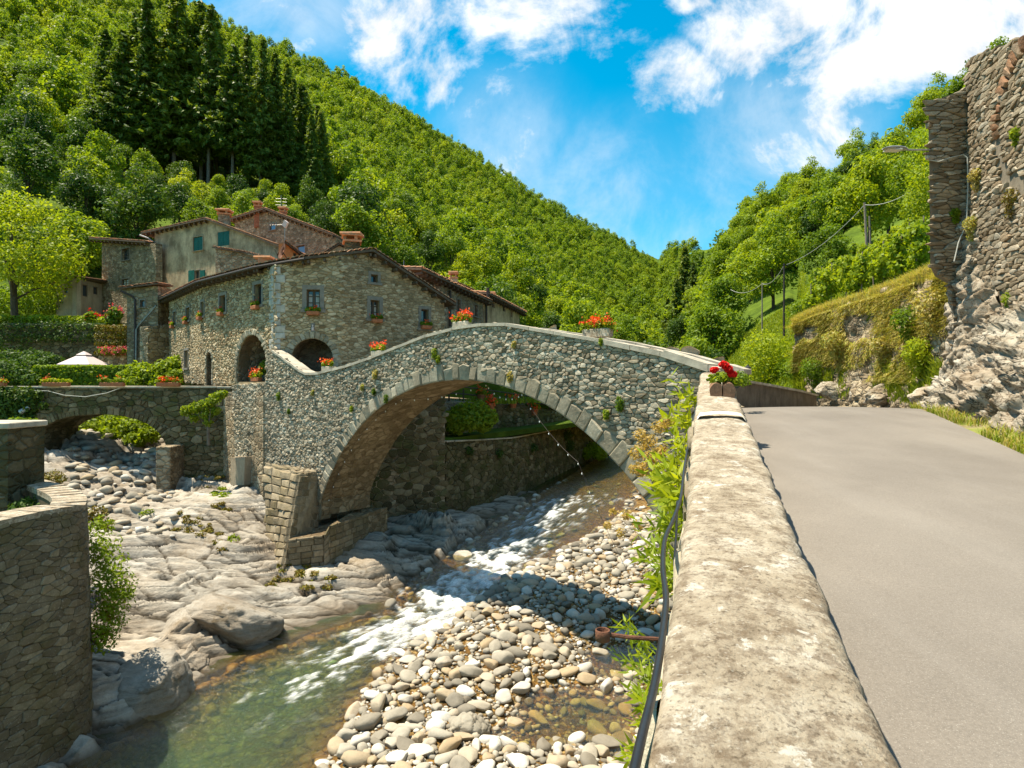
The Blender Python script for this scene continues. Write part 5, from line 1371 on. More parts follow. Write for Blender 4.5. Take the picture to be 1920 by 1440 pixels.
        for i in range(len(ap)):
            a, b = ap[i], ap[(i + 1) % len(ap)]
            m.quad(s.p.at(a[0], a[1], -.02), s.p.at(b[0], b[1], -.02), s.p.at(b[0], b[1], -dp), s.p.at(a[0], a[1], -dp))
        m.add([s.p.at(u, v, -dp + .003) for u, v in ap], [tuple(range(len(ap)))]); m.build('arch_recess', M[door] if door else M['far_masonry'], s.r)

def grow(poly, d):
    cx = sum(p[0] for p in poly) / len(poly); cy = sum(p[1] for p in poly) / len(poly)
    return [(cx + (x - cx) * (1 + d / max(abs(x - cx), .15)) if abs(x - cx) > .02 else x, cy + (y - cy) * (1 + d / max(abs(y - cy), .15))) for x, y in poly]

def roof(root, quads, edges, thick=.10, tile_len=None, mat='tile', under='wood_rafter', rafters=(), tile=.19):
    """slopes as quads (eave A, eave B, ridge B, ridge A); tile rows run up each slope, rafter tails under given edges"""
    m = MB()
    for q in quads: m.prism([Vector(p) for p in q], (0, 0, -thick))
    r = m.build('roof', M[under], root)
    m = MB()
    for A, B, C, Dd in quads:
        A, B, C, Dd = Vector(A), Vector(B), Vector(C), Vector(Dd); w_ = max((B - A).length, (C - Dd).length); n = max(2, int(w_ / tile)); l = max(1, int(((Dd - A).length + (C - B).length) / 2 / .42))
        up = (B - A).cross(Dd - A).normalized(); 
        if up.z < 0: up = -up
        for i in range(n):
            t0, t1 = i / n, (i + .96) / n
            for j in range(l):
                s0, s1 = j / l, (j + 1.15) / l; s1 = min(s1, 1.0); lift = .012 + rh.uniform(0, .012); dx_ = rh.uniform(-.012, .012) / w_
                vs = []
                for s_, e in ((s0, .035), (s1, .0)):
                    for k in range(5):
                        tt_ = t0 + (t1 - t0) * k / 4 + dx_; a = A.lerp(B, tt_); d = Dd.lerp(C, tt_)
                        vs.append(a.lerp(d, s_) + up * (lift + e + .055 * math.sin(math.pi * k / 4)))
                m.add(vs + [vs[0] - up * .05, vs[4] - up * .05], [(0, 1, 6, 5), (1, 2, 7, 6), (2, 3, 8, 7), (3, 4, 9, 8), (10, 4, 3, 2, 1, 0) if False else (0, 4, 3, 2, 1)], (rh.random(), rh.random(), rh.random()))
    m.build('tiles', M[mat], r)
    if rafters:
        m = MB()
        for a, b, inw in rafters:
            a, b, inw = Vector(a), Vector(b), Vector(inw); n = max(2, int((b - a).length / .55))
            for i in range(n + 1):
                p = a.lerp(b, (i + .2) / (n + .4)) - Vector((0, 0, thick + .06)); d = (b - a).normalized() * .04
                m.prism([p - d, p + d, p + d + inw, p - d + inw], (0, 0, -.11))
        m.build('rafter', M['wood_rafter'], r)
    return r

def chimney(roof_o, c, w, h, brick='brick', cap='tile', flues=False):
    c = Vector(c); m = MB(); m.box(c + Vector((0, 0, h / 2 - .6)), (w, w, h + 1.2), .3); ch = m.build('chimney', M[brick], roof_o)
    m = MB(); m.box(c + Vector((0, 0, h + .04)), (w * 1.25, w * 1.25, .08), .3, (.6, .2, .2))
    for a, b in ((-1, -1), (1, -1), (1, 1), (-1, 1)): m.box(c + Vector((a * w * .38, b * w * .38, h + .17)), (w * .2, w * .2, .2), .0)
    m.box(c + Vector((0, 0, h + .29)), (w * 1.35, w * 1.35, .07), .3, (.7, .2, .2))
    for i in range(4): 
        y_ = (i - 1.5) * w * .33; m.tube([c + Vector((-w * .7, y_, h + .36)), c + Vector((w * .7, y_, h + .36))], .07, 6, (rh.random(), .3, .3))
    m.build('chimney_cap', M[cap], ch); return ch

def win_box(p, n, label, seed, kind='orange', w=.55):
    """terracotta trough with flowers under a window"""
    c = Vector(p) + Vector(n) * .16; r = thing('window_box', label, 'flower box', c - Vector((0, 0, .1)), 'flower boxes under the house windows')
    rz = math.atan2(n[0], -n[1])
    m = MB(); m.box(c - Vector((0, 0, .02)), (w, .2, .17), -rz if False else math.atan2(-n[0], n[1]) + math.pi, bev=.02); m.build('trough', M['terracotta'], r)
    return r, c
# ---- main house
mh = thing('stone_house', 'big gabled rubble stone house with two dark arches at the bridge end', 'house', (-9.5, 28, -.3))
FA = Plane((-9.48, 24.5), (-14.6, 29.2)); FB = Plane((-14.6, 29.2), (-21.1, 37.2)); FC = Plane((-9.48, 24.5), (-6.92, 24.9)); FD = Plane((-6.92, 24.9), (-3.16, 27.9))
GZ = 9999
fa_ = Facade(mh, FA, [(517, 497), (495, 505), (440, 519), (384, 533), (384, 722), (437, 722), (517, 722)], M['house_mortar'], .5, M['house_stone'], .205, .11, .04)
fa_.window(478, 533, 492, 572, 'dark'); fa_.window(413, 554, 424, 586, 'dark')
fa_.arch(446, 628, 500, 716, 1.3); fa_.arch(382.5 + 5, 660, 398, 722, .35, .14)
fa_.wall()
fb_ = Facade(mh, FB, [(385, 531), (348, 549), (318, 563), (318, 712), (340, 715), (385, 721)], M['house_mortar'], .5, M['house_stone'], .215, .12, .04)
fb_.window(378, 566, 386 - 2, 593, 'dark', .12); fb_.window(350, 577, 357, 601, 'dark', .12); fb_.window(326, 585, 331, 610, 'dark', .12); fb_.window(347, 657, 354, 690, 'dark', .12)
fb_.wall()
fc_ = Facade(mh, FC, [(514, 497), (575, 482), (641, 471), (641, 740), (514, 740)], M['house_mortar'], .5, M['house_stone'], .22, .12, .035)
fc_.window(575, 543, 600, 580, 'curtain', .17); fc_.arch(547, 635, 624, 740, 1.6, .3); fc_.wall()
fd_ = Facade(mh, FD, [(639, 473), (690, 474), (760, 516), (833, 561), (833, 735), (639, 735)], M['house_mortar'], .5, M['house_stone'], .205, .11, .032)
fd_.window(695, 515, 708, 530, 'dark', .12); fd_.window(694, 563, 711, 597, 'curtain', .15); fd_.window(789, 580, 803, 616, 'dark', .13)
fd_.wall()
m = MB()      # quoins at the corner
z = -.2
while z < 4.4:
    hh = rh.uniform(.2, .34); 
    L1, L2 = (.42, .24) if int(z * 10) % 2 else (.24, .42)
    for pl_, L in ((FA, L1), (FC, L2)):
        stone_poly(m, [(0.0, z), (L, z), (L, z + hh), (0.0, z + hh)], lambda u, v, h: pl_.at(u, v, h), rh, .06, .008, False)
    z += hh
m.build('quoins', M['quoin'], mh)
m = MB(); q = fc_.rect(583.5, 606, 590.5, 622); m.prism([FC.at(q[0], q[1], .06), FC.at(q[2], q[1], .06), FC.at(q[2], q[3], .06), FC.at(q[0], q[3], .06)], -FC.n * .05)
sh_ = m.build('shrine_niche', M['stone_trim'], mh); m = MB(); m.lathe(FC.at((q[0] + q[2]) / 2, q[1] + .04, .09), [(.05, 0), (.045, .12), (.02, .16), (.03, .21), (.005, .25)], 8); m.build('figurine', M['canvas'], sh_)
# roof: front verge follows the photo's roof line
ov = .42
def vg(pl_, px, py, h=ov): u, v = pl_.uv(px, py); return pl_.at(u, v, h)
ridge = vg(FD, 692, 470); eR = vg(FD, 846, 571); c1 = vg(FC, 575, 485); c2 = vg(FA, 497, 500); e1 = vg(FA, 386, 528); e2 = vg(FB, 300, 567)
rb_ = ridge + Vector((-9.2, 11.6, .2)); rb2 = Vector((-19, 41, 6.2))
quads = [(c1, ridge, rb_, rb_ + Vector((-1.5, .8, -.35))), (c2, c1, rb_ + Vector((-1.5, .8, -.35)), rb_ + Vector((-2.8, 1.5, -.5))), (e1, c2, rb_ + Vector((-2.8, 1.5, -.5)), rb2), (e2, e1, rb2, rb2 + Vector((-3, 1.5, -.2))),
         (ridge, eR, eR + Vector((-9.2, 11.6, .2)), rb_)]
inw = lambda p: -p.n * .5
rf = roof(mh, quads, None, rafters=[(c2, c1, inw(FC)), (c1, ridge, inw(FC)), (ridge, eR, inw(FD)), (e1, c2, inw(FA)), (e2, e1, inw(FB))])
m = MB(); line = [e2, e1, c2]
gt = [p + Vector((0, 0, -.10)) + n * .06 for p, n in zip(line, (FB.n, FA.n, FA.n))] + [c1 + FC.n * .06 - Vector((0, 0, .1))]
m.tube(gt, .055, 8); m.build('gutter', M['brown_pipe'], mh)
chimney(rf, vg(FD, 672, 472) + Vector((-.75, 1.2, .0)), .62, .55, 'dark_masonry')
m = MB(); c = vg(FC, 505, 492) + Vector((-.5, 1.0, .15)); m.box(c, (.5, .4, .2), .4); 
for i in range(4): m.tube([c + Vector((-.34, (i - 1.5) * .14, .14)), c + Vector((.34, (i - 1.5) * .14, .14))], .065, 6, (.6, .3, .3))
m.build('roof_vent', M['tile'], rf)

# generic gabled box behind
def house(root_args, base_z, front_px, Y0, Y1, depth, mat, over=.3, dirback=None, thick=None, roof_mat='tile', **kw):
    pass
# ---- plaster house with green shutters
ph = thing('plaster_house', 'stained grey plaster house with green shutters behind the stone house', 'house', (-24, 42, 1))
PF = Plane((P(291, 700, 47).x, 47), (P(580, 700, 39.6).x, 39.6))
pf = Facade(ph, PF, [(290, 436), (393, 414), (440, 430), (528, 462), (580, 482), (580, 640), (290, 640)], M['plaster'], .5)
pf.window(363, 444, 381, 470, 'shutter', .06, .1, trim_mat='plaster_tan'); pf.window(408, 434, 430, 461, 'shutter', 0, .1)
pf.window(366, 507, 375, 532, 'casement', .05, .15)
pf.wall()
m = MB(); 
for x0, x1 in ((354.5, 365.5), (376.5, 385)):
    q = pf.rect(x0, 507, x1, 533); m.prism([PF.at(q[0], q[1], .07), PF.at(q[2], q[1], .07), PF.at(q[2], q[3], .07), PF.at(q[0], q[3], .07)], -PF.n * .05)
    ob = m.build('shutter', M['green_shutter'], ph); m = MB()
back = Vector((1.5, 9, 0))
A = vg(PF, 272, 438, .35); B = vg(PF, 393, 411, .35); C = vg(PF, 585, 482, .35)
m = MB(); m.prism([PF.at(0, 1), PF.at(0, PF.uv(290, 438)[1] - .05), PF.at(0, PF.uv(290, 438)[1] - .05) + back, PF.at(0, 1) + back], Vector((.4, -.1, 0))); m.build('side_wall', M['plaster'], ph)
prf = roof(ph, [(A, B, B + back, A + back), (B, C, C + back, B + back)], None, rafters=[(A, B, (0, .4, 0))], under='wood_rafter')
chimney(prf, P(421, 404, 45.6) + Vector((0, 0, -.35)), .75, .35, 'far_masonry')
m = MB(); m.tube([vg(PF, 272, 443, .4), vg(PF, 285, 448, .3), vg(PF, 292, 455, .1), vg(PF, 293, 480, .08), vg(PF, 292, 530, .08)], .06, 8); m.build('downpipe', M['zinc'], ph)
# low stone wing in front of the plaster house and its tile edge
wg = Plane((P(403, 700, 38.5).x, 38.5), (P(530, 700, 37).x, 37)); wing = thing('stone_wing', 'low stone wing with a sloping tile edge below the green shuttered windows', 'house', (-18, 39, 2))
wf = Facade(wing, wg, [(404, 467), (440, 471), (490, 483), (530, 494), (530, 600), (404, 600)], M['old_masonry'], .4); wf.wall()
a, b, c = vg(wg, 402, 464, .2), vg(wg, 465, 474, .2), vg(wg, 532, 492, .2); bk_ = Vector((-.3, 1.6, .25)); roof(wing, [(a, b, b + bk_, a + bk_), (b, c, c + bk_, b + bk_)], None, .06)
# orange gable with dish
og = Plane((P(534, 700, 36.5).x, 36.5), (P(575, 700, 39).x, 39)); orange = thing('orange_gable', 'small orange rendered gable with a satellite dish behind the roof ridge', 'house', (-14, 37.5, 3))
of = Facade(orange, og, [(534, 456), (575, 490), (575, 560), (534, 560)], M['plaster_orange'], .4); of.window(550, 474, 556, 487, 'dark', 0, .1); of.wall()
a, b = vg(og, 528, 452, .2), vg(og, 580, 491, .2); roof(orange, [(a, b, b + Vector((-2, 4, .1)), a + Vector((-2, 4, .1)))], None, .06)
dish = thing('satellite_dish', 'rusty brown satellite dish turned edge on against the orange gable', 'satellite dish', P(529, 490, 36))
m = MB(); c = P(528, 472, 35.6); ax = Vector((-.75, -.6, .25)).normalized(); s1 = ax.orthogonal().normalized(); s2 = ax.cross(s1)
vs_, fs_ = [c - ax * .1], []
for r_ in (.2, .38, .5):
    for j in range(18): t = j * math.pi / 9; vs_.append(c + (s1 * math.cos(t) + s2 * math.sin(t)) * r_ - ax * .1 * (1 - (r_ / .5) ** 2))
for j in range(18): fs_.append((0, 1 + j, 1 + (j + 1) % 18))
for k in (0, 1):
    for j in range(18): fs_.append((1 + k * 18 + j, 1 + k * 18 + (j + 1) % 18, 19 + k * 18 + (j + 1) % 18, 19 + k * 18 + j))
m.add(vs_, fs_); m.build('reflector', M['rust'], dish, True)
m = MB(); m.tube([c - ax * .08, c - ax * .3 - Vector((0, 0, .25)), c - ax * .3 - Vector((0, 0, 1.0))], .025, 6); m.tube([c - s2 * .45, c + ax * .42], .012, 5); m.build('mount', M['iron'], dish)
ant = thing('antenna', 'thin television aerial mast with a white panel above the orange gable', 'antenna', P(534, 462, 36.4))
m = MB(); m.tube([P(534, 462, 36.4), P(534, 415, 36.4)], .018, 6); m.build('mast', M['zinc'], ant)
m = MB(); m.prism([P(528, 422, 36.3), P(533, 412, 36.3), P(539, 417, 36.3), P(534, 427, 36.3)], (.05, .12, 0)); m.build('panel', M['canvas'], ant)
m = MB(); m.tube([P(506, 422, 36.4), P(534, 421, 36.4)], .008, 5)
for x in (508, 513, 518): m.tube([P(x, 418, 36.4), P(x, 426, 36.4)], .006, 5)
m.build('yagi', M['zinc'], ant)
# ---- upper stone house with two brick chimneys
uh = thing('upper_stone_house', 'dark stone gabled house with two brick chimneys highest in the village', 'house', (-18, 48, 2))
UP = Plane((P(436, 700, 52).x, 52), (P(630, 700, 46).x, 46))
uf = Facade(uh, UP, [(440, 413), (503, 396), (560, 418), (622, 440), (628, 600), (440, 600)], M['old_masonry'], .5)
uf.window(506, 420, 517, 431, 'dark', .08); uf.window(556, 460, 572, 476, 'dark', .08); uf.wall()
for (a, b, c, d) in ((507, 422, 516, 431), (558, 462, 571, 476)):
    m = MB(); q = uf.rect(a, b, c, d); m.prism([UP.at(q[0], q[1], -.1), UP.at(q[2], q[1], -.1), UP.at(q[2], q[3], -.1), UP.at(q[0], q[3], -.1)], -UP.n * .02)
    m.build('blue_blind', mat_plain('blue window blind', (.12, .30, .50), .4, .15, 4, .05), uh)
A = vg(UP, 434, 413, .4); B = vg(UP, 503, 392, .4); C = vg(UP, 632, 441, .4); back = Vector((1.5, 9, 0))
m = MB(); m.prism([UP.at(UP.len, 0), UP.at(UP.len, 11), UP.at(UP.len, 11) + back, UP.at(UP.len, 0) + back], Vector((-.4, 0, 0))); m.build('side_wall', M['old_masonry'], uh)
urf = roof(uh, [(A, B, B + back, A + back), (B, C, C + back, B + back)], None, rafters=[(A, B, (0, .4, 0)), (B, C, (0, .4, 0))])
chimney(urf, P(483, 397, 50.5) + Vector((0, 0, -.1)), .5, .5); chimney(urf, P(531, 403, 50) + Vector((0, 0, -.25)), .5, .45)
m = MB(); m.tube([P(527, 400, 50), P(527, 366, 50)], .02, 5)
for y in (372, 378, 384): m.tube([P(517, y, 50), P(538, y + 1, 50)], .012, 5)
tag(m.build('antenna', M['zinc']), 'rake shaped roof aerial beside the right brick chimney', 'antenna')
# small pale gable right behind the main chimney
sg = thing('small_pale_house', 'small pale gabled house peeping over the main roof beside its chimney', 'house', (-12, 42, 3))
GP = Plane((P(600, 700, 41).x, 41), (P(680, 700, 42).x, 42)); gf = Facade(sg, GP, [(606, 478), (636, 461), (668, 474), (668, 560), (606, 560)], M['plaster_tan'], .4); gf.wall()
A = vg(GP, 600, 480, .25); B = vg(GP, 636, 457, .25); C = vg(GP, 672, 475, .25); back = Vector((-1, 5, 0)); roof(sg, [(A, B, B + back, A + back), (B, C, C + back, B + back)], None, .08)
# ---- narrow tower house on the left
th_ = thing('tower_house', 'tall narrow brown stone house with small white windows left of the plaster house', 'house', (-29, 45, 2))
TPl = Plane((P(191, 700, 49).x, 49), (P(292, 700, 45.5).x, 45.5))
tf = Facade(th_, TPl, [(191, 452), (276, 456), (292, 456), (292, 640), (191, 640)], M['old_masonry'], .5)
tf.window(229, 466, 243, 488, 'casement', .06); tf.window(228, 523, 242, 537, 'casement', .06, .12); tf.wall()
m = MB(); q = tf.rect(231, 525, 240, 536); m.prism([TPl.at(q[0], q[1], -.08), TPl.at(q[2], q[1], -.08), TPl.at(q[2], q[3], -.08), TPl.at(q[0], q[3], -.08)], -TPl.n * .02); m.build('white_curtain', M['curtain'], th_)
A = vg(TPl, 179, 448, .5); B = vg(TPl, 285, 455, .5); back = Vector((-1, 7, 1.2)); roof(th_, [(A, B, B + back, A + back)], None, rafters=[(A, B, (0, .5, 0))])
m = MB(); m.prism([TPl.at(0, 1), TPl.at(0, 10.4), TPl.at(0, 10.4) + Vector((-1.5, 7, 0)), TPl.at(0, 1) + Vector((-1.5, 7, 0))], Vector((.4, 0, 0))); m.build('side_wall', M['old_masonry'], th_)
# ---- annex with drain pipes
ax_ = thing('stone_annex', 'slim stone annex with a flat tilted roof and two drain pipes', 'house', (-21.8, 36.5, .3))
AP = Plane((P(238, 700, 36).x, 36), (P(296, 700, 36).x, 36)); af = Facade(ax_, AP, [(238, 541), (296, 536), (296, 712), (238, 712)], M['old_masonry'], 1.5)
af.window(263, 563, 272, 576, 'dark', .05, .12); af.wall()
a, b = vg(AP, 228, 541, .35), vg(AP, 302, 532, .35); roof(ax_, [(a, b, b + Vector((-.3, 2.2, .2)), a + Vector((-.3, 2.2, .2)))], None, .08)
m = MB(); m.tube([vg(AP, 232, 547, .3), vg(AP, 250, 556, .12), vg(AP, 255, 562, .1), vg(AP, 255, 700, .1)], .065, 8); m.build('downpipe', M['brown_pipe'], ax_)
m = MB(); m.tube([vg(AP, 299, 574, .3), vg(AP, 285, 588, .2), vg(AP, 262, 611, .12), vg(AP, 258, 618, .12), vg(AP, 257, 705, .12)], .05, 8); m.build('downpipe', M['zinc'], ax_)
ribbon_wall('yard_wall', 'short lit stone yard wall between the annex and the stone house', [P(277, 612, 35.2), P(318, 608, 36.6)], .0, .6, M['old_masonry'], facing=M['house_stone'])
m = MB(); m.prism([P(303, 575, 38.4), P(317, 575, 38.4), P(317, 612, 38.4), P(303, 612, 38.4)], (0, .1, 0)); tag(m.build('yard_door', M['dark_wood']), 'dark plank door in the gap between annex and stone house', 'door')
# ---- garden shed
shd = thing('garden_shed', 'low plastered shed with small dark openings above the garden terrace', 'shed', (-33, 46, 4))
S1 = Plane((P(104, 700, 47).x, 47), (P(144, 700, 46).x, 46)); S2 = Plane((P(143, 700, 46).x, 46), (P(192, 700, 49).x, 49))
s1 = Facade(shd, S1, [(105, 531), (144, 522), (144, 592), (105, 592)], M['plaster_tan'], .3); s1.window(120, 540, 127, 550, 'dark', 0, .12); s1.wall()
s2 = Facade(shd, S2, [(143, 522), (191, 533), (191, 592), (143, 592)], M['plaster_tan'], .3); s2.window(155, 534, 165, 556, 'dark', 0, .15); s2.window(175, 538, 184, 552, 'dark', 0, .15); s2.wall()
a, b, c = vg(S1, 101, 530, .2), vg(S1, 144, 519, .25), vg(S2, 195, 532, .2); bk_ = Vector((1.0, 4, .2)); roof(shd, [(a, b, b + bk_, a + bk_), (b, c, c + bk_, b + bk_)], None, .08)
# ---- row houses to the right behind the bridge
r1 = thing('row_house', 'brown stone row house with tiled eave directly right of the big gabled house', 'house', (-1.5, 33, -1))
R1 = Plane((P(826, 700, 31).x, 31), (P(906, 700, 37).x, 37)); f1 = Facade(r1, R1, [(826, 528), (906, 562), (906, 690), (826, 690)], M['far_masonry'], .4)
f1.window(856, 562, 863, 585, 'dark', .05, .15); f1.window(889, 572, 895, 594, 'dark', .05, .15); f1.wall()
a, b = vg(R1, 775, 503, .4), vg(R1, 912, 565, .4); bk_ = Vector((-5, 4.4, 1.0)); rr = roof(r1, [(a, b, b + bk_, a + bk_)], None, rafters=[(a, b, (-.4, .4, 0))])
chimney(rr, P(794, 526, 33) + Vector((-.6, 1.0, .1)), .5, .4, 'far_masonry'); chimney(rr, P(860, 536, 36) + Vector((-.4, 1, -.1)), .4, .7, 'plaster_tan')
m = MB(); m.tube([vg(R1, 841, 545, .1), vg(R1, 841, 612, .1)], .06, 6); m.build('downpipe', M['brown_pipe'], r1)
r2 = thing('row_house', 'grey rendered row house at the far right end of the village', 'house', (1, 42, -1))
R2 = Plane((P(907, 700, 37.4).x, 37.4), (P(976, 700, 46).x, 46)); f2 = Facade(r2, R2, [(907, 553), (940, 566), (974, 585), (974, 690), (907, 690)], M['plaster'], .4)
for q in ((923, 567, 928, 577), (943, 574, 948, 584), (958, 582, 961, 595)): f2.window(*q, 'dark', 0, .15)
f2.wall()
a, b = vg(R2, 905, 549, .4), vg(R2, 979, 586, .4); bk_ = Vector((-5, 4.4, 1.0)); rr = roof(r2, [(a, b, b + bk_, a + bk_)], None, rafters=[(a, b, (-.4, .4, 0))])
chimney(rr, P(931, 560, 44) + Vector((-.5, 1, -.2)), .55, .4, 'far_masonry')
m = MB(); m.tube([vg(R2, 909, 556, .1), vg(R2, 909, 612, .1)], .07, 6); m.build('downpipe', M['brown_pipe'], r2)
m = MB(); m.tube([vg(R2, 906, 566, .3), vg(R2, 906, 540, .3)], .1, 8); m.build('flue_pipe', M['brown_pipe'], r2)
r3 = thing('row_house', 'tiled roof house with a brick edge behind the other row houses', 'house', (0, 44, 2))
R3 = Plane((P(815, 700, 44).x, 44), (P(880, 700, 46).x, 46)); f3 = Facade(r3, R3, [(818, 529), (850, 527), (880, 545), (880, 640), (818, 640)], M['far_masonry'], .4); f3.wall()
a, b, c = vg(R3, 812, 527, .3), vg(R3, 832, 521, .3), vg(R3, 885, 545, .3); bk_ = Vector((-1, 6, 0)); roof(r3, [(a, b, b + bk_, a + bk_), (b, c, c + bk_, b + bk_)], None)
m = MB(); m.tube([P(757, 510, 33), P(757, 488, 33)], .018, 5); m.tube([P(740, 497, 33), P(780, 503, 33)], .014, 5)
for x in (744, 752, 766, 774): m.tube([P(x, 494 + (x - 740) * .15, 33), P(x, 502 + (x - 740) * .15, 33)], .01, 5)
tag(m.build('antenna', M['zinc']), 'tilted rod aerial on the right slope of the big house roof', 'antenna')

# ---- ground under the village
m = MB(); m.prism([(-9.9, 24.4, -.35), (-14.9, 29, -.35), (-16, 31, -.35), (-21.5, 38, -.35), (-10, 40, -.35), (1, 44, -1.4), (3.5, 46, -1.4), (-2.4, 33, -1.0), (-5, 27, -.8), (-8, 24.4, -.6)], (0, 0, -6.0)); tag(m.build('piazza', M['old_masonry']), kind='structure')
m = MB(); m.prism([(-48, 34.2, -.25), (-16.5, 34.2, -.25), (-14.9, 30.2, -.25), (-13.5, 29.4, -.25), (-15, 31.5, -.27), (-22, 39, -.27), (-22, 42.2, -.25), (-48, 42.2, -.25)], (0, 0, -5)); tag(m.build('garden_ground', M['verge']), kind='structure')
m = MB(); m.prism([(-60, 41.3, 4.1), (-21.5, 41.3, 4.1), (-20, 44, 4.3), (-19, 56, 4.6), (-60, 56, 4.6)], (0, 0, -6)); tag(m.build('upper_garden', M['verge']), kind='structure')
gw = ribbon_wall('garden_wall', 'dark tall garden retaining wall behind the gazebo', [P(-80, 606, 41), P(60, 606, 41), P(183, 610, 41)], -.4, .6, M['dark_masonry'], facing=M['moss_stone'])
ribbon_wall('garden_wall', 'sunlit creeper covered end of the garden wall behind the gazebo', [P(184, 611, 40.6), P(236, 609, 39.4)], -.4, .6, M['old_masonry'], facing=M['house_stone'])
# gazebo
gz = thing('gazebo', 'garden gazebo with a pale two tier canvas roof behind the hedge', 'gazebo', P(157, 728, 37.5))
gc = P(157.8, 684, 37.5); hw = .98
m = MB()
def pyr(c, w0, z0, w1, z1):
    a = [c + Vector((x * w0, y * w0, z0)) for x, y in ((-1, -1), (1, -1), (1, 1), (-1, 1))]; b = [c + Vector((x * w1, y * w1, z1)) for x, y in ((-1, -1), (1, -1), (1, 1), (-1, 1))]
    m.add(a + b, [(0, 1, 5, 4), (1, 2, 6, 5), (2, 3, 7, 6), (3, 0, 4, 7), (4, 5, 6, 7)])
pyr(gc, hw, 0, .27, .55); pyr(gc, .30, .60, .03, .82)
m.build('canopy', M['canvas'], gz)
m = MB()
for sx, sy in ((1, 0), (-1, 0), (0, 1), (0, -1)):
    n = 8
    for i in range(n):
        t0, t1 = -1 + 2 * i / n, -1 + 2 * (i + 1) / n
        pts = [(t0, 0), (t1, 0), (t1, -.14), ((t0 + t1) / 2, -.2), (t0, -.14)]
        m.add([gc + Vector(((sx * hw * 1.003 if sx else t * hw), (sy * hw * 1.003 if sy else t * hw), z)) for t, z in pts], [(0, 1, 2, 3, 4)])
m.build('valance', M['canvas'], gz)
for sx, sy in ((-1, -1), (1, -1), (1, 1), (-1, 1)):
    m = MB(); m.box(gc + Vector((sx * hw * .94, sy * hw * .94, -.75)), (.08, .08, 1.5)); m.build('leg', M['iron'], gz)
# ---------------------------------------------------------------- foliage
def leaf_quads(C, N, size, r, asp=.55, spread=.8, jit=.35, droop=0.0):
    C = np.asarray(C, float); n = len(C)
    N = np.asarray(N, float) + r.normal(0, spread, (n, 3)); N /= np.linalg.norm(N, axis=1, keepdims=True) + 1e-9
    t = np.cross(N, r.normal(0, 1, (n, 3))); t[:, 2] -= droop; t -= N * (t * N).sum(1, keepdims=True); t /= np.linalg.norm(t, axis=1, keepdims=True) + 1e-9
    b = np.cross(N, t); s = (size * (1 + r.uniform(-jit, jit, n)))[:, None]
    V = np.stack([C - t * s * .5, C + b * s * .5 * asp + N * s * .08, C + t * s * .5, C - b * s * .5 * asp + N * s * .08], 1).reshape(-1, 3)
    Q = np.arange(n * 4).reshape(n, 4); T = np.repeat(r.uniform(0, 1, n), 4)
    return V, Q, np.stack([T, T, T], 1)

def cloud(lumps, n, r, shell=.55):
    """n points in a set of lumps (x,y,z,rx,ry,rz), mostly near their skins"""
    L = np.asarray(lumps, float); w = (L[:, 3] * L[:, 4] + L[:, 4] * L[:, 5] + L[:, 3] * L[:, 5]); idx = r.choice(len(L), n, p=w / w.sum())
    d = r.normal(0, 1, (n, 3)); d /= np.linalg.norm(d, axis=1, keepdims=True)
    rad = 1 - shell * r.uniform(0, 1, n) ** 2.2; rad *= 1 + r.normal(0, .07, n)
    return L[idx, :3] + d * L[idx, 3:] * rad[:, None], d + np.array([0, 0, .35])

def crown_lumps(r, H, R, n=22, base=.30, flat=.85, round_=1.0):
    out = []
    for i in range(n):
        a = r.uniform(0, 2 * np.pi); h = r.uniform(0, 1); prof = math.sin(math.pi * min(1, .16 + .84 * h ** .85)) ** .65
        rr = R * prof * r.uniform(.35, .82); z = H * (base + (1 - base) * h * .90)
        s = R * r.uniform(.24, .42) * round_
        out.append((rr * math.cos(a), rr * math.sin(a), z, s, s, s * flat))
    out.append((0, 0, H * .62, R * .5, R * .5, H * .22)); return out

def crown_mesh(name, seed, H, R, nleaf, size, mat, nl=22, base=.3, up=.25, **kw):
    r = np.random.RandomState(seed); L = crown_lumps(r, H, R, nl, base, **kw)
    C, N = cloud(L, nleaf, r); N = N + np.array([0, 0, up]); V, Q, T = leaf_quads(C, N, size, r)
    return npmesh(name, V, Q, mat, False, T), L

def trunk_mesh(name, seed, H, L, mat, rad=.16):
    r = random.Random(seed); m = MB(); lean = (r.uniform(-.3, .3), r.uniform(-.3, .3))
    top = Vector((lean[0], lean[1], H * .7)); pts = [Vector((0, 0, -1.2)), Vector((0, 0, 0)), Vector((lean[0] * .3, lean[1] * .3, H * .25)), Vector((lean[0] * .6, lean[1] * .6, H * .5)), top]
    m.tube(pts, [rad * 1.5, rad * 1.2, rad, rad * .7, rad * .3], 7)
    for l in L[:9]:
        e = Vector(l[:3]); t = min(.95, max(.25, e.z / H * .8)); s = pts[1].lerp(top, t * .8); m.tube([s, s.lerp(e, .5) + Vector((0, 0, .2)), e], [rad * .45, rad * .3, rad * .1], 5)
    me = D.meshes.new(name); me.from_pydata(m.v, [], m.f); setmats(me, mat); return me

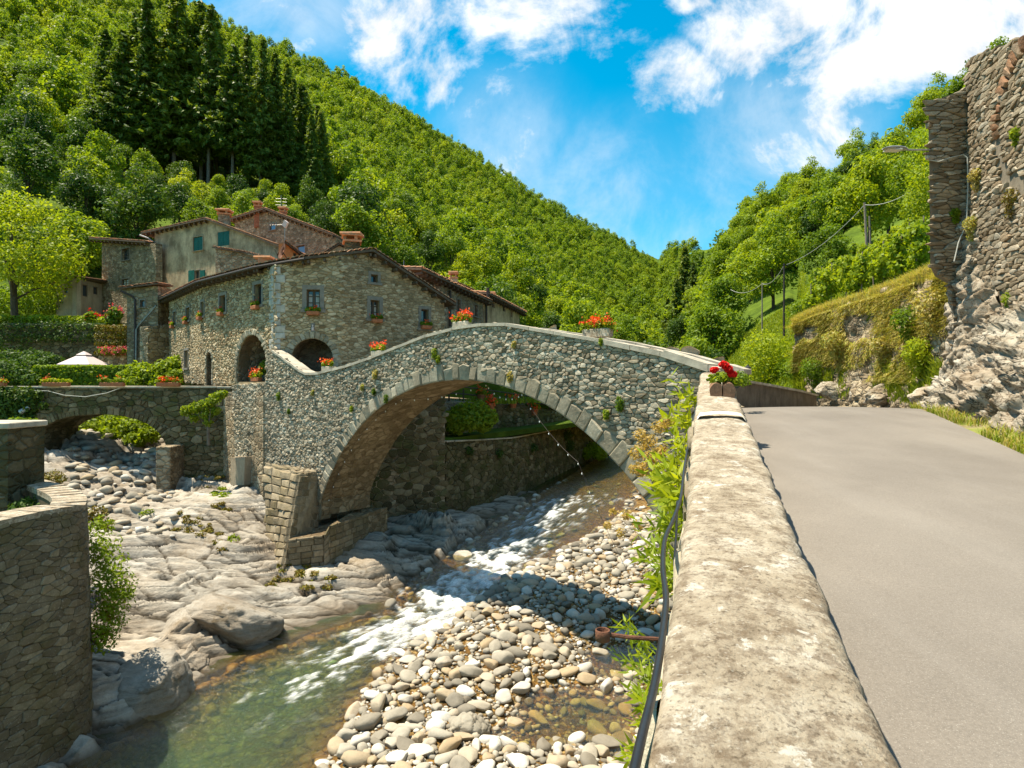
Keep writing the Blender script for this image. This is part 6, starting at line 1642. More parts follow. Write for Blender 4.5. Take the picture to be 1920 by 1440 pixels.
def spruce_mesh(name, seed, H, R, bare, mat, dens=1.0):
    r = np.random.RandomState(seed); C, N = [], []; z = H * bare
    while z < H * .985:
        t = (z - H * bare) / (H * (1 - bare)); br = R * (1 - t) ** .8 * (.55 + .45 * min(1, t * 5 + .35)) ; nb = int(6 + 5 * (1 - t))
        for i in range(nb):
            a = r.uniform(0, 2 * np.pi); l = br * r.uniform(.6, 1.12) + .15; k = int((5 + 9 * l) * dens)
            s = np.linspace(.12, 1, k); dz = -.28 * l * s ** 1.4 + .10 * l * s ** 4
            wv = .22 * l * (1 - .75 * s)
            C.append(np.stack([np.cos(a) * s * l + r.normal(0, 1, k) * wv * .6, np.sin(a) * s * l + r.normal(0, 1, k) * wv * .6, z + dz - np.abs(r.normal(0, 1, k)) * .22], 1))
            N.append(np.tile([np.cos(a) * .5, np.sin(a) * .5, .6], (k, 1)))
        z += H * .016 + .10
    C = np.concatenate(C); N = np.concatenate(N)
    V, Q, T = leaf_quads(C, N, .62, r, .42, .55, .4, 1.2)
    return npmesh(name, V, Q, mat, False, T)
def spruce_trunk(name, H, mat):
    m = MB(); m.tube([(0, 0, -2), (0, 0, 0), (.05, 0, H * .5), (0, 0, H * .98)], [.24, .21, .14, .03], 7)
    r = random.Random(3)
    for i in range(14):
        z = H * r.uniform(.08, .4); a = r.uniform(0, 6.3); m.tube([(0, 0, z), (math.cos(a) * .9, math.sin(a) * .9, z - .15)], [.03, .01], 4)
    me = D.meshes.new(name); me.from_pydata(m.v, [], m.f); setmats(me, mat); return me

def plant_tree(name, label, cat, group, loc, trunk, crown, scale, rz, sz=1.0):
    o = thing(name, label, cat, loc, group); o.rotation_euler = (0, 0, rz); o.scale = (scale, scale, scale * sz)
    for nm, me in (('trunk', trunk), ('crown', crown)):
        c = D.objects.new(nm, me); link(c); c.parent = o
    return o

PROTO = {}
for key, seed, H, R, nl, base, mats in (('a', 1, 9, 3.6, 24, .28, ('leaf_bright', 'leaf_mid', 'leaf_dark')), ('b', 2, 10.5, 3.4, 26, .22, ('leaf_bright', 'leaf_mid', 'leaf_dark')), ('c', 3, 8, 3.9, 22, .25, ('leaf_bright', 'leaf_mid', 'leaf_dark')), ('d', 4, 9.5, 3.2, 20, .3, ('leaf_bright', 'leaf_mid', 'leaf_dark'))):
    for mt in mats:
        me, L = crown_mesh('crown', seed, H, R, 5200, .34, M[mt], nl, base); PROTO[key, mt] = (trunk_mesh('trunk', seed, H, L, M['bark']), me, H, R)
SPR = {i: (spruce_trunk('trunk', 24, M['bark_pale']), spruce_mesh('crown', 30 + i, 24, 3.3 + .4 * (i % 2), .14 + .06 * i, M['needle'])) for i in range(4)}
SPF = {i: (spruce_trunk('trunk', 18, M['bark_pale']), spruce_mesh('crown', 40 + i, 18, 3.3, .06, M['needle'])) for i in range(2)}

rv = random.Random(77); cand = []      # (kind, X, Y, z, scale, extra)
def px_of(X, Y, z): return 960 + X / Y * F, 720 - z / Y * F
# spruce stand above the village
sp_h = lambda px: interp(px, [205, 260, 310, 380, 430, 500, 560, 605], [21, 26, 31, 31, 29, 25, 21, 17])
tries = []
while len(tries) < 54:
    px = rv.uniform(205, 606); Y = rv.uniform(90, 116) ; k = KX(px); X = k * Y
    if any(math.hypot(X - a, Y - b) < 2.6 for a, b in tries): continue
    tries.append((X, Y)); cand.append(('spruce', X, Y, float(hill_z(np.array(k), np.array(Y))), float(sp_h(px)) / 24 * rv.uniform(.58, 1.08), None))
for px, Y, h in ((1268, 118, 17), (1284, 122, 19.5), (1300, 116, 15), (1252, 128, 15)):
    k = KX(px); cand.append(('valley_spruce', k * Y, Y, float(hill_z(np.array(k), np.array(Y))) + (1.5 if px < 1290 else 0), h / 18, None))
def scatter(k0, k1, Y0, Y1, d, ok, kind, smin=.75, smax=1.15):
    pts = []; cells = {}
    for _ in range(int((k1 - k0) * (Y1 ** 2 - Y0 ** 2) / 2 / (d * d) * 9)):
        k = rv.uniform(k0, k1); Y = math.sqrt(rv.uniform(Y0 * Y0, Y1 * Y1)); X = k * Y; c = (int(X // d), int(Y // d))
        if not ok(k * F + 960, Y): continue
        if any(math.hypot(q[0] - X, q[1] - Y) < d for a in (-1, 0, 1) for b in (-1, 0, 1) for q in cells.get((c[0] + a, c[1] + b), ())): continue
        cells.setdefault(c, []).append((X, Y)); cand.append((kind, X, Y, float(hill_z(np.array(k), np.array(Y))), rv.uniform(smin, smax), None))
def okL(px, Y):
    if 195 < px < 615 and 62 < Y < 120: return False
    if px > 200 and px < 640 and Y < 62: return False
    return Y > interp(px, [-100, 640, 980, 1300], [54, 60, 66, 50])
scatter(-.9, .27, 52, 118, 4.9, okL, 'left')
scatter(-.66, -.28, 60, 86, 3.5, lambda px, Y: True, 'left', .48, .70)
def okR(px, Y):
    if px < 1515 and px > 1325 and Y < interp(px, [1325, 1400, 1450, 1515], [58, 61, 63, 64]): return False
    if px >= 1470 and Y < 47: return False
    return True
scatter(.27, .80, 38, 128, 4.6, okR, 'right', .6, 1.0)
# coarse picture of what hides what
buf = np.zeros((180, 240), bool); yy_, xx_ = np.mgrid[0:180, 0:240] * 8 + 4.0
for poly in ([(190, 450), (270, 435), (393, 412), (503, 393), (630, 440), (690, 470), (845, 570), (975, 590), (975, 700), (190, 700)], [(1742, 190), (1810, 120), (1920, 80), (1920, 760), (1742, 760)], [(1500, 610), (1790, 505), (1790, 760), (1500, 760)], [(440, 720), (600, 700), (940, 610), (1340, 690), (1340, 900), (440, 900)], [(0, 610), (235, 610), (235, 730), (0, 730)]):
    f_ = inpoly(poly); buf |= np.array([[f_(x, y) for x, y in zip(a, b)] for a, b in zip(xx_, yy_)])
cand.sort(key=lambda c: c[2]); placed = {'left': 0, 'right': 0}; rest = []
for kind, X, Y, z, s, _ in cand:
    H = 24 * s if kind == 'spruce' else 18 * s if kind == 'valley_spruce' else 9 * s; R = 2.2 * s if 'spruce' in kind else 3.5 * s
    cx, cy = px_of(X, Y, z + H * .62); rx, ry = R / Y * F, H * .40 / Y * F
    msk = ((xx_ - cx) / rx) ** 2 + ((yy_ - cy) / ry) ** 2 < 1; tot = msk.sum(); vis = (msk & ~buf).sum()
    if tot == 0 or vis < max(2, .12 * tot): continue
    if 'spruce' not in kind: buf |= msk
    loc = (X, Y, z - .3); rz = rv.uniform(0, 6.3); px = X / Y * F + 960
    if kind == 'spruce':
        t, c = SPR[rv.randrange(4)]; o_ = plant_tree('spruce_tree', 'tall dark bare trunked spruce in the stand high above the village roofs', 'tree', 'spruces in the dark stand above the village', loc, t, c, s, rz); q_ = rv.uniform(.9, 1.4); o_.scale = (s * q_, s * q_, s); o_.rotation_euler = (rv.uniform(-.03, .03), rv.uniform(-.03, .03), rz)
    elif kind == 'valley_spruce':
        t, c = SPF[rv.randrange(2)]; plant_tree('spruce_tree', 'dark pointed spruce standing together where the two hills meet', 'tree', 'pointed spruces at the valley notch', loc, t, c, s, rz)
    else:
        if placed[kind] >= 135: rest.append((X, Y, z, s)); continue
        placed[kind] += 1
        q = rv.random()
        if kind == 'left': mt = 'leaf_dark' if q < .34 else 'leaf_mid' if q < .74 else 'leaf_bright'
        else: mt = 'leaf_dark' if q < .30 else 'leaf_mid' if q < .75 else 'leaf_bright'
        if 1000 < px < 1330 and q < .75: mt = 'leaf_dark' if q < .5 else 'leaf_mid'
        t, c, _, _ = PROTO[rv.choice('abcd'), mt]
        word = {'leaf_dark': 'dark', 'leaf_mid': 'mid', 'leaf_bright': 'bright'}[mt]
        if kind == 'left': lab, gr = (word + ' green broadleaf tree on the wooded slope left behind the village', word + ' trees on the left slope') if px < 700 else (word + ' green broadleaf tree at the hill foot behind bridge and row houses', word + ' trees at the hill foot behind the bridge')
        else: lab, gr = word + ' green broadleaf tree on the right hillside above the road', word + ' trees on the right hillside'
        plant_tree('broadleaf_tree', lab, 'tree', gr, loc, t, c, s, rz, rv.uniform(.9, 1.15))
# far woods: one mass
far = []
cells = {}
for _ in range(60000):
    k = rv.uniform(-.92, .30); Y = math.sqrt(rv.uniform(112 ** 2, 560 ** 2)); px = k * F + 960
    if Y > float(hill_par(np.array(k))[0]) * 1.02: continue
    if 195 < px < 610 and Y < 119: continue
    d = 3.0 if Y < 230 else 3.9; X = k * Y; c = (int(X // 4), int(Y // 4))
    if any(math.hypot(q[0] - X, q[1] - Y) < d for a in (-1, 0, 1) for b in (-1, 0, 1) for q in cells.get((c[0] + a, c[1] + b), ())): continue
    cells.setdefault(c, []).append((X, Y)); far.append((X, Y, float(hill_z(np.array(k), np.array(Y))) - .6, rv.choice((rv.uniform(.5, .9), rv.uniform(.7, 1.2), rv.uniform(1.0, 1.45))) * (1 + .4 * float(fbm(np.array(X * .035), np.array(Y * .035), 0, 2, 13)))))
far += [(a, b, c - .3, d * 1.35) for a, b, c, d in rest]
for _ in range(500):
    k = rv.uniform(.28, .86); Y = math.sqrt(rv.uniform(80 ** 2, 140 ** 2))
    if Y > float(hill_par(np.array(k))[0]) * 1.05: continue
    far.append((k * Y, Y, float(hill_z(np.array(k), np.array(Y))) - .8, rv.uniform(.75, 1.1)))
fcol = D.collections.new('far_tree_kinds')
for i in range(7):
    fH, fR = ((6.6, 2.5), (8.4, 2.2), (5.2, 2.9), (7.4, 3.1), (9.2, 2.6), (6.0, 2.0), (7.0, 3.4))[i]
    me, L = crown_mesh('far_crown', 60 + i, fH, fR, int(620 * fR / 2.5), .60, M['leaf_far'] if i != 4 else M['leaf_mid'], 15, .12, .4)
    fcol.objects.link(D.objects.new('far_crown', me))
far = np.array(far)
me = D.meshes.new('forest'); me.vertices.add(len(far)); me.vertices.foreach_set('co', far[:, :3].astype(np.float32).ravel())
at = me.attributes.new('size', 'FLOAT', 'POINT'); at.data.foreach_set('value', far[:, 3].astype(np.float32))
fo_ = mkobj('forest', me); tag(fo_, 'dense green far woods covering the left hill up to its skyline', 'forest', None, 'stuff')
def instancer(o, coll, attr='size'):
    ng = D.node_groups.new('scatter', 'GeometryNodeTree')
    ng.interface.new_socket('Geometry', in_out='INPUT', socket_type='NodeSocketGeometry'); ng.interface.new_socket('Geometry', in_out='OUTPUT', socket_type='NodeSocketGeometry')
    N = ng.nodes; gi = N.new('NodeGroupInput'); go = N.new('NodeGroupOutput'); m2p = N.new('GeometryNodeMeshToPoints'); iop = N.new('GeometryNodeInstanceOnPoints'); ci = N.new('GeometryNodeCollectionInfo'); na = N.new('GeometryNodeInputNamedAttribute'); rnd = N.new('FunctionNodeRandomValue'); cx = N.new('ShaderNodeCombineXYZ')
    ci.inputs['Collection'].default_value = coll; ci.inputs['Separate Children'].default_value = True; ci.inputs['Reset Children'].default_value = True
    na.data_type = 'FLOAT'; na.inputs['Name'].default_value = attr; rnd.data_type = 'FLOAT'; rnd.inputs[2].default_value = 0; rnd.inputs[3].default_value = 6.283
    iop.inputs['Pick Instance'].default_value = True
    K = ng.links.new
    K(gi.outputs[0], m2p.inputs['Mesh']); K(m2p.outputs[0], iop.inputs['Points']); K(ci.outputs[0], iop.inputs['Instance']); K(rnd.outputs[1], cx.inputs[2]); K(cx.outputs[0], iop.inputs['Rotation']); K(na.outputs['Attribute'], iop.inputs['Scale']); K(iop.outputs[0], go.inputs[0])
    md = o.modifiers.new('scatter', 'NODES'); md.node_group = ng
instancer(fo_, fcol)

# ---------------------------------------------------------------- bushes, ivy, grass
bs = [500]
def bush(name, label, cat, lumps, n, size, mat, group=None, stems=None, asp=.5, kind=None, droop=0, spread=.8, loc=None):
    bs[0] += 1; r = np.random.RandomState(bs[0]); L = np.array(lumps, float); base = loc or (L[:, 0].mean(), L[:, 1].mean(), (L[:, 2] - L[:, 5]).min())
    C, N = cloud(L, n, r, .7); V, Q, T = leaf_quads(C, N, size, r, asp, spread, .4, droop)
    me = npmesh(name, V - np.array(base), Q, M[mat], False, T)
    if stems is None: return tag(mkobj(name, me, None, tuple(base)), label, cat, group, kind)
    root = thing(name, label, cat, base, group, kind); c = D.objects.new('foliage', me); link(c); c.parent = root
    m = MB(); 
    for s in stems: m.tube(s[0], s[1], 6)
    m.build('stem', M['bark_pale'], root); return root
def lump_run(a, b, n, r, jit=.3, seed=0):
    q = random.Random(seed); a, b = Vector(a), Vector(b)
    return [tuple(a.lerp(b, (i + .5) / n) + Vector((q.uniform(-jit, jit), q.uniform(-jit, jit), q.uniform(-jit, jit) * .6))) + (r * q.uniform(.7, 1.2),) * 3 for i in range(n)]
def lumps_px(pts, seed=0):   # (px, py, Y, radius)
    return [tuple(P(a, b, Y)) + (r, r, r * .85) for a, b, Y, r in pts]
def blades(C, h, r, mat, name, lean=.5, wdt=.012, up=None):
    C = np.asarray(C, float); n = len(C); a = r.uniform(0, 6.28, n); d = np.stack([np.cos(a), np.sin(a), 0 * a], 1); hh = (h * r.uniform(.5, 1.3, n))[:, None]
    if up is None: up = np.array([0, 0, 1.0])
    side = np.stack([-d[:, 1], d[:, 0], 0 * a], 1) * wdt * r.uniform(.7, 1.4, (n, 1)); ln = lean * r.uniform(.2, 1.2, (n, 1))
    mid = C + up * hh * .55 + d * hh * ln * .3; tip = C + up * hh * (1 - .25 * ln) + d * hh * ln
    V = np.stack([C - side, C + side, mid + side * .7, mid - side * .7, mid - side * .7, mid + side * .7, tip + side * .1, tip - side * .1], 1).reshape(-1, 3)
    Q = np.arange(n * 8).reshape(n * 2, 4); T = np.repeat(r.uniform(0, 1, n), 8)
    return V, Q, np.stack([T, T, T], 1)
def grass_obj(name, C, h, mat, label, kind='stuff', seed=1, lean=.5, wdt=.012, cat='grass', up=None):
    r = np.random.RandomState(seed); V, Q, T = blades(C, h, r, mat, name, lean, wdt, up); base = V.min(0)
    return tag(mkobj(name, npmesh(name, V - base, Q, M[mat], False, T), None, tuple(base)), label, cat, None, kind)

# big bright tree at the left edge over the garden
t_, c_, _, _ = PROTO['a', 'leaf_bright']; me, L = crown_mesh('crown', 91, 11, 4.4, 9000, .26, M['leaf_bright'], 34, .22)
plant_tree('broadleaf_tree', 'big bright yellow green tree at the left edge above the garden wall', 'tree', None, tuple(P(28, 600, 44)), trunk_mesh('trunk', 91, 11, L, M['bark'], .22), me, .92, .4)
plant_tree('broadleaf_tree', 'rounded light leaved tree between the bright edge tree and the tower house', 'tree', None, tuple(P(150, 560, 54)), PROTO['c', 'leaf_mid'][0], PROTO['c', 'leaf_mid'][1], .95, 1.4)
plant_tree('broadleaf_tree', 'dark full tree directly behind the roof of the tower house', 'tree', None, tuple(P(262, 500, 60)), PROTO['b', 'leaf_dark'][0], PROTO['b', 'leaf_dark'][1], 1.0, 2.4)
plant_tree('broadleaf_tree', 'small dark leafed tree filling the gap left of the garden shed', 'tree', None, tuple(P(85, 590, 52)), PROTO['d', 'leaf_dark'][0], PROTO['d', 'leaf_dark'][1], .75, .9)
# dead pale trunks on the left slope
for (pts, lab) in (([(26, 345, 70), (30, 305, 70), (40, 265, 70), (50, 215, 70)], 'bare crooked pale dead trunk on the left slope'), ([(33, 345, 71), (33, 300, 71)], 'short bare stump trunk beside the crooked dead trunk')):
    m = MB(); m.tube([P(*p) for p in pts], [.13, .11, .09, .05][:len(pts)], 6); tag(m.build('dead_tree', M['bark_pale']), lab, 'tree')
# garden: hedge, shrubs, vines
r = np.random.RandomState(8); n = 9000; a, b = P(72, 700, 35), P(240, 700, 35); X = r.uniform(a.x, b.x, n); Yh = r.uniform(34.6, 36.0, n); Zh = r.uniform(-.3, 1.0, n)
f_ = r.randint(0, 3, n); Yh = np.where(f_ == 0, 34.6 + r.normal(0, .05, n), Yh); Zh = np.where(f_ == 1, .98 + r.normal(0, .04, n), Zh); X = np.where(f_ == 2, np.where(r.rand(n) < .5, a.x, b.x) + r.normal(0, .06, n), X)
Nn = np.stack([np.where(f_ == 2, np.sign(X - (a.x + b.x) / 2), 0), np.where(f_ == 0, -1, 0), np.where(f_ == 1, 1.0, .1)], 1)
V, Q, T = leaf_quads(np.stack([X, Yh, Zh], 1), Nn, .17, r, .6, .5); bsx = np.array([(a.x + b.x) / 2, 35.3, -.3])
tag(mkobj('hedge', npmesh('hedge', V - bsx, Q, M['leaf_mid'], False, T), None, tuple(bsx)), 'long clipped box hedge in front of the pale gazebo', 'hedge')
m = MB(); m.box(((a.x + b.x) / 2, 35.35, .3), ((b.x - a.x) * .96, 1.1, 1.15)); hc = m.build('hedge_core', M['forest_floor'], D.objects['hedge'])
bush('shrub', 'dark rounded shrub at the left edge beside the clipped hedge', 'shrub', lumps_px([(8, 700, 34.5, .9), (35, 708, 34.3, .7), (55, 690, 36, .9), (20, 680, 37, .9), (60, 715, 34, .5), (0, 720, 33.8, .6)]), 5200, .20, 'leaf_dark')
bush('shrub', 'dark shrub behind the hedge left of the gazebo', 'shrub', lumps_px([(80, 676, 38.5, .7), (100, 680, 38.2, .6), (62, 672, 39, .7)]), 2600, .18, 'leaf_dark')
bush('shrub', 'bright light green leafy shrub spilling beside the stone house wall', 'shrub', lumps_px([(240, 710, 33, .55), (262, 698, 33.2, .65), (285, 704, 33, .7), (310, 696, 33.2, .7), (332, 684, 33.6, .6), (300, 716, 32.6, .5), (328, 708, 32.8, .55), (250, 718, 32.4, .4)]), 5600, .22, 'leaf_bright')
bush('shrub', 'leafy undergrowth filling the space beneath the bright edge tree', 'shrub', lumps_px([(x, 585 - (x % 3) * 12, 47, .9) for x in range(-20, 108, 14)] + [(x, 555, 50, 1.1) for x in range(-20, 90, 18)]), 6000, .24, 'leaf_mid')
bush('vegetable_bed', 'pale green vegetable bed along the top of the garden wall', 'plants', lumps_px([(x, 601 + (x - 80) * .03, 42, .45) for x in range(70, 192, 11)]), 3600, .2, 'leaf_bright')
bush('shrub', 'grassy clump on top of the garden wall under the bright edge tree', 'shrub', lumps_px([(x, 601, 42.3, .4) for x in range(-20, 70, 14)]), 2000, .2, 'leaf_yellow')
bush('creeper', 'rust and green creeper hanging over the sunlit garden wall end', 'creeper', lumps_px([(x, y, 39.9 - (x - 184) * .02, .3) for x in range(186, 236, 8) for y in (616, 630, 645, 660)]), 3600, .15, 'moss', droop=.6)
bush('ivy', 'dark ivy over the left part of the garden wall', 'ivy', lumps_px([(x, y, 40.7, .45) for x in range(0, 180, 16) for y in (612, 632)] + [(8, 650, 40.7, .6), (40, 655, 40.7, .5)]), 2000, .17, 'leaf_ivy', droop=.6)
def flower_plant(name, label, cat, lumps, nl, nf, ls, fs, leaf='leaf_bright', petal='petal_red', group=None, pot=None, up=.25):
    bs[0] += 1; r = np.random.RandomState(bs[0]); L = np.array(lumps, float); base = np.array((L[:, 0].mean(), L[:, 1].mean(), (L[:, 2] - L[:, 5]).min()))
    root = thing(name, label, cat, tuple(base), group)
    C, N = cloud(L, nl, r, .9); V, Q, T = leaf_quads(C, N, ls, r, .75); c = D.objects.new('foliage', npmesh('foliage', V - base, Q, M[leaf], False, T)); link(c); c.parent = root
    L2 = L.copy(); L2[:, 2] += up * L[:, 5]; C, N = cloud(L2, max(4, nf // 9), r, .5); C = np.repeat(C, 9, 0) + r.normal(0, fs * .8, (len(C) * 9, 3)); N = np.repeat(N, 9, 0)
    V, Q, T = leaf_quads(C, N, fs, r, .9); c = D.objects.new('blossom', npmesh('blossom', V - base, Q, M[petal], False, T)); link(c); c.parent = root
    return root
flower_plant('flower_bush', 'tall red flowering bush at the corner of the garden wall', 'flowers', lumps_px([(207, 596, 41, .35), (214, 586, 41, .4), (220, 592, 41, .35), (212, 604, 41, .4)]), 900, 170, .2, .11, 'leaf_mid', 'petal_pink', up=.9)
flower_plant('flower_bush', 'red and green bush left of the tall red flowering one', 'flowers', lumps_px([(172, 594, 42, .4), (178, 600, 42, .35), (168, 602, 42, .4)]), 900, 160, .2, .12, 'leaf_mid', 'petal_red')
flower_plant('hanging_flowers', 'left pink hanging flower basket beside the gazebo roof', 'flowers', lumps_px([(193, 658, 38.5, .25), (201, 656, 38.5, .28), (209, 659, 38.5, .22)]), 200, 260, .12, .08, 'leaf_mid', 'petal_pink')
flower_plant('hanging_flowers', 'right pink hanging flower basket next to the slim stone annex', 'flowers', lumps_px([(218, 657, 38.2, .22), (226, 656, 38.2, .25), (233, 658, 38.2, .2)]), 200, 220, .12, .08, 'leaf_mid', 'petal_pink')
# small yellow-green tree on the rock beside the bridge
root = bush('young_tree', 'young yellow green tree on thin stem between side bridge and stone bridge', 'tree', lumps_px([(350, 772, 25.2, 0.22), (368, 764, 25.2, 0.27), (385, 760, 25.3, 0.30), (400, 750, 25.3, 0.29), (412, 742, 25.2, 0.23), (420, 738, 25.1, 0.16), (365, 784, 25.2, 0.22), (388, 778, 25.3, 0.25), (404, 770, 25.3, 0.20), (390, 792, 25.2, 0.19), (346, 765, 25.1, 0.13)]), 1500, .15, 'leaf_yellow',
    stems=[([P(391, 835, 25.3), P(390, 800, 25.2), P(395, 770, 25.2)], [.065, .05, .02]), ([P(390, 805, 25.3), P(372, 780, 25.2), P(352, 768, 25.2)], [.03, .02, .01]), ([P(390, 795, 25.3), P(405, 760, 25.3)], [.025, .01])], loc=tuple(P(391, 832, 25.3)))
# greens under the side bridge
bush('shrub', 'sunlit leafy shrub seen through the side bridge arch', 'shrub', lumps_px([(215, 800, 31, .6), (240, 810, 30.6, .65), (262, 806, 31, .65), (280, 815, 30.5, .5), (200, 815, 30, .4), (250, 826, 30, .45), (225, 795, 33, .8), (270, 795, 33, .7)]), 5200, .22, 'leaf_bright')
bush('shrub', 'low bright green bank growing behind the side bridge', 'shrub', lumps_px([(x, 786, 33.4, .75) for x in range(95, 330, 17)] + [(x, 800, 31.5, .5) for x in range(120, 200, 14)] + [(x, 770, 34.2, .9) for x in range(60, 340, 20)]), 7500, .22, 'leaf_yellow')
bush('ivy', 'dark ivy covering the left end of the side bridge', 'ivy', lumps_px([(x, y, 26.85, .38) for x in (0, 14, 28, 42, 54) for y in (738, 750, 765, 782)] + [(70, 741, 26.9, .3), (85, 760, 26.9, .25), (62, 758, 26.9, .3)]), 5200, .16, 'leaf_ivy', droop=.5)
bush('shrub', 'leafy shrub in front of the ivy at the far left of the side bridge', 'shrub', lumps_px([(32, 800, 20, .35), (45, 815, 20, .35), (30, 828, 19.5, .38), (50, 835, 19.5, .3), (60, 795, 21, .22), (38, 846, 19, .28)]), 2400, .17, 'leaf_mid')
bush('creeper', 'green and rust climbing plants on the rock right of the round bastion', 'creeper', lumps_px([(188, 985, 14.3, 0.29), (196, 1020, 13.9, 0.34), (204, 1060, 13.7, 0.41), (216, 1095, 13.6, 0.41), (208, 1130, 13.3, 0.41), (201, 1165, 13.0, 0.38), (231, 1110, 13.9, 0.29), (194, 1090, 13.2, 0.34), (192, 1200, 12.8, 0.32), (181, 1040, 13.6, 0.29)]), 3000, .085, 'leaf_mid', droop=.5)
bush('dry_creeper', 'rusty dry plants at the rim of the round bastion', 'creeper', lumps_px([(180, 965, 15.0, .25), (195, 985, 15, .2), (205, 1150, 13.7, .2), (190, 1190, 13.2, .22), (100, 900, 17, .3), (90, 925, 16.5, .28), (80, 950, 15.5, .22)]), 2200, .08, 'moss', droop=.5)
bush('shrub', 'dark weeds in the gap between pillar and bastion', 'shrub', lumps_px([(55, 960, 14, .4), (40, 985, 13.5, .35), (70, 940, 15, .3)]), 2200, .10, 'leaf_dark')
# moss cushions on the limestone
def moss_at(lst, label, seed, mat='moss', n=700, ls=.07):
    lp = []
    q = random.Random(seed)
    for px, py, w_ in lst:
        for _ in range(6):
            a, b = px + q.gauss(0, w_), py + q.gauss(0, w_ * .5); Y = 20.0
            for _ in range(25): 
                X = (a - 960) / F * Y; z = float(rock_z(np.array([X]), np.array([Y]))[0]); Y += .3 * (min(40, max(9, z * F / (720 - b))) - Y)
            lp.append(((a - 960) / F * Y, Y, z, .16 * q.uniform(.6, 1.5), .16, .07))
    bush('moss', label, 'moss', lp, n, ls, mat, None, kind='stuff', asp=.8)
moss_at([(350, 970, 12), (390, 985, 16), (400, 1010, 14), (420, 950, 10), (365, 995, 14)], 'orange green moss on the pale rock left of the cutwater', 1, n=2600)
moss_at([(540, 1065, 14), (570, 1075, 16), (600, 1090, 14), (520, 1090, 10)], 'rust moss on the rock below the bridge footing', 2, n=2200)
moss_at([(355, 830, 10), (345, 850, 8), (385, 900, 10), (415, 905, 12)], 'rust moss on the rock under the young tree', 3, n=1500)
moss_at([(400, 922, 10), (420, 930, 8), (440, 1010, 5), (275, 960, 8)], 'fresh green weeds in rock joints below the bridge wall', 4, 'leaf_bright', 900, .08)
# tufts rooted in the bridge face
q = random.Random(5)
tl = [(707, 700, 1), (683, 725, .7), (705, 733, .7), (728, 745, .9), (825, 672, .7), (818, 662, 1), (590, 735, .6), (600, 770, .7), (663, 765, .6), (628, 740, .5), (545, 770, .6), (1027, 728, 1), (960, 705, .9), (1105, 795, 1.2), (1165, 755, 1.1), (1220, 680, 1.2), (1130, 640, .5), (998, 638, .5), (967, 645, .6), (1075, 728, .7), (1140, 775, .8), (548, 868, .8), (526, 742, 1), (586, 715, .9)]
for i, (px, py, s) in enumerate(tl[::2] + tl[1:6:2]):
    u_, v_ = BP.uv(px, py); c = BP.at(u_, v_, .07); rr = .10 * s
    dry = i % 3 == 0
    bush('wall_plant', ('dry tawny' if dry else 'small green') + ' tuft growing from the joints of the stone bridge', 'plant', [tuple(c) + (rr, rr, rr * 1.3), tuple(c + Vector((0, 0, -.1 * s)) + BP.n * .02) + (rr * .8, rr * .8, rr)], 220, .07, 'dry_grass' if dry else ('leaf_mid' if i % 2 else 'leaf_yellow'), 'dry tufts on the bridge wall' if dry else 'green tufts on the bridge wall', droop=.6)
# plants growing out of the river side of the parapet wall
def lance_plant(label, roots, seed, n=40, ln=.5, mat='leaf_yellow', group=None, lw=.022, name='leafy_plant', ls=.11):
    r = np.random.RandomState(seed); q = random.Random(seed); m = MB(); C, Tn = [], []
    for (px, py, Y, tx, ty, tY) in roots:
        A, B = P(px, py, Y), P(tx, ty, tY)
        for _ in range(n):
            e = B + Vector((q.gauss(0, .07), q.gauss(0, .10), q.gauss(0, .06))) * (Y / 4); a = A + Vector((0, q.gauss(0, .10), q.gauss(0, .04))); mid = a.lerp(e, .5) + Vector((-.03, 0, .05)) * (Y / 5)
            if q.random() < .25: m.tube([a, mid, e], [.004, .003, .0015], 4)
            for t in np.linspace(.25, 1, 9):
                p = a.lerp(mid, t * 2) if t < .5 else mid.lerp(e, t * 2 - 1); C.append(p); d = (e - a).normalized(); Tn.append(d)
    C = np.array(C); n_ = len(C); dirs = np.array(Tn) * .7 + r.normal(0, .75, (n_, 3)); dirs /= np.linalg.norm(dirs, axis=1, keepdims=True); sd = np.cross(dirs, r.normal(0, 1, (n_, 3))); sd /= np.linalg.norm(sd, axis=1, keepdims=True)
    L_ = ls * r.uniform(.6, 1.4, (n_, 1)); V = np.stack([C, C + dirs * L_ * .4 + sd * lw * .5, C + dirs * L_, C + dirs * L_ * .4 - sd * lw * .5], 1).reshape(-1, 3); T = np.repeat(r.uniform(0, 1, n_), 4)
    base = np.array(P(*roots[0][:3])); root = thing(name, label, 'plant', tuple(base), group)
    c = D.objects.new('foliage', npmesh('foliage', V - base, np.arange(n_ * 4).reshape(-1, 4), M[mat], False, np.stack([T] * 3, 1))); link(c); c.parent = root
    if m.v: m.build('stem', M['leaf_bright'], root)
    return root
lance_plant('big lance leaved green plant growing from the parapet wall by the bridge end', [(1303, 800, 9, 1270, 790, 8.8), (1302, 850, 8, 1265, 840, 7.8), (1300, 890, 7.2, 1245, 870, 7.3), (1298, 930, 6.6, 1240, 915, 6.9), (1297, 920, 6.4, 1268, 905, 6.4), (1304, 770, 9.8, 1285, 750, 9.6), (1298, 960, 6.2, 1268, 950, 6.4)], 5, 9, mat='leaf_bright', ls=.20, lw=.045)
lance_plant('lower lance leaved plant over the gravel under the black hose', [(1290, 1020, 4.6, 1225, 1000, 4.8), (1290, 1060, 4.4, 1205, 1040, 4.7), (1285, 1080, 4.2, 1235, 1065, 4.4), (1288, 1000, 4.8, 1250, 985, 4.9), (1280, 1100, 4.0, 1240, 1105, 4.0)], 6, 8, mat='leaf_yellow', ls=.13, lw=.028)
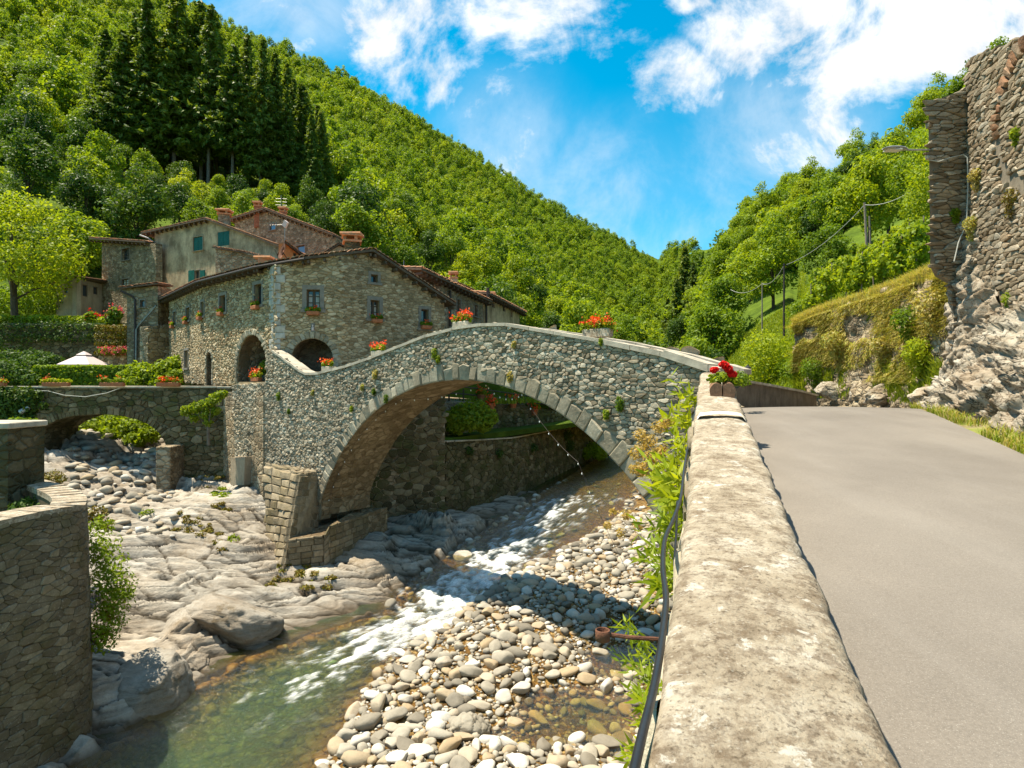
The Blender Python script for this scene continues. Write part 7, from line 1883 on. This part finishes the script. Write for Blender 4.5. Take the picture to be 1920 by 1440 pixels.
lance_plant('sparse weedy stems beside the rusty bracket', [(1245, 1270, 2.6, 1185, 1240, 2.7), (1245, 1280, 2.5, 1200, 1265, 2.6), (1240, 1240, 2.7, 1190, 1195, 2.8)], 7, 7, mat='leaf_yellow', ls=.06, lw=.013)
lance_plant('small green weeds under the hose near the bottom edge', [(1230, 1390, 1.75, 1212, 1370, 1.8), (1225, 1440, 1.65, 1205, 1430, 1.7), (1235, 1330, 1.95, 1215, 1310, 2.0)], 8, 9, mat='leaf_bright', ls=.05, lw=.012)
bush('dry_flowers', 'straw coloured dry flower heads in front of the bridge end', 'plant', lumps_px([(1200, 815, 8.6, .10), (1215, 830, 8.5, .14), (1195, 850, 8.4, .12), (1205, 880, 8.2, .12), (1235, 800, 8.8, .11), (1222, 860, 8.2, .13), (1250, 790, 8.9, .10), (1190, 880, 8.1, .09), (1240, 845, 8.2, .10)]), 1300, .05, 'dry_flower', stems=[([P(1290, 900, 7.5), P(1240, 870, 8), P(1205, 820, 8.5)], [.006, .005, .003]), ([P(1292, 880, 7.8), P(1250, 850, 8.2), P(1222, 835, 8.4)], [.006, .005, .003])])
bush('dry_flowers', 'thin dry flower sprays over the gravel under the hose', 'plant', lumps_px([(1140, 985, 6, .05), (1175, 965, 6, .06), (1165, 1000, 5.8, .05), (1150, 960, 6.2, .045), (1195, 985, 5.8, .05)]), 320, .035, 'dry_flower', stems=[([P(1285, 1060, 4.8), P(1220, 1020, 5.4), P(1165, 975, 6)], [.004, .003, .002]), ([P(1285, 1040, 4.9), P(1200, 1010, 5.5), P(1140, 985, 6)], [.004, .003, .002])])
# bush and pots behind the arch
bush('shrub', 'bright rounded bush on the terrace seen through the bridge arch', 'shrub', lumps_px([(850, 785, 30.5, .5), (870, 775, 31, .65), (895, 772, 31.5, .65), (915, 782, 31.5, .5), (880, 790, 30.6, .6), (905, 795, 31, .5), (855, 800, 30.4, .5)]), 5200, .19, 'leaf_yellow')
bush('ivy', 'trailing ivy strands on the far river wall', 'ivy', lumps_px([(px, y, Y, .28) for px, Y in ((742, 27.9), (757, 28.0), (780, 28.1), (810, 28.3)) for y in (770, 800, 840, 880, 920)] + [(935, 850, 33, .25), (1060, 815, 43, .5), (1065, 835, 43.5, .5), (1000, 840, 37, .3), (880, 845, 30.3, .25)]), 5200, .13, 'leaf_ivy', droop=.7)
bush('shrub', 'bright weeds on the bank where the river passes the far arch foot', 'shrub', lumps_px([(1110, 842, 48, .6), (1125, 850, 46, .6), (1100, 850, 47, .5), (1135, 840, 50, .6)]), 1600, .22, 'leaf_bright')
for i, (px, py, Y) in enumerate(((918, 752, 33.8), (960, 748, 36.5), (1000, 762, 39), (900, 736, 36))):
    root = flower_plant('flower_pot', 'red geranium pot on the fenced terrace behind the arch', 'flower pot', lumps_px([(px, py, Y, .28), (px + 6, py + 1, Y, .24)]), 260, 110, .15, .12, 'leaf_mid', 'petal_orange', 'geranium pots on the terrace behind the arch')
    m = MB(); m.lathe(P(px + 2, py + 8, Y) - Vector((0, 0, .28)), [(.16, 0), (.24, .34), (.27, .34), (.27, .40), (.22, .40)], 12); m.build('pot', M['terracotta'], root)
r = np.random.RandomState(3); n = 1500; t = r.uniform(0, 1, n); grass_obj('terrace_grass', np.stack([-3.5 + 9 * t + r.uniform(-.5, 2.5, n), 33.8 + 12.5 * t + r.uniform(-.2, 1.5, n), np.full(n, -1.15)], 1), .35, 'grass', 'bright grass on the fenced terrace behind the arch', wdt=.05)
# flower boxes and troughs on the two bridges
def trough(label, c, w_, rz, mat='terracotta', petals='petal_orange', nf=200, seed=0, group=None, h=.17, d=.2, leaf='leaf_bright', spread=.1):
    nf = int(nf * .5); spread *= .8; c = Vector(c); q = random.Random(seed); root = flower_plant('flower_trough', label, 'flower box', [tuple(c + Vector((math.cos(rz) * t * w_ * .45, math.sin(rz) * t * w_ * .45, h + spread * q.uniform(.4, 1.4)))) + (w_ * .16, spread * 1.2, spread * 1.2) for t in np.linspace(-1, 1, 6)], 420, nf, .085, .06, leaf, petals, group, up=.8)
    m = MB(); m.box(c + Vector((0, 0, h / 2)), (w_, d, h), rz, bev=.02); m.build('trough', M[mat], root); return root
trough('long terracotta trough on the side bridge in front of the hedge', (P(107, 727, 26.8).x, 26.75, -.10), 1.15, 0, seed=1, nf=120)
trough('terracotta trough with yellow green trailing leaves on the side bridge', (P(212, 727, 26.8).x, 26.75, -.10), 1.05, 0, seed=2, nf=60, leaf='leaf_yellow')
trough('terracotta trough thick with orange flowers near the stone house', (P(317, 726, 26.8).x, 26.75, -.10), 1.0, 0, seed=3, nf=420)
trough('small terracotta trough cut by the left edge on the side bridge', (P(2, 727, 26.8).x, 26.75, -.10), .5, 0, seed=4, nf=120)
def on_coping(px): 
    u_ = BP.uv(px, 690)[0]; us = [p[0] for p in btop[:14]]; return u_, float(np.interp(u_, us, [p[1] for p in btop[:14]]))
az = math.atan2(BP.d.y, BP.d.x)
for px, lab, w_, nf, sd, mt in ((605, 'grey trough of red flowers at the low left end of the bridge parapet', .5, 320, 11, 'coping'), (700, 'red flower trough halfway up the bridge parapet', .55, 320, 12, 'coping'), (857, 'red flower trough near the crown of the bridge', .62, 420, 13, 'coping'), (1112, 'stone trough of red geraniums on the right slope of the bridge parapet', .78, 420, 14, 'lichen')):
    u_, v_ = on_coping(px); off = -.2
    if off < -1:   # stands on the far parapet
        for _ in range(10):
            p = BP.at(u_, 0, off); u_ += (KX(px) - p.x / p.y) * p.y / (BP.d.x - KX(px) * BP.d.y)
        v_ = float(np.interp(u_, [p[0] for p in btop[:14]], [p[1] for p in btop[:14]]))
    trough(lab, BP.at(u_, v_ + .02, off), w_, az, mt, 'petal_orange', nf, sd, h=.17 if px != 1112 else .22, spread=.12)
u_, v_ = FA.uv(474, 716); trough('trough of orange and yellow flowers on the sill of the left dark arch', FA.at(u_, v_ + .02, -.15), .7, math.atan2(FA.d.y, FA.d.x), 'terracotta', 'petal_orange', 420, 15, spread=.14)
bush('arch_plant', 'dark leafy pot plant standing inside the left dark arch', 'plant', [tuple(FA.at(FA.uv(478, 690)[0], .7, -.5)) + (.3, .2, .3)], 500, .14, 'leaf_mid')
# window boxes
wb = [(FA, 485, 577, .5, 'under the top corner window of the lit facade'), (FA, 419, 589, .45, 'with yellow trailing leaves under the second lit facade window'), (FB, 380, 597, .55, 'under the third window of the lit facade'), (FB, 353, 605, .5, 'under the fourth window of the lit facade'), (FB, 328, 613, .5, 'under the leftmost window of the lit facade'),
      (FC, 588, 588, .5, 'under the wide front window over the dark arch'), (FD, 704, 602, .45, 'under the front window below the small square one'), (FD, 796, 614, .5, 'under the rightmost front window of the stone house')]
for i, (pl_, px, py, w_, wh) in enumerate(wb):
    u_, v_ = pl_.uv(px, py); trough('terracotta flower box ' + wh, pl_.at(u_, v_ - .08, .16), w_, math.atan2(pl_.d.y, pl_.d.x), 'terracotta', 'petal_orange', 40, 20 + i, None, .16, .18, 'leaf_yellow' if i in (1, 2) else 'leaf_mid', .09)
# split log planter with red geraniums on the near parapet
lg = thing('log_planter', 'split log planter with vivid red geraniums on the roadside parapet', 'planter', P(1355, 745, 8.3))
lc = P(1355, 748, 8.3); dv = Vector((.317, 1, 0)).normalized(); sdv = Vector((dv.y, -dv.x, 0))
m = MB()
for sgn in (-1, 1):
    prof = []
    for t in np.linspace(0, 1, 15):
        a = math.pi * (-.5 + 1.12 * t); rr = .085 * (1 + .05 * math.sin(5 * a)); prof.append((sgn * (.082 + math.cos(a) * rr), .105 + math.sin(a) * .13))
    prof.append((sgn * .008, .20)); prof.append((sgn * .006, .02)); 
    A = [lc + sdv * x + Vector((0, 0, z - .02)) for x, z in prof]
    m.prism(A, dv * .62 + Vector((0, 0, .056)))
m.build('log', M['log'], lg)
bs[0] += 1; r = np.random.RandomState(42); cc = lc + dv * .28 + Vector((0, 0, .27)); L = [tuple(cc + sdv * x + dv * y + Vector((0, 0, z))) + (.09, .11, .07) for x, y, z in ((-.1, .05, 0), (0, 0, .03), (.1, .05, 0), (.03, .2, .03), (-.06, .2, .02), (.16, .1, -.04), (-.04, -.15, 0))]
C, N = cloud(L, 420, r, .9); V, Q, T = leaf_quads(C, N, .065, r, .85); b0 = np.array(WLOC[lg.name]); c = D.objects.new('foliage', npmesh('foliage', V - b0, Q, M['leaf_yellow'], False, T)); link(c); c.parent = lg
for px, py, rr in ((1338, 694, .045), (1343, 692, .03), (1360, 686, .055), (1366, 692, .06), (1371, 700, .055), (1376, 702, .04), (1357, 682, .04), (1352, 684, .03)):
    ce = np.array(P(px, py, 8.45)); C, N = cloud([tuple(ce) + (rr, rr, rr * .85)], 260, r, .5); V, Q, T = leaf_quads(C, N, .028, r, .9)
    c = D.objects.new('blossom', npmesh('blossom', V - b0, Q, M['petal_red'], False, T)); link(c); c.parent = lg
m = MB()
for px, py in ((1338, 696), (1362, 690), (1371, 701)): m.tube([cc, P(px, py, 8.45)], .004, 5)
m.build('stalk', M['leaf_bright'], lg)
bush('white_flower_plant', 'green bush with white blossom beside the log planter', 'plant', lumps_px([(1388, 706, 12, .14), (1380, 712, 12, .14), (1395, 714, 12.2, .14)]), 500, .06, 'leaf_mid')
# ---------------------------------------------------------------- right side greenery
r = np.random.RandomState(12)
def hill_pts(px0, px1, Y0, Y1, n, dens=None):
    px = r.uniform(px0, px1, n); Y = np.sqrt(r.uniform(Y0 ** 2, Y1 ** 2, n)); k = KX(px); ok = Y > hill_par(k)[2] + .2
    px, Y, k = px[ok], Y[ok], k[ok]; return np.stack([k * Y, Y, hill_z(k, Y) - .03], 1)
grass_obj('slope_grass', hill_pts(1290, 1510, 29, 60, 26000), .42, 'grass', 'bright yellow green grass on the slope behind the road bend', seed=4, wdt=.035, lean=.7)
grass_obj('slope_grass', hill_pts(1500, 1790, 17, 50, 22000), .35, 'grass', 'bright grass along the terrace top and between the vines', seed=5, wdt=.03, lean=.7)
def hz(px, Y): k = KX(px); return Vector((k * Y, Y, float(hill_z(np.array(k), np.array(Y)))))
def hbush(label, items, n, size, mat, group=None, name='shrub'):
    bush(name, label, 'shrub', [tuple(hz(px, Y) + Vector((0, 0, dz * rr))) + (rr, rr, rr * .9) for px, Y, rr, dz in items], n, size, mat, group)
hbush('big yellow green bush on the slope beyond the far parapet', [(1420, 36, 1.2, .5), (1440, 35, 1.3, .8), (1455, 36, 1.1, .5), (1430, 35, 1.2, 1.9), (1450, 36, 1.0, 1.8), (1405, 36, .8, .4), (1468, 36, .8, .4)], 6500, .16, 'leaf_bright')
hbush('pale willowy bush low on the slope behind the bridge end', [(1300, 46, 1.4, .6), (1320, 45, 1.4, .8), (1285, 48, 1.3, .5), (1335, 46, 1.1, .6)], 4500, .2, 'leaf_mid')
hbush('green scrub at the slope foot directly behind the far parapet', [(1385, 32, .7, .4), (1400, 32, .8, .5), (1375, 33, .7, .3), (1360, 34, .8, .4), (1345, 36, .9, .4)], 3800, .15, 'leaf_mid')
0 and hbush('tall bright scrub halfway up the grassy slope', [(1370, 50, 1.2, .7), (1395, 50, 1.3, .8), (1350, 52, 1.2, .7)], 4200, .2, 'leaf_bright')
hbush('scrub at the corner where terrace wall and slope meet', [(1480, 34, .8, .4), (1492, 33, .8, .6), (1500, 33.5, .7, .5)], 3000, .15, 'leaf_mid')
# vineyard: rows of stakes and vines
vi = 0
for row, Y in enumerate((27, 30, 33, 36.5, 40, 44)):
    for px in np.arange(1520 + row * 4, 1745, 30 * 30 / Y):
        p_ = px + rv.uniform(-5, 5); Yr = Y - (p_ - 1600) * .03
        if Yr < float(hill_par(np.array(KX(p_)))[2]) + .6: continue
        b = hz(p_, Yr); root = thing('grape_vine', 'staked grape vine in the vineyard rows above the terrace wall', 'vine', tuple(b), 'grape vines of the terrace vineyard')
        if vi < 6:
            rr_ = np.random.RandomState(200 + vi); L = [(rr_.normal(0, .2), rr_.normal(0, .2), z, .38, .34, .30) for z in (.75, 1.1, 1.45, 1.75)]; C, N = cloud(L, 650, rr_, .8); V, Q, T = leaf_quads(C, N, .15, rr_, .85)
            m1 = npmesh('foliage', V, Q, M['leaf_bright'], False, T); mm = MB(); mm.tube([(0, 0, -.2), (.02, 0, 1.0), (0, .03, 2.1)], .03, 5); m2 = D.meshes.new('stake'); m2.from_pydata(mm.v, [], mm.f); setmats(m2, M['pole_wood']); PROTO['vine', vi] = (m1, m2)
        m1, m2 = PROTO['vine', vi % 6]; vi += 1
        for nm, me in (('foliage', m1), ('stake', m2)): c = D.objects.new(nm, me); link(c); c.parent = root
        root.rotation_euler = (0, 0, rv.uniform(0, 6)); root.scale = (1, 1, rv.uniform(.85, 1.2))
# dry grass over the terrace wall
def slope_pts(n, v0, v1, seed):
    r = np.random.RandomState(seed); out = []; R_ = np.array([[list(p) for p in row] for row in rows])
    u = r.uniform(0, 1, n) * (R_.shape[1] - 1.001); v = r.uniform(v0, v1, n) * (R_.shape[0] - 1.001)
    i, j = u.astype(int), v.astype(int); fu, fv = (u - i)[:, None], (v - j)[:, None]
    return R_[j, i] * (1 - fu) * (1 - fv) + R_[j, i + 1] * fu * (1 - fv) + R_[j + 1, i] * (1 - fu) * fv + R_[j + 1, i + 1] * fu * fv
C = slope_pts(34000, .28, .92, 3); C = C[fbm(C[:, 0] * .6, C[:, 2] * .8, C[:, 1] * .6, 3, 7) > -.25 + .30 * np.clip(2.2 - C[:, 2], 0, 2)]; C[:, :2] *= .992
grass_obj('hanging_dry_grass', C, .55, 'dry_grass', 'tawny dry grass hanging over the terrace wall', seed=6, wdt=.016, lean=1.0, up=np.array([0, 0, -.35]))
C = slope_pts(9000, .78, .97, 4); grass_obj('terrace_fringe', C, .34, 'dry_grass', 'dry grass fringe along the top of the terrace wall', seed=7, wdt=.015, lean=.8)
C = slope_pts(5200, .10, .36, 5); C = C[fbm(C[:, 0] * .7, C[:, 1] * .7, 0, 3, 9) > -.1]; grass_obj('foot_grass', C, .42, 'grass', 'bright grass at the foot of the terrace wall', seed=8, wdt=.016, lean=.7)
q = random.Random(9)
for i, (a, b, Y, rr, mt, lab) in enumerate(((1745, 575, 18.6, .5, 'dry_grass', 'big dry hanging clump on the terrace wall next to the ruin'), (1700, 600, 20.5, .45, 'leaf_mid', 'green hanging clump high on the terrace wall'), (1720, 660, 19.2, .42, 'leaf_bright', 'green shrub low on the terrace wall near the ruin'), (1650, 650, 22.8, .35, 'dry_grass', 'tawny clump midway on the terrace wall'), (1560, 640, 26.8, .45, 'dry_grass', 'tawny clump at the left part of the terrace wall'), (1520, 690, 28.5, .5, 'leaf_mid', 'green clump at the left foot of the terrace wall'))):
    p = P(a, b, Y - .3); bush('wall_shrub', lab, 'shrub', [tuple(p) + (rr, rr, rr), tuple(p + Vector((.2, 0, -.4))) + (rr * .8, rr * .8, rr)], 1300, .11, mt, droop=.9)
# verge grass by the road
r = np.random.RandomState(31); n = 9000; Yv = r.uniform(5, 26, n); x0 = interp(Yv, [-8, 0, 8, 12.6, 16, 20, 25, 34], [1.2, 3.6, 6.66, 8.5, 10.4, 13.6, 18.5, 30]); wv = np.where(Yv < 16, .9, 3.5); tX = r.uniform(0, 1, n) ** 1.2
C = np.stack([x0 + tX * wv, Yv, rdz(Yv) - .02], 1); C = C[fbm(C[:, 0] * 1.2, C[:, 1] * 1.2, 0, 3, 11) > -.12]
grass_obj('verge_grass', C[::2], .17, 'grass', 'green grass fringe along the road verge under the rock', seed=9, wdt=.009, lean=.8)
grass_obj('verge_dry_grass', C[1::2], .20, 'dry_grass', 'straw dry grass mixed along the road verge', seed=10, wdt=.007, lean=.8)
# tufts on the ruin
for i, (a, b, Y, rr, mt, lab) in enumerate(((1898, 372, 12.7, .20, 'moss', 'round dry bush growing high on the ruined wall'), (1830, 330, 14.3, .16, 'dry_grass', 'dry tuft beside the cable on the ruined wall'), (1822, 420, 14.5, .18, 'dry_grass', 'long tawny tuft over the pale rock in the ruin'), (1908, 250, 12.5, .14, 'leaf_yellow', 'yellow green tuft under the brick arch'), (1895, 560, 12.9, .16, 'leaf_mid', 'green tuft low on the ruined wall'), (1880, 640, 12.8, .18, 'dry_grass', 'dry tuft where rock face meets ruined wall'), (1790, 400, 14.9, .12, 'leaf_mid', 'small green weed on the ruin corner'))):
    p = P(a, b, Y); bush('wall_plant', lab, 'plant', [tuple(p) + (rr, rr, rr), tuple(p + Vector((.02, 0, -rr * 1.2))) + (rr * .7, rr * .7, rr)], 700, .06, mt, droop=.6)
hbush('sunlit rounded tree crown rising behind the ruined wall', [(1765, 31, 1.2, 4.3), (1782, 30, 1.1, 4.4), (1745, 32, 1.2, 3.5), (1760, 30, 1.3, 2.7), (1730, 32, 1.1, 2.5)], 8000, .17, 'leaf_bright')
# poles and wires
def pole(label, px, py0, py1, Y, r_=.09, lean=0, mat='pole_wood', arm=False, group=None):
    k_ = KX(px); py0 = max(py0, 720 - float(hill_z(np.array(k_), np.array(float(Y)))) / Y * F + 3)
    root = thing('utility_pole', label, 'pole', tuple(P(px, py0, Y)), group); m = MB(); m.tube([P(px, py0 + 8, Y), P(px + lean, py1, Y)], [r_, r_ * .7], 8); m.build('shaft', M[mat], root)
    m = MB()
    if arm: m.box(P(px + lean + 3, py1 + 3, Y), (.4, .06, .06)); m.build('crossarm', M['iron'], root)
pole('tall leaning double wooden pole above the vineyard', 1630, 560, 380, 40, .10, -9)
pole('second thinner shaft of the leaning double pole', 1634, 500, 405, 40.2, .07, -4)
pole('dark steel lamp like pole on the grassy slope', 1470, 592, 494, 46, .09, 0, 'brown_pipe', True)
pole('thin grey pole lower on the grassy slope', 1429, 580, 530, 50, .07, 0)
pole('thin pale stake at the edge of the vineyard', 1640, 555, 488, 26, .03, -5)
for a, b, lab in (((1621, 384, 40), (1475, 496, 46), 'power line from the leaning pole down to the dark steel pole'), ((1470, 497, 46), (1429, 532, 50), 'power line between the two poles on the grassy slope'), ((1429, 532, 50), (1370, 543, 58), 'power line leaving the grey pole towards the valley'), ((1621, 384, 40), (1745, 330, 34), 'power line from the leaning pole to the ruin')):
    m = MB(); m.tube(catpts(P(*a), P(*b), .5), .02, 5); tag(m.build('power_line', M['wire']), lab, 'cable')
lpst = thing('lamp_post', 'small black lantern post behind the log planter', 'street lamp', P(1402, 735, 20))
m = MB(); m.tube([P(1402, 740, 20), P(1402, 696, 20)], .03, 8); m.build('post', M['iron'], lpst)
m = MB(); m.lathe(P(1402, 697, 20), [(.05, 0), (.10, .12), (.13, .13), (.04, .2), (.01, .24)], 8); m.build('lantern', M['iron'], lpst)
m = MB(); m.prism([P(1548, 437, 75), P(1562, 436, 75), P(1562, 442, 75), P(1548, 442, 75)], (0, 2, 0));
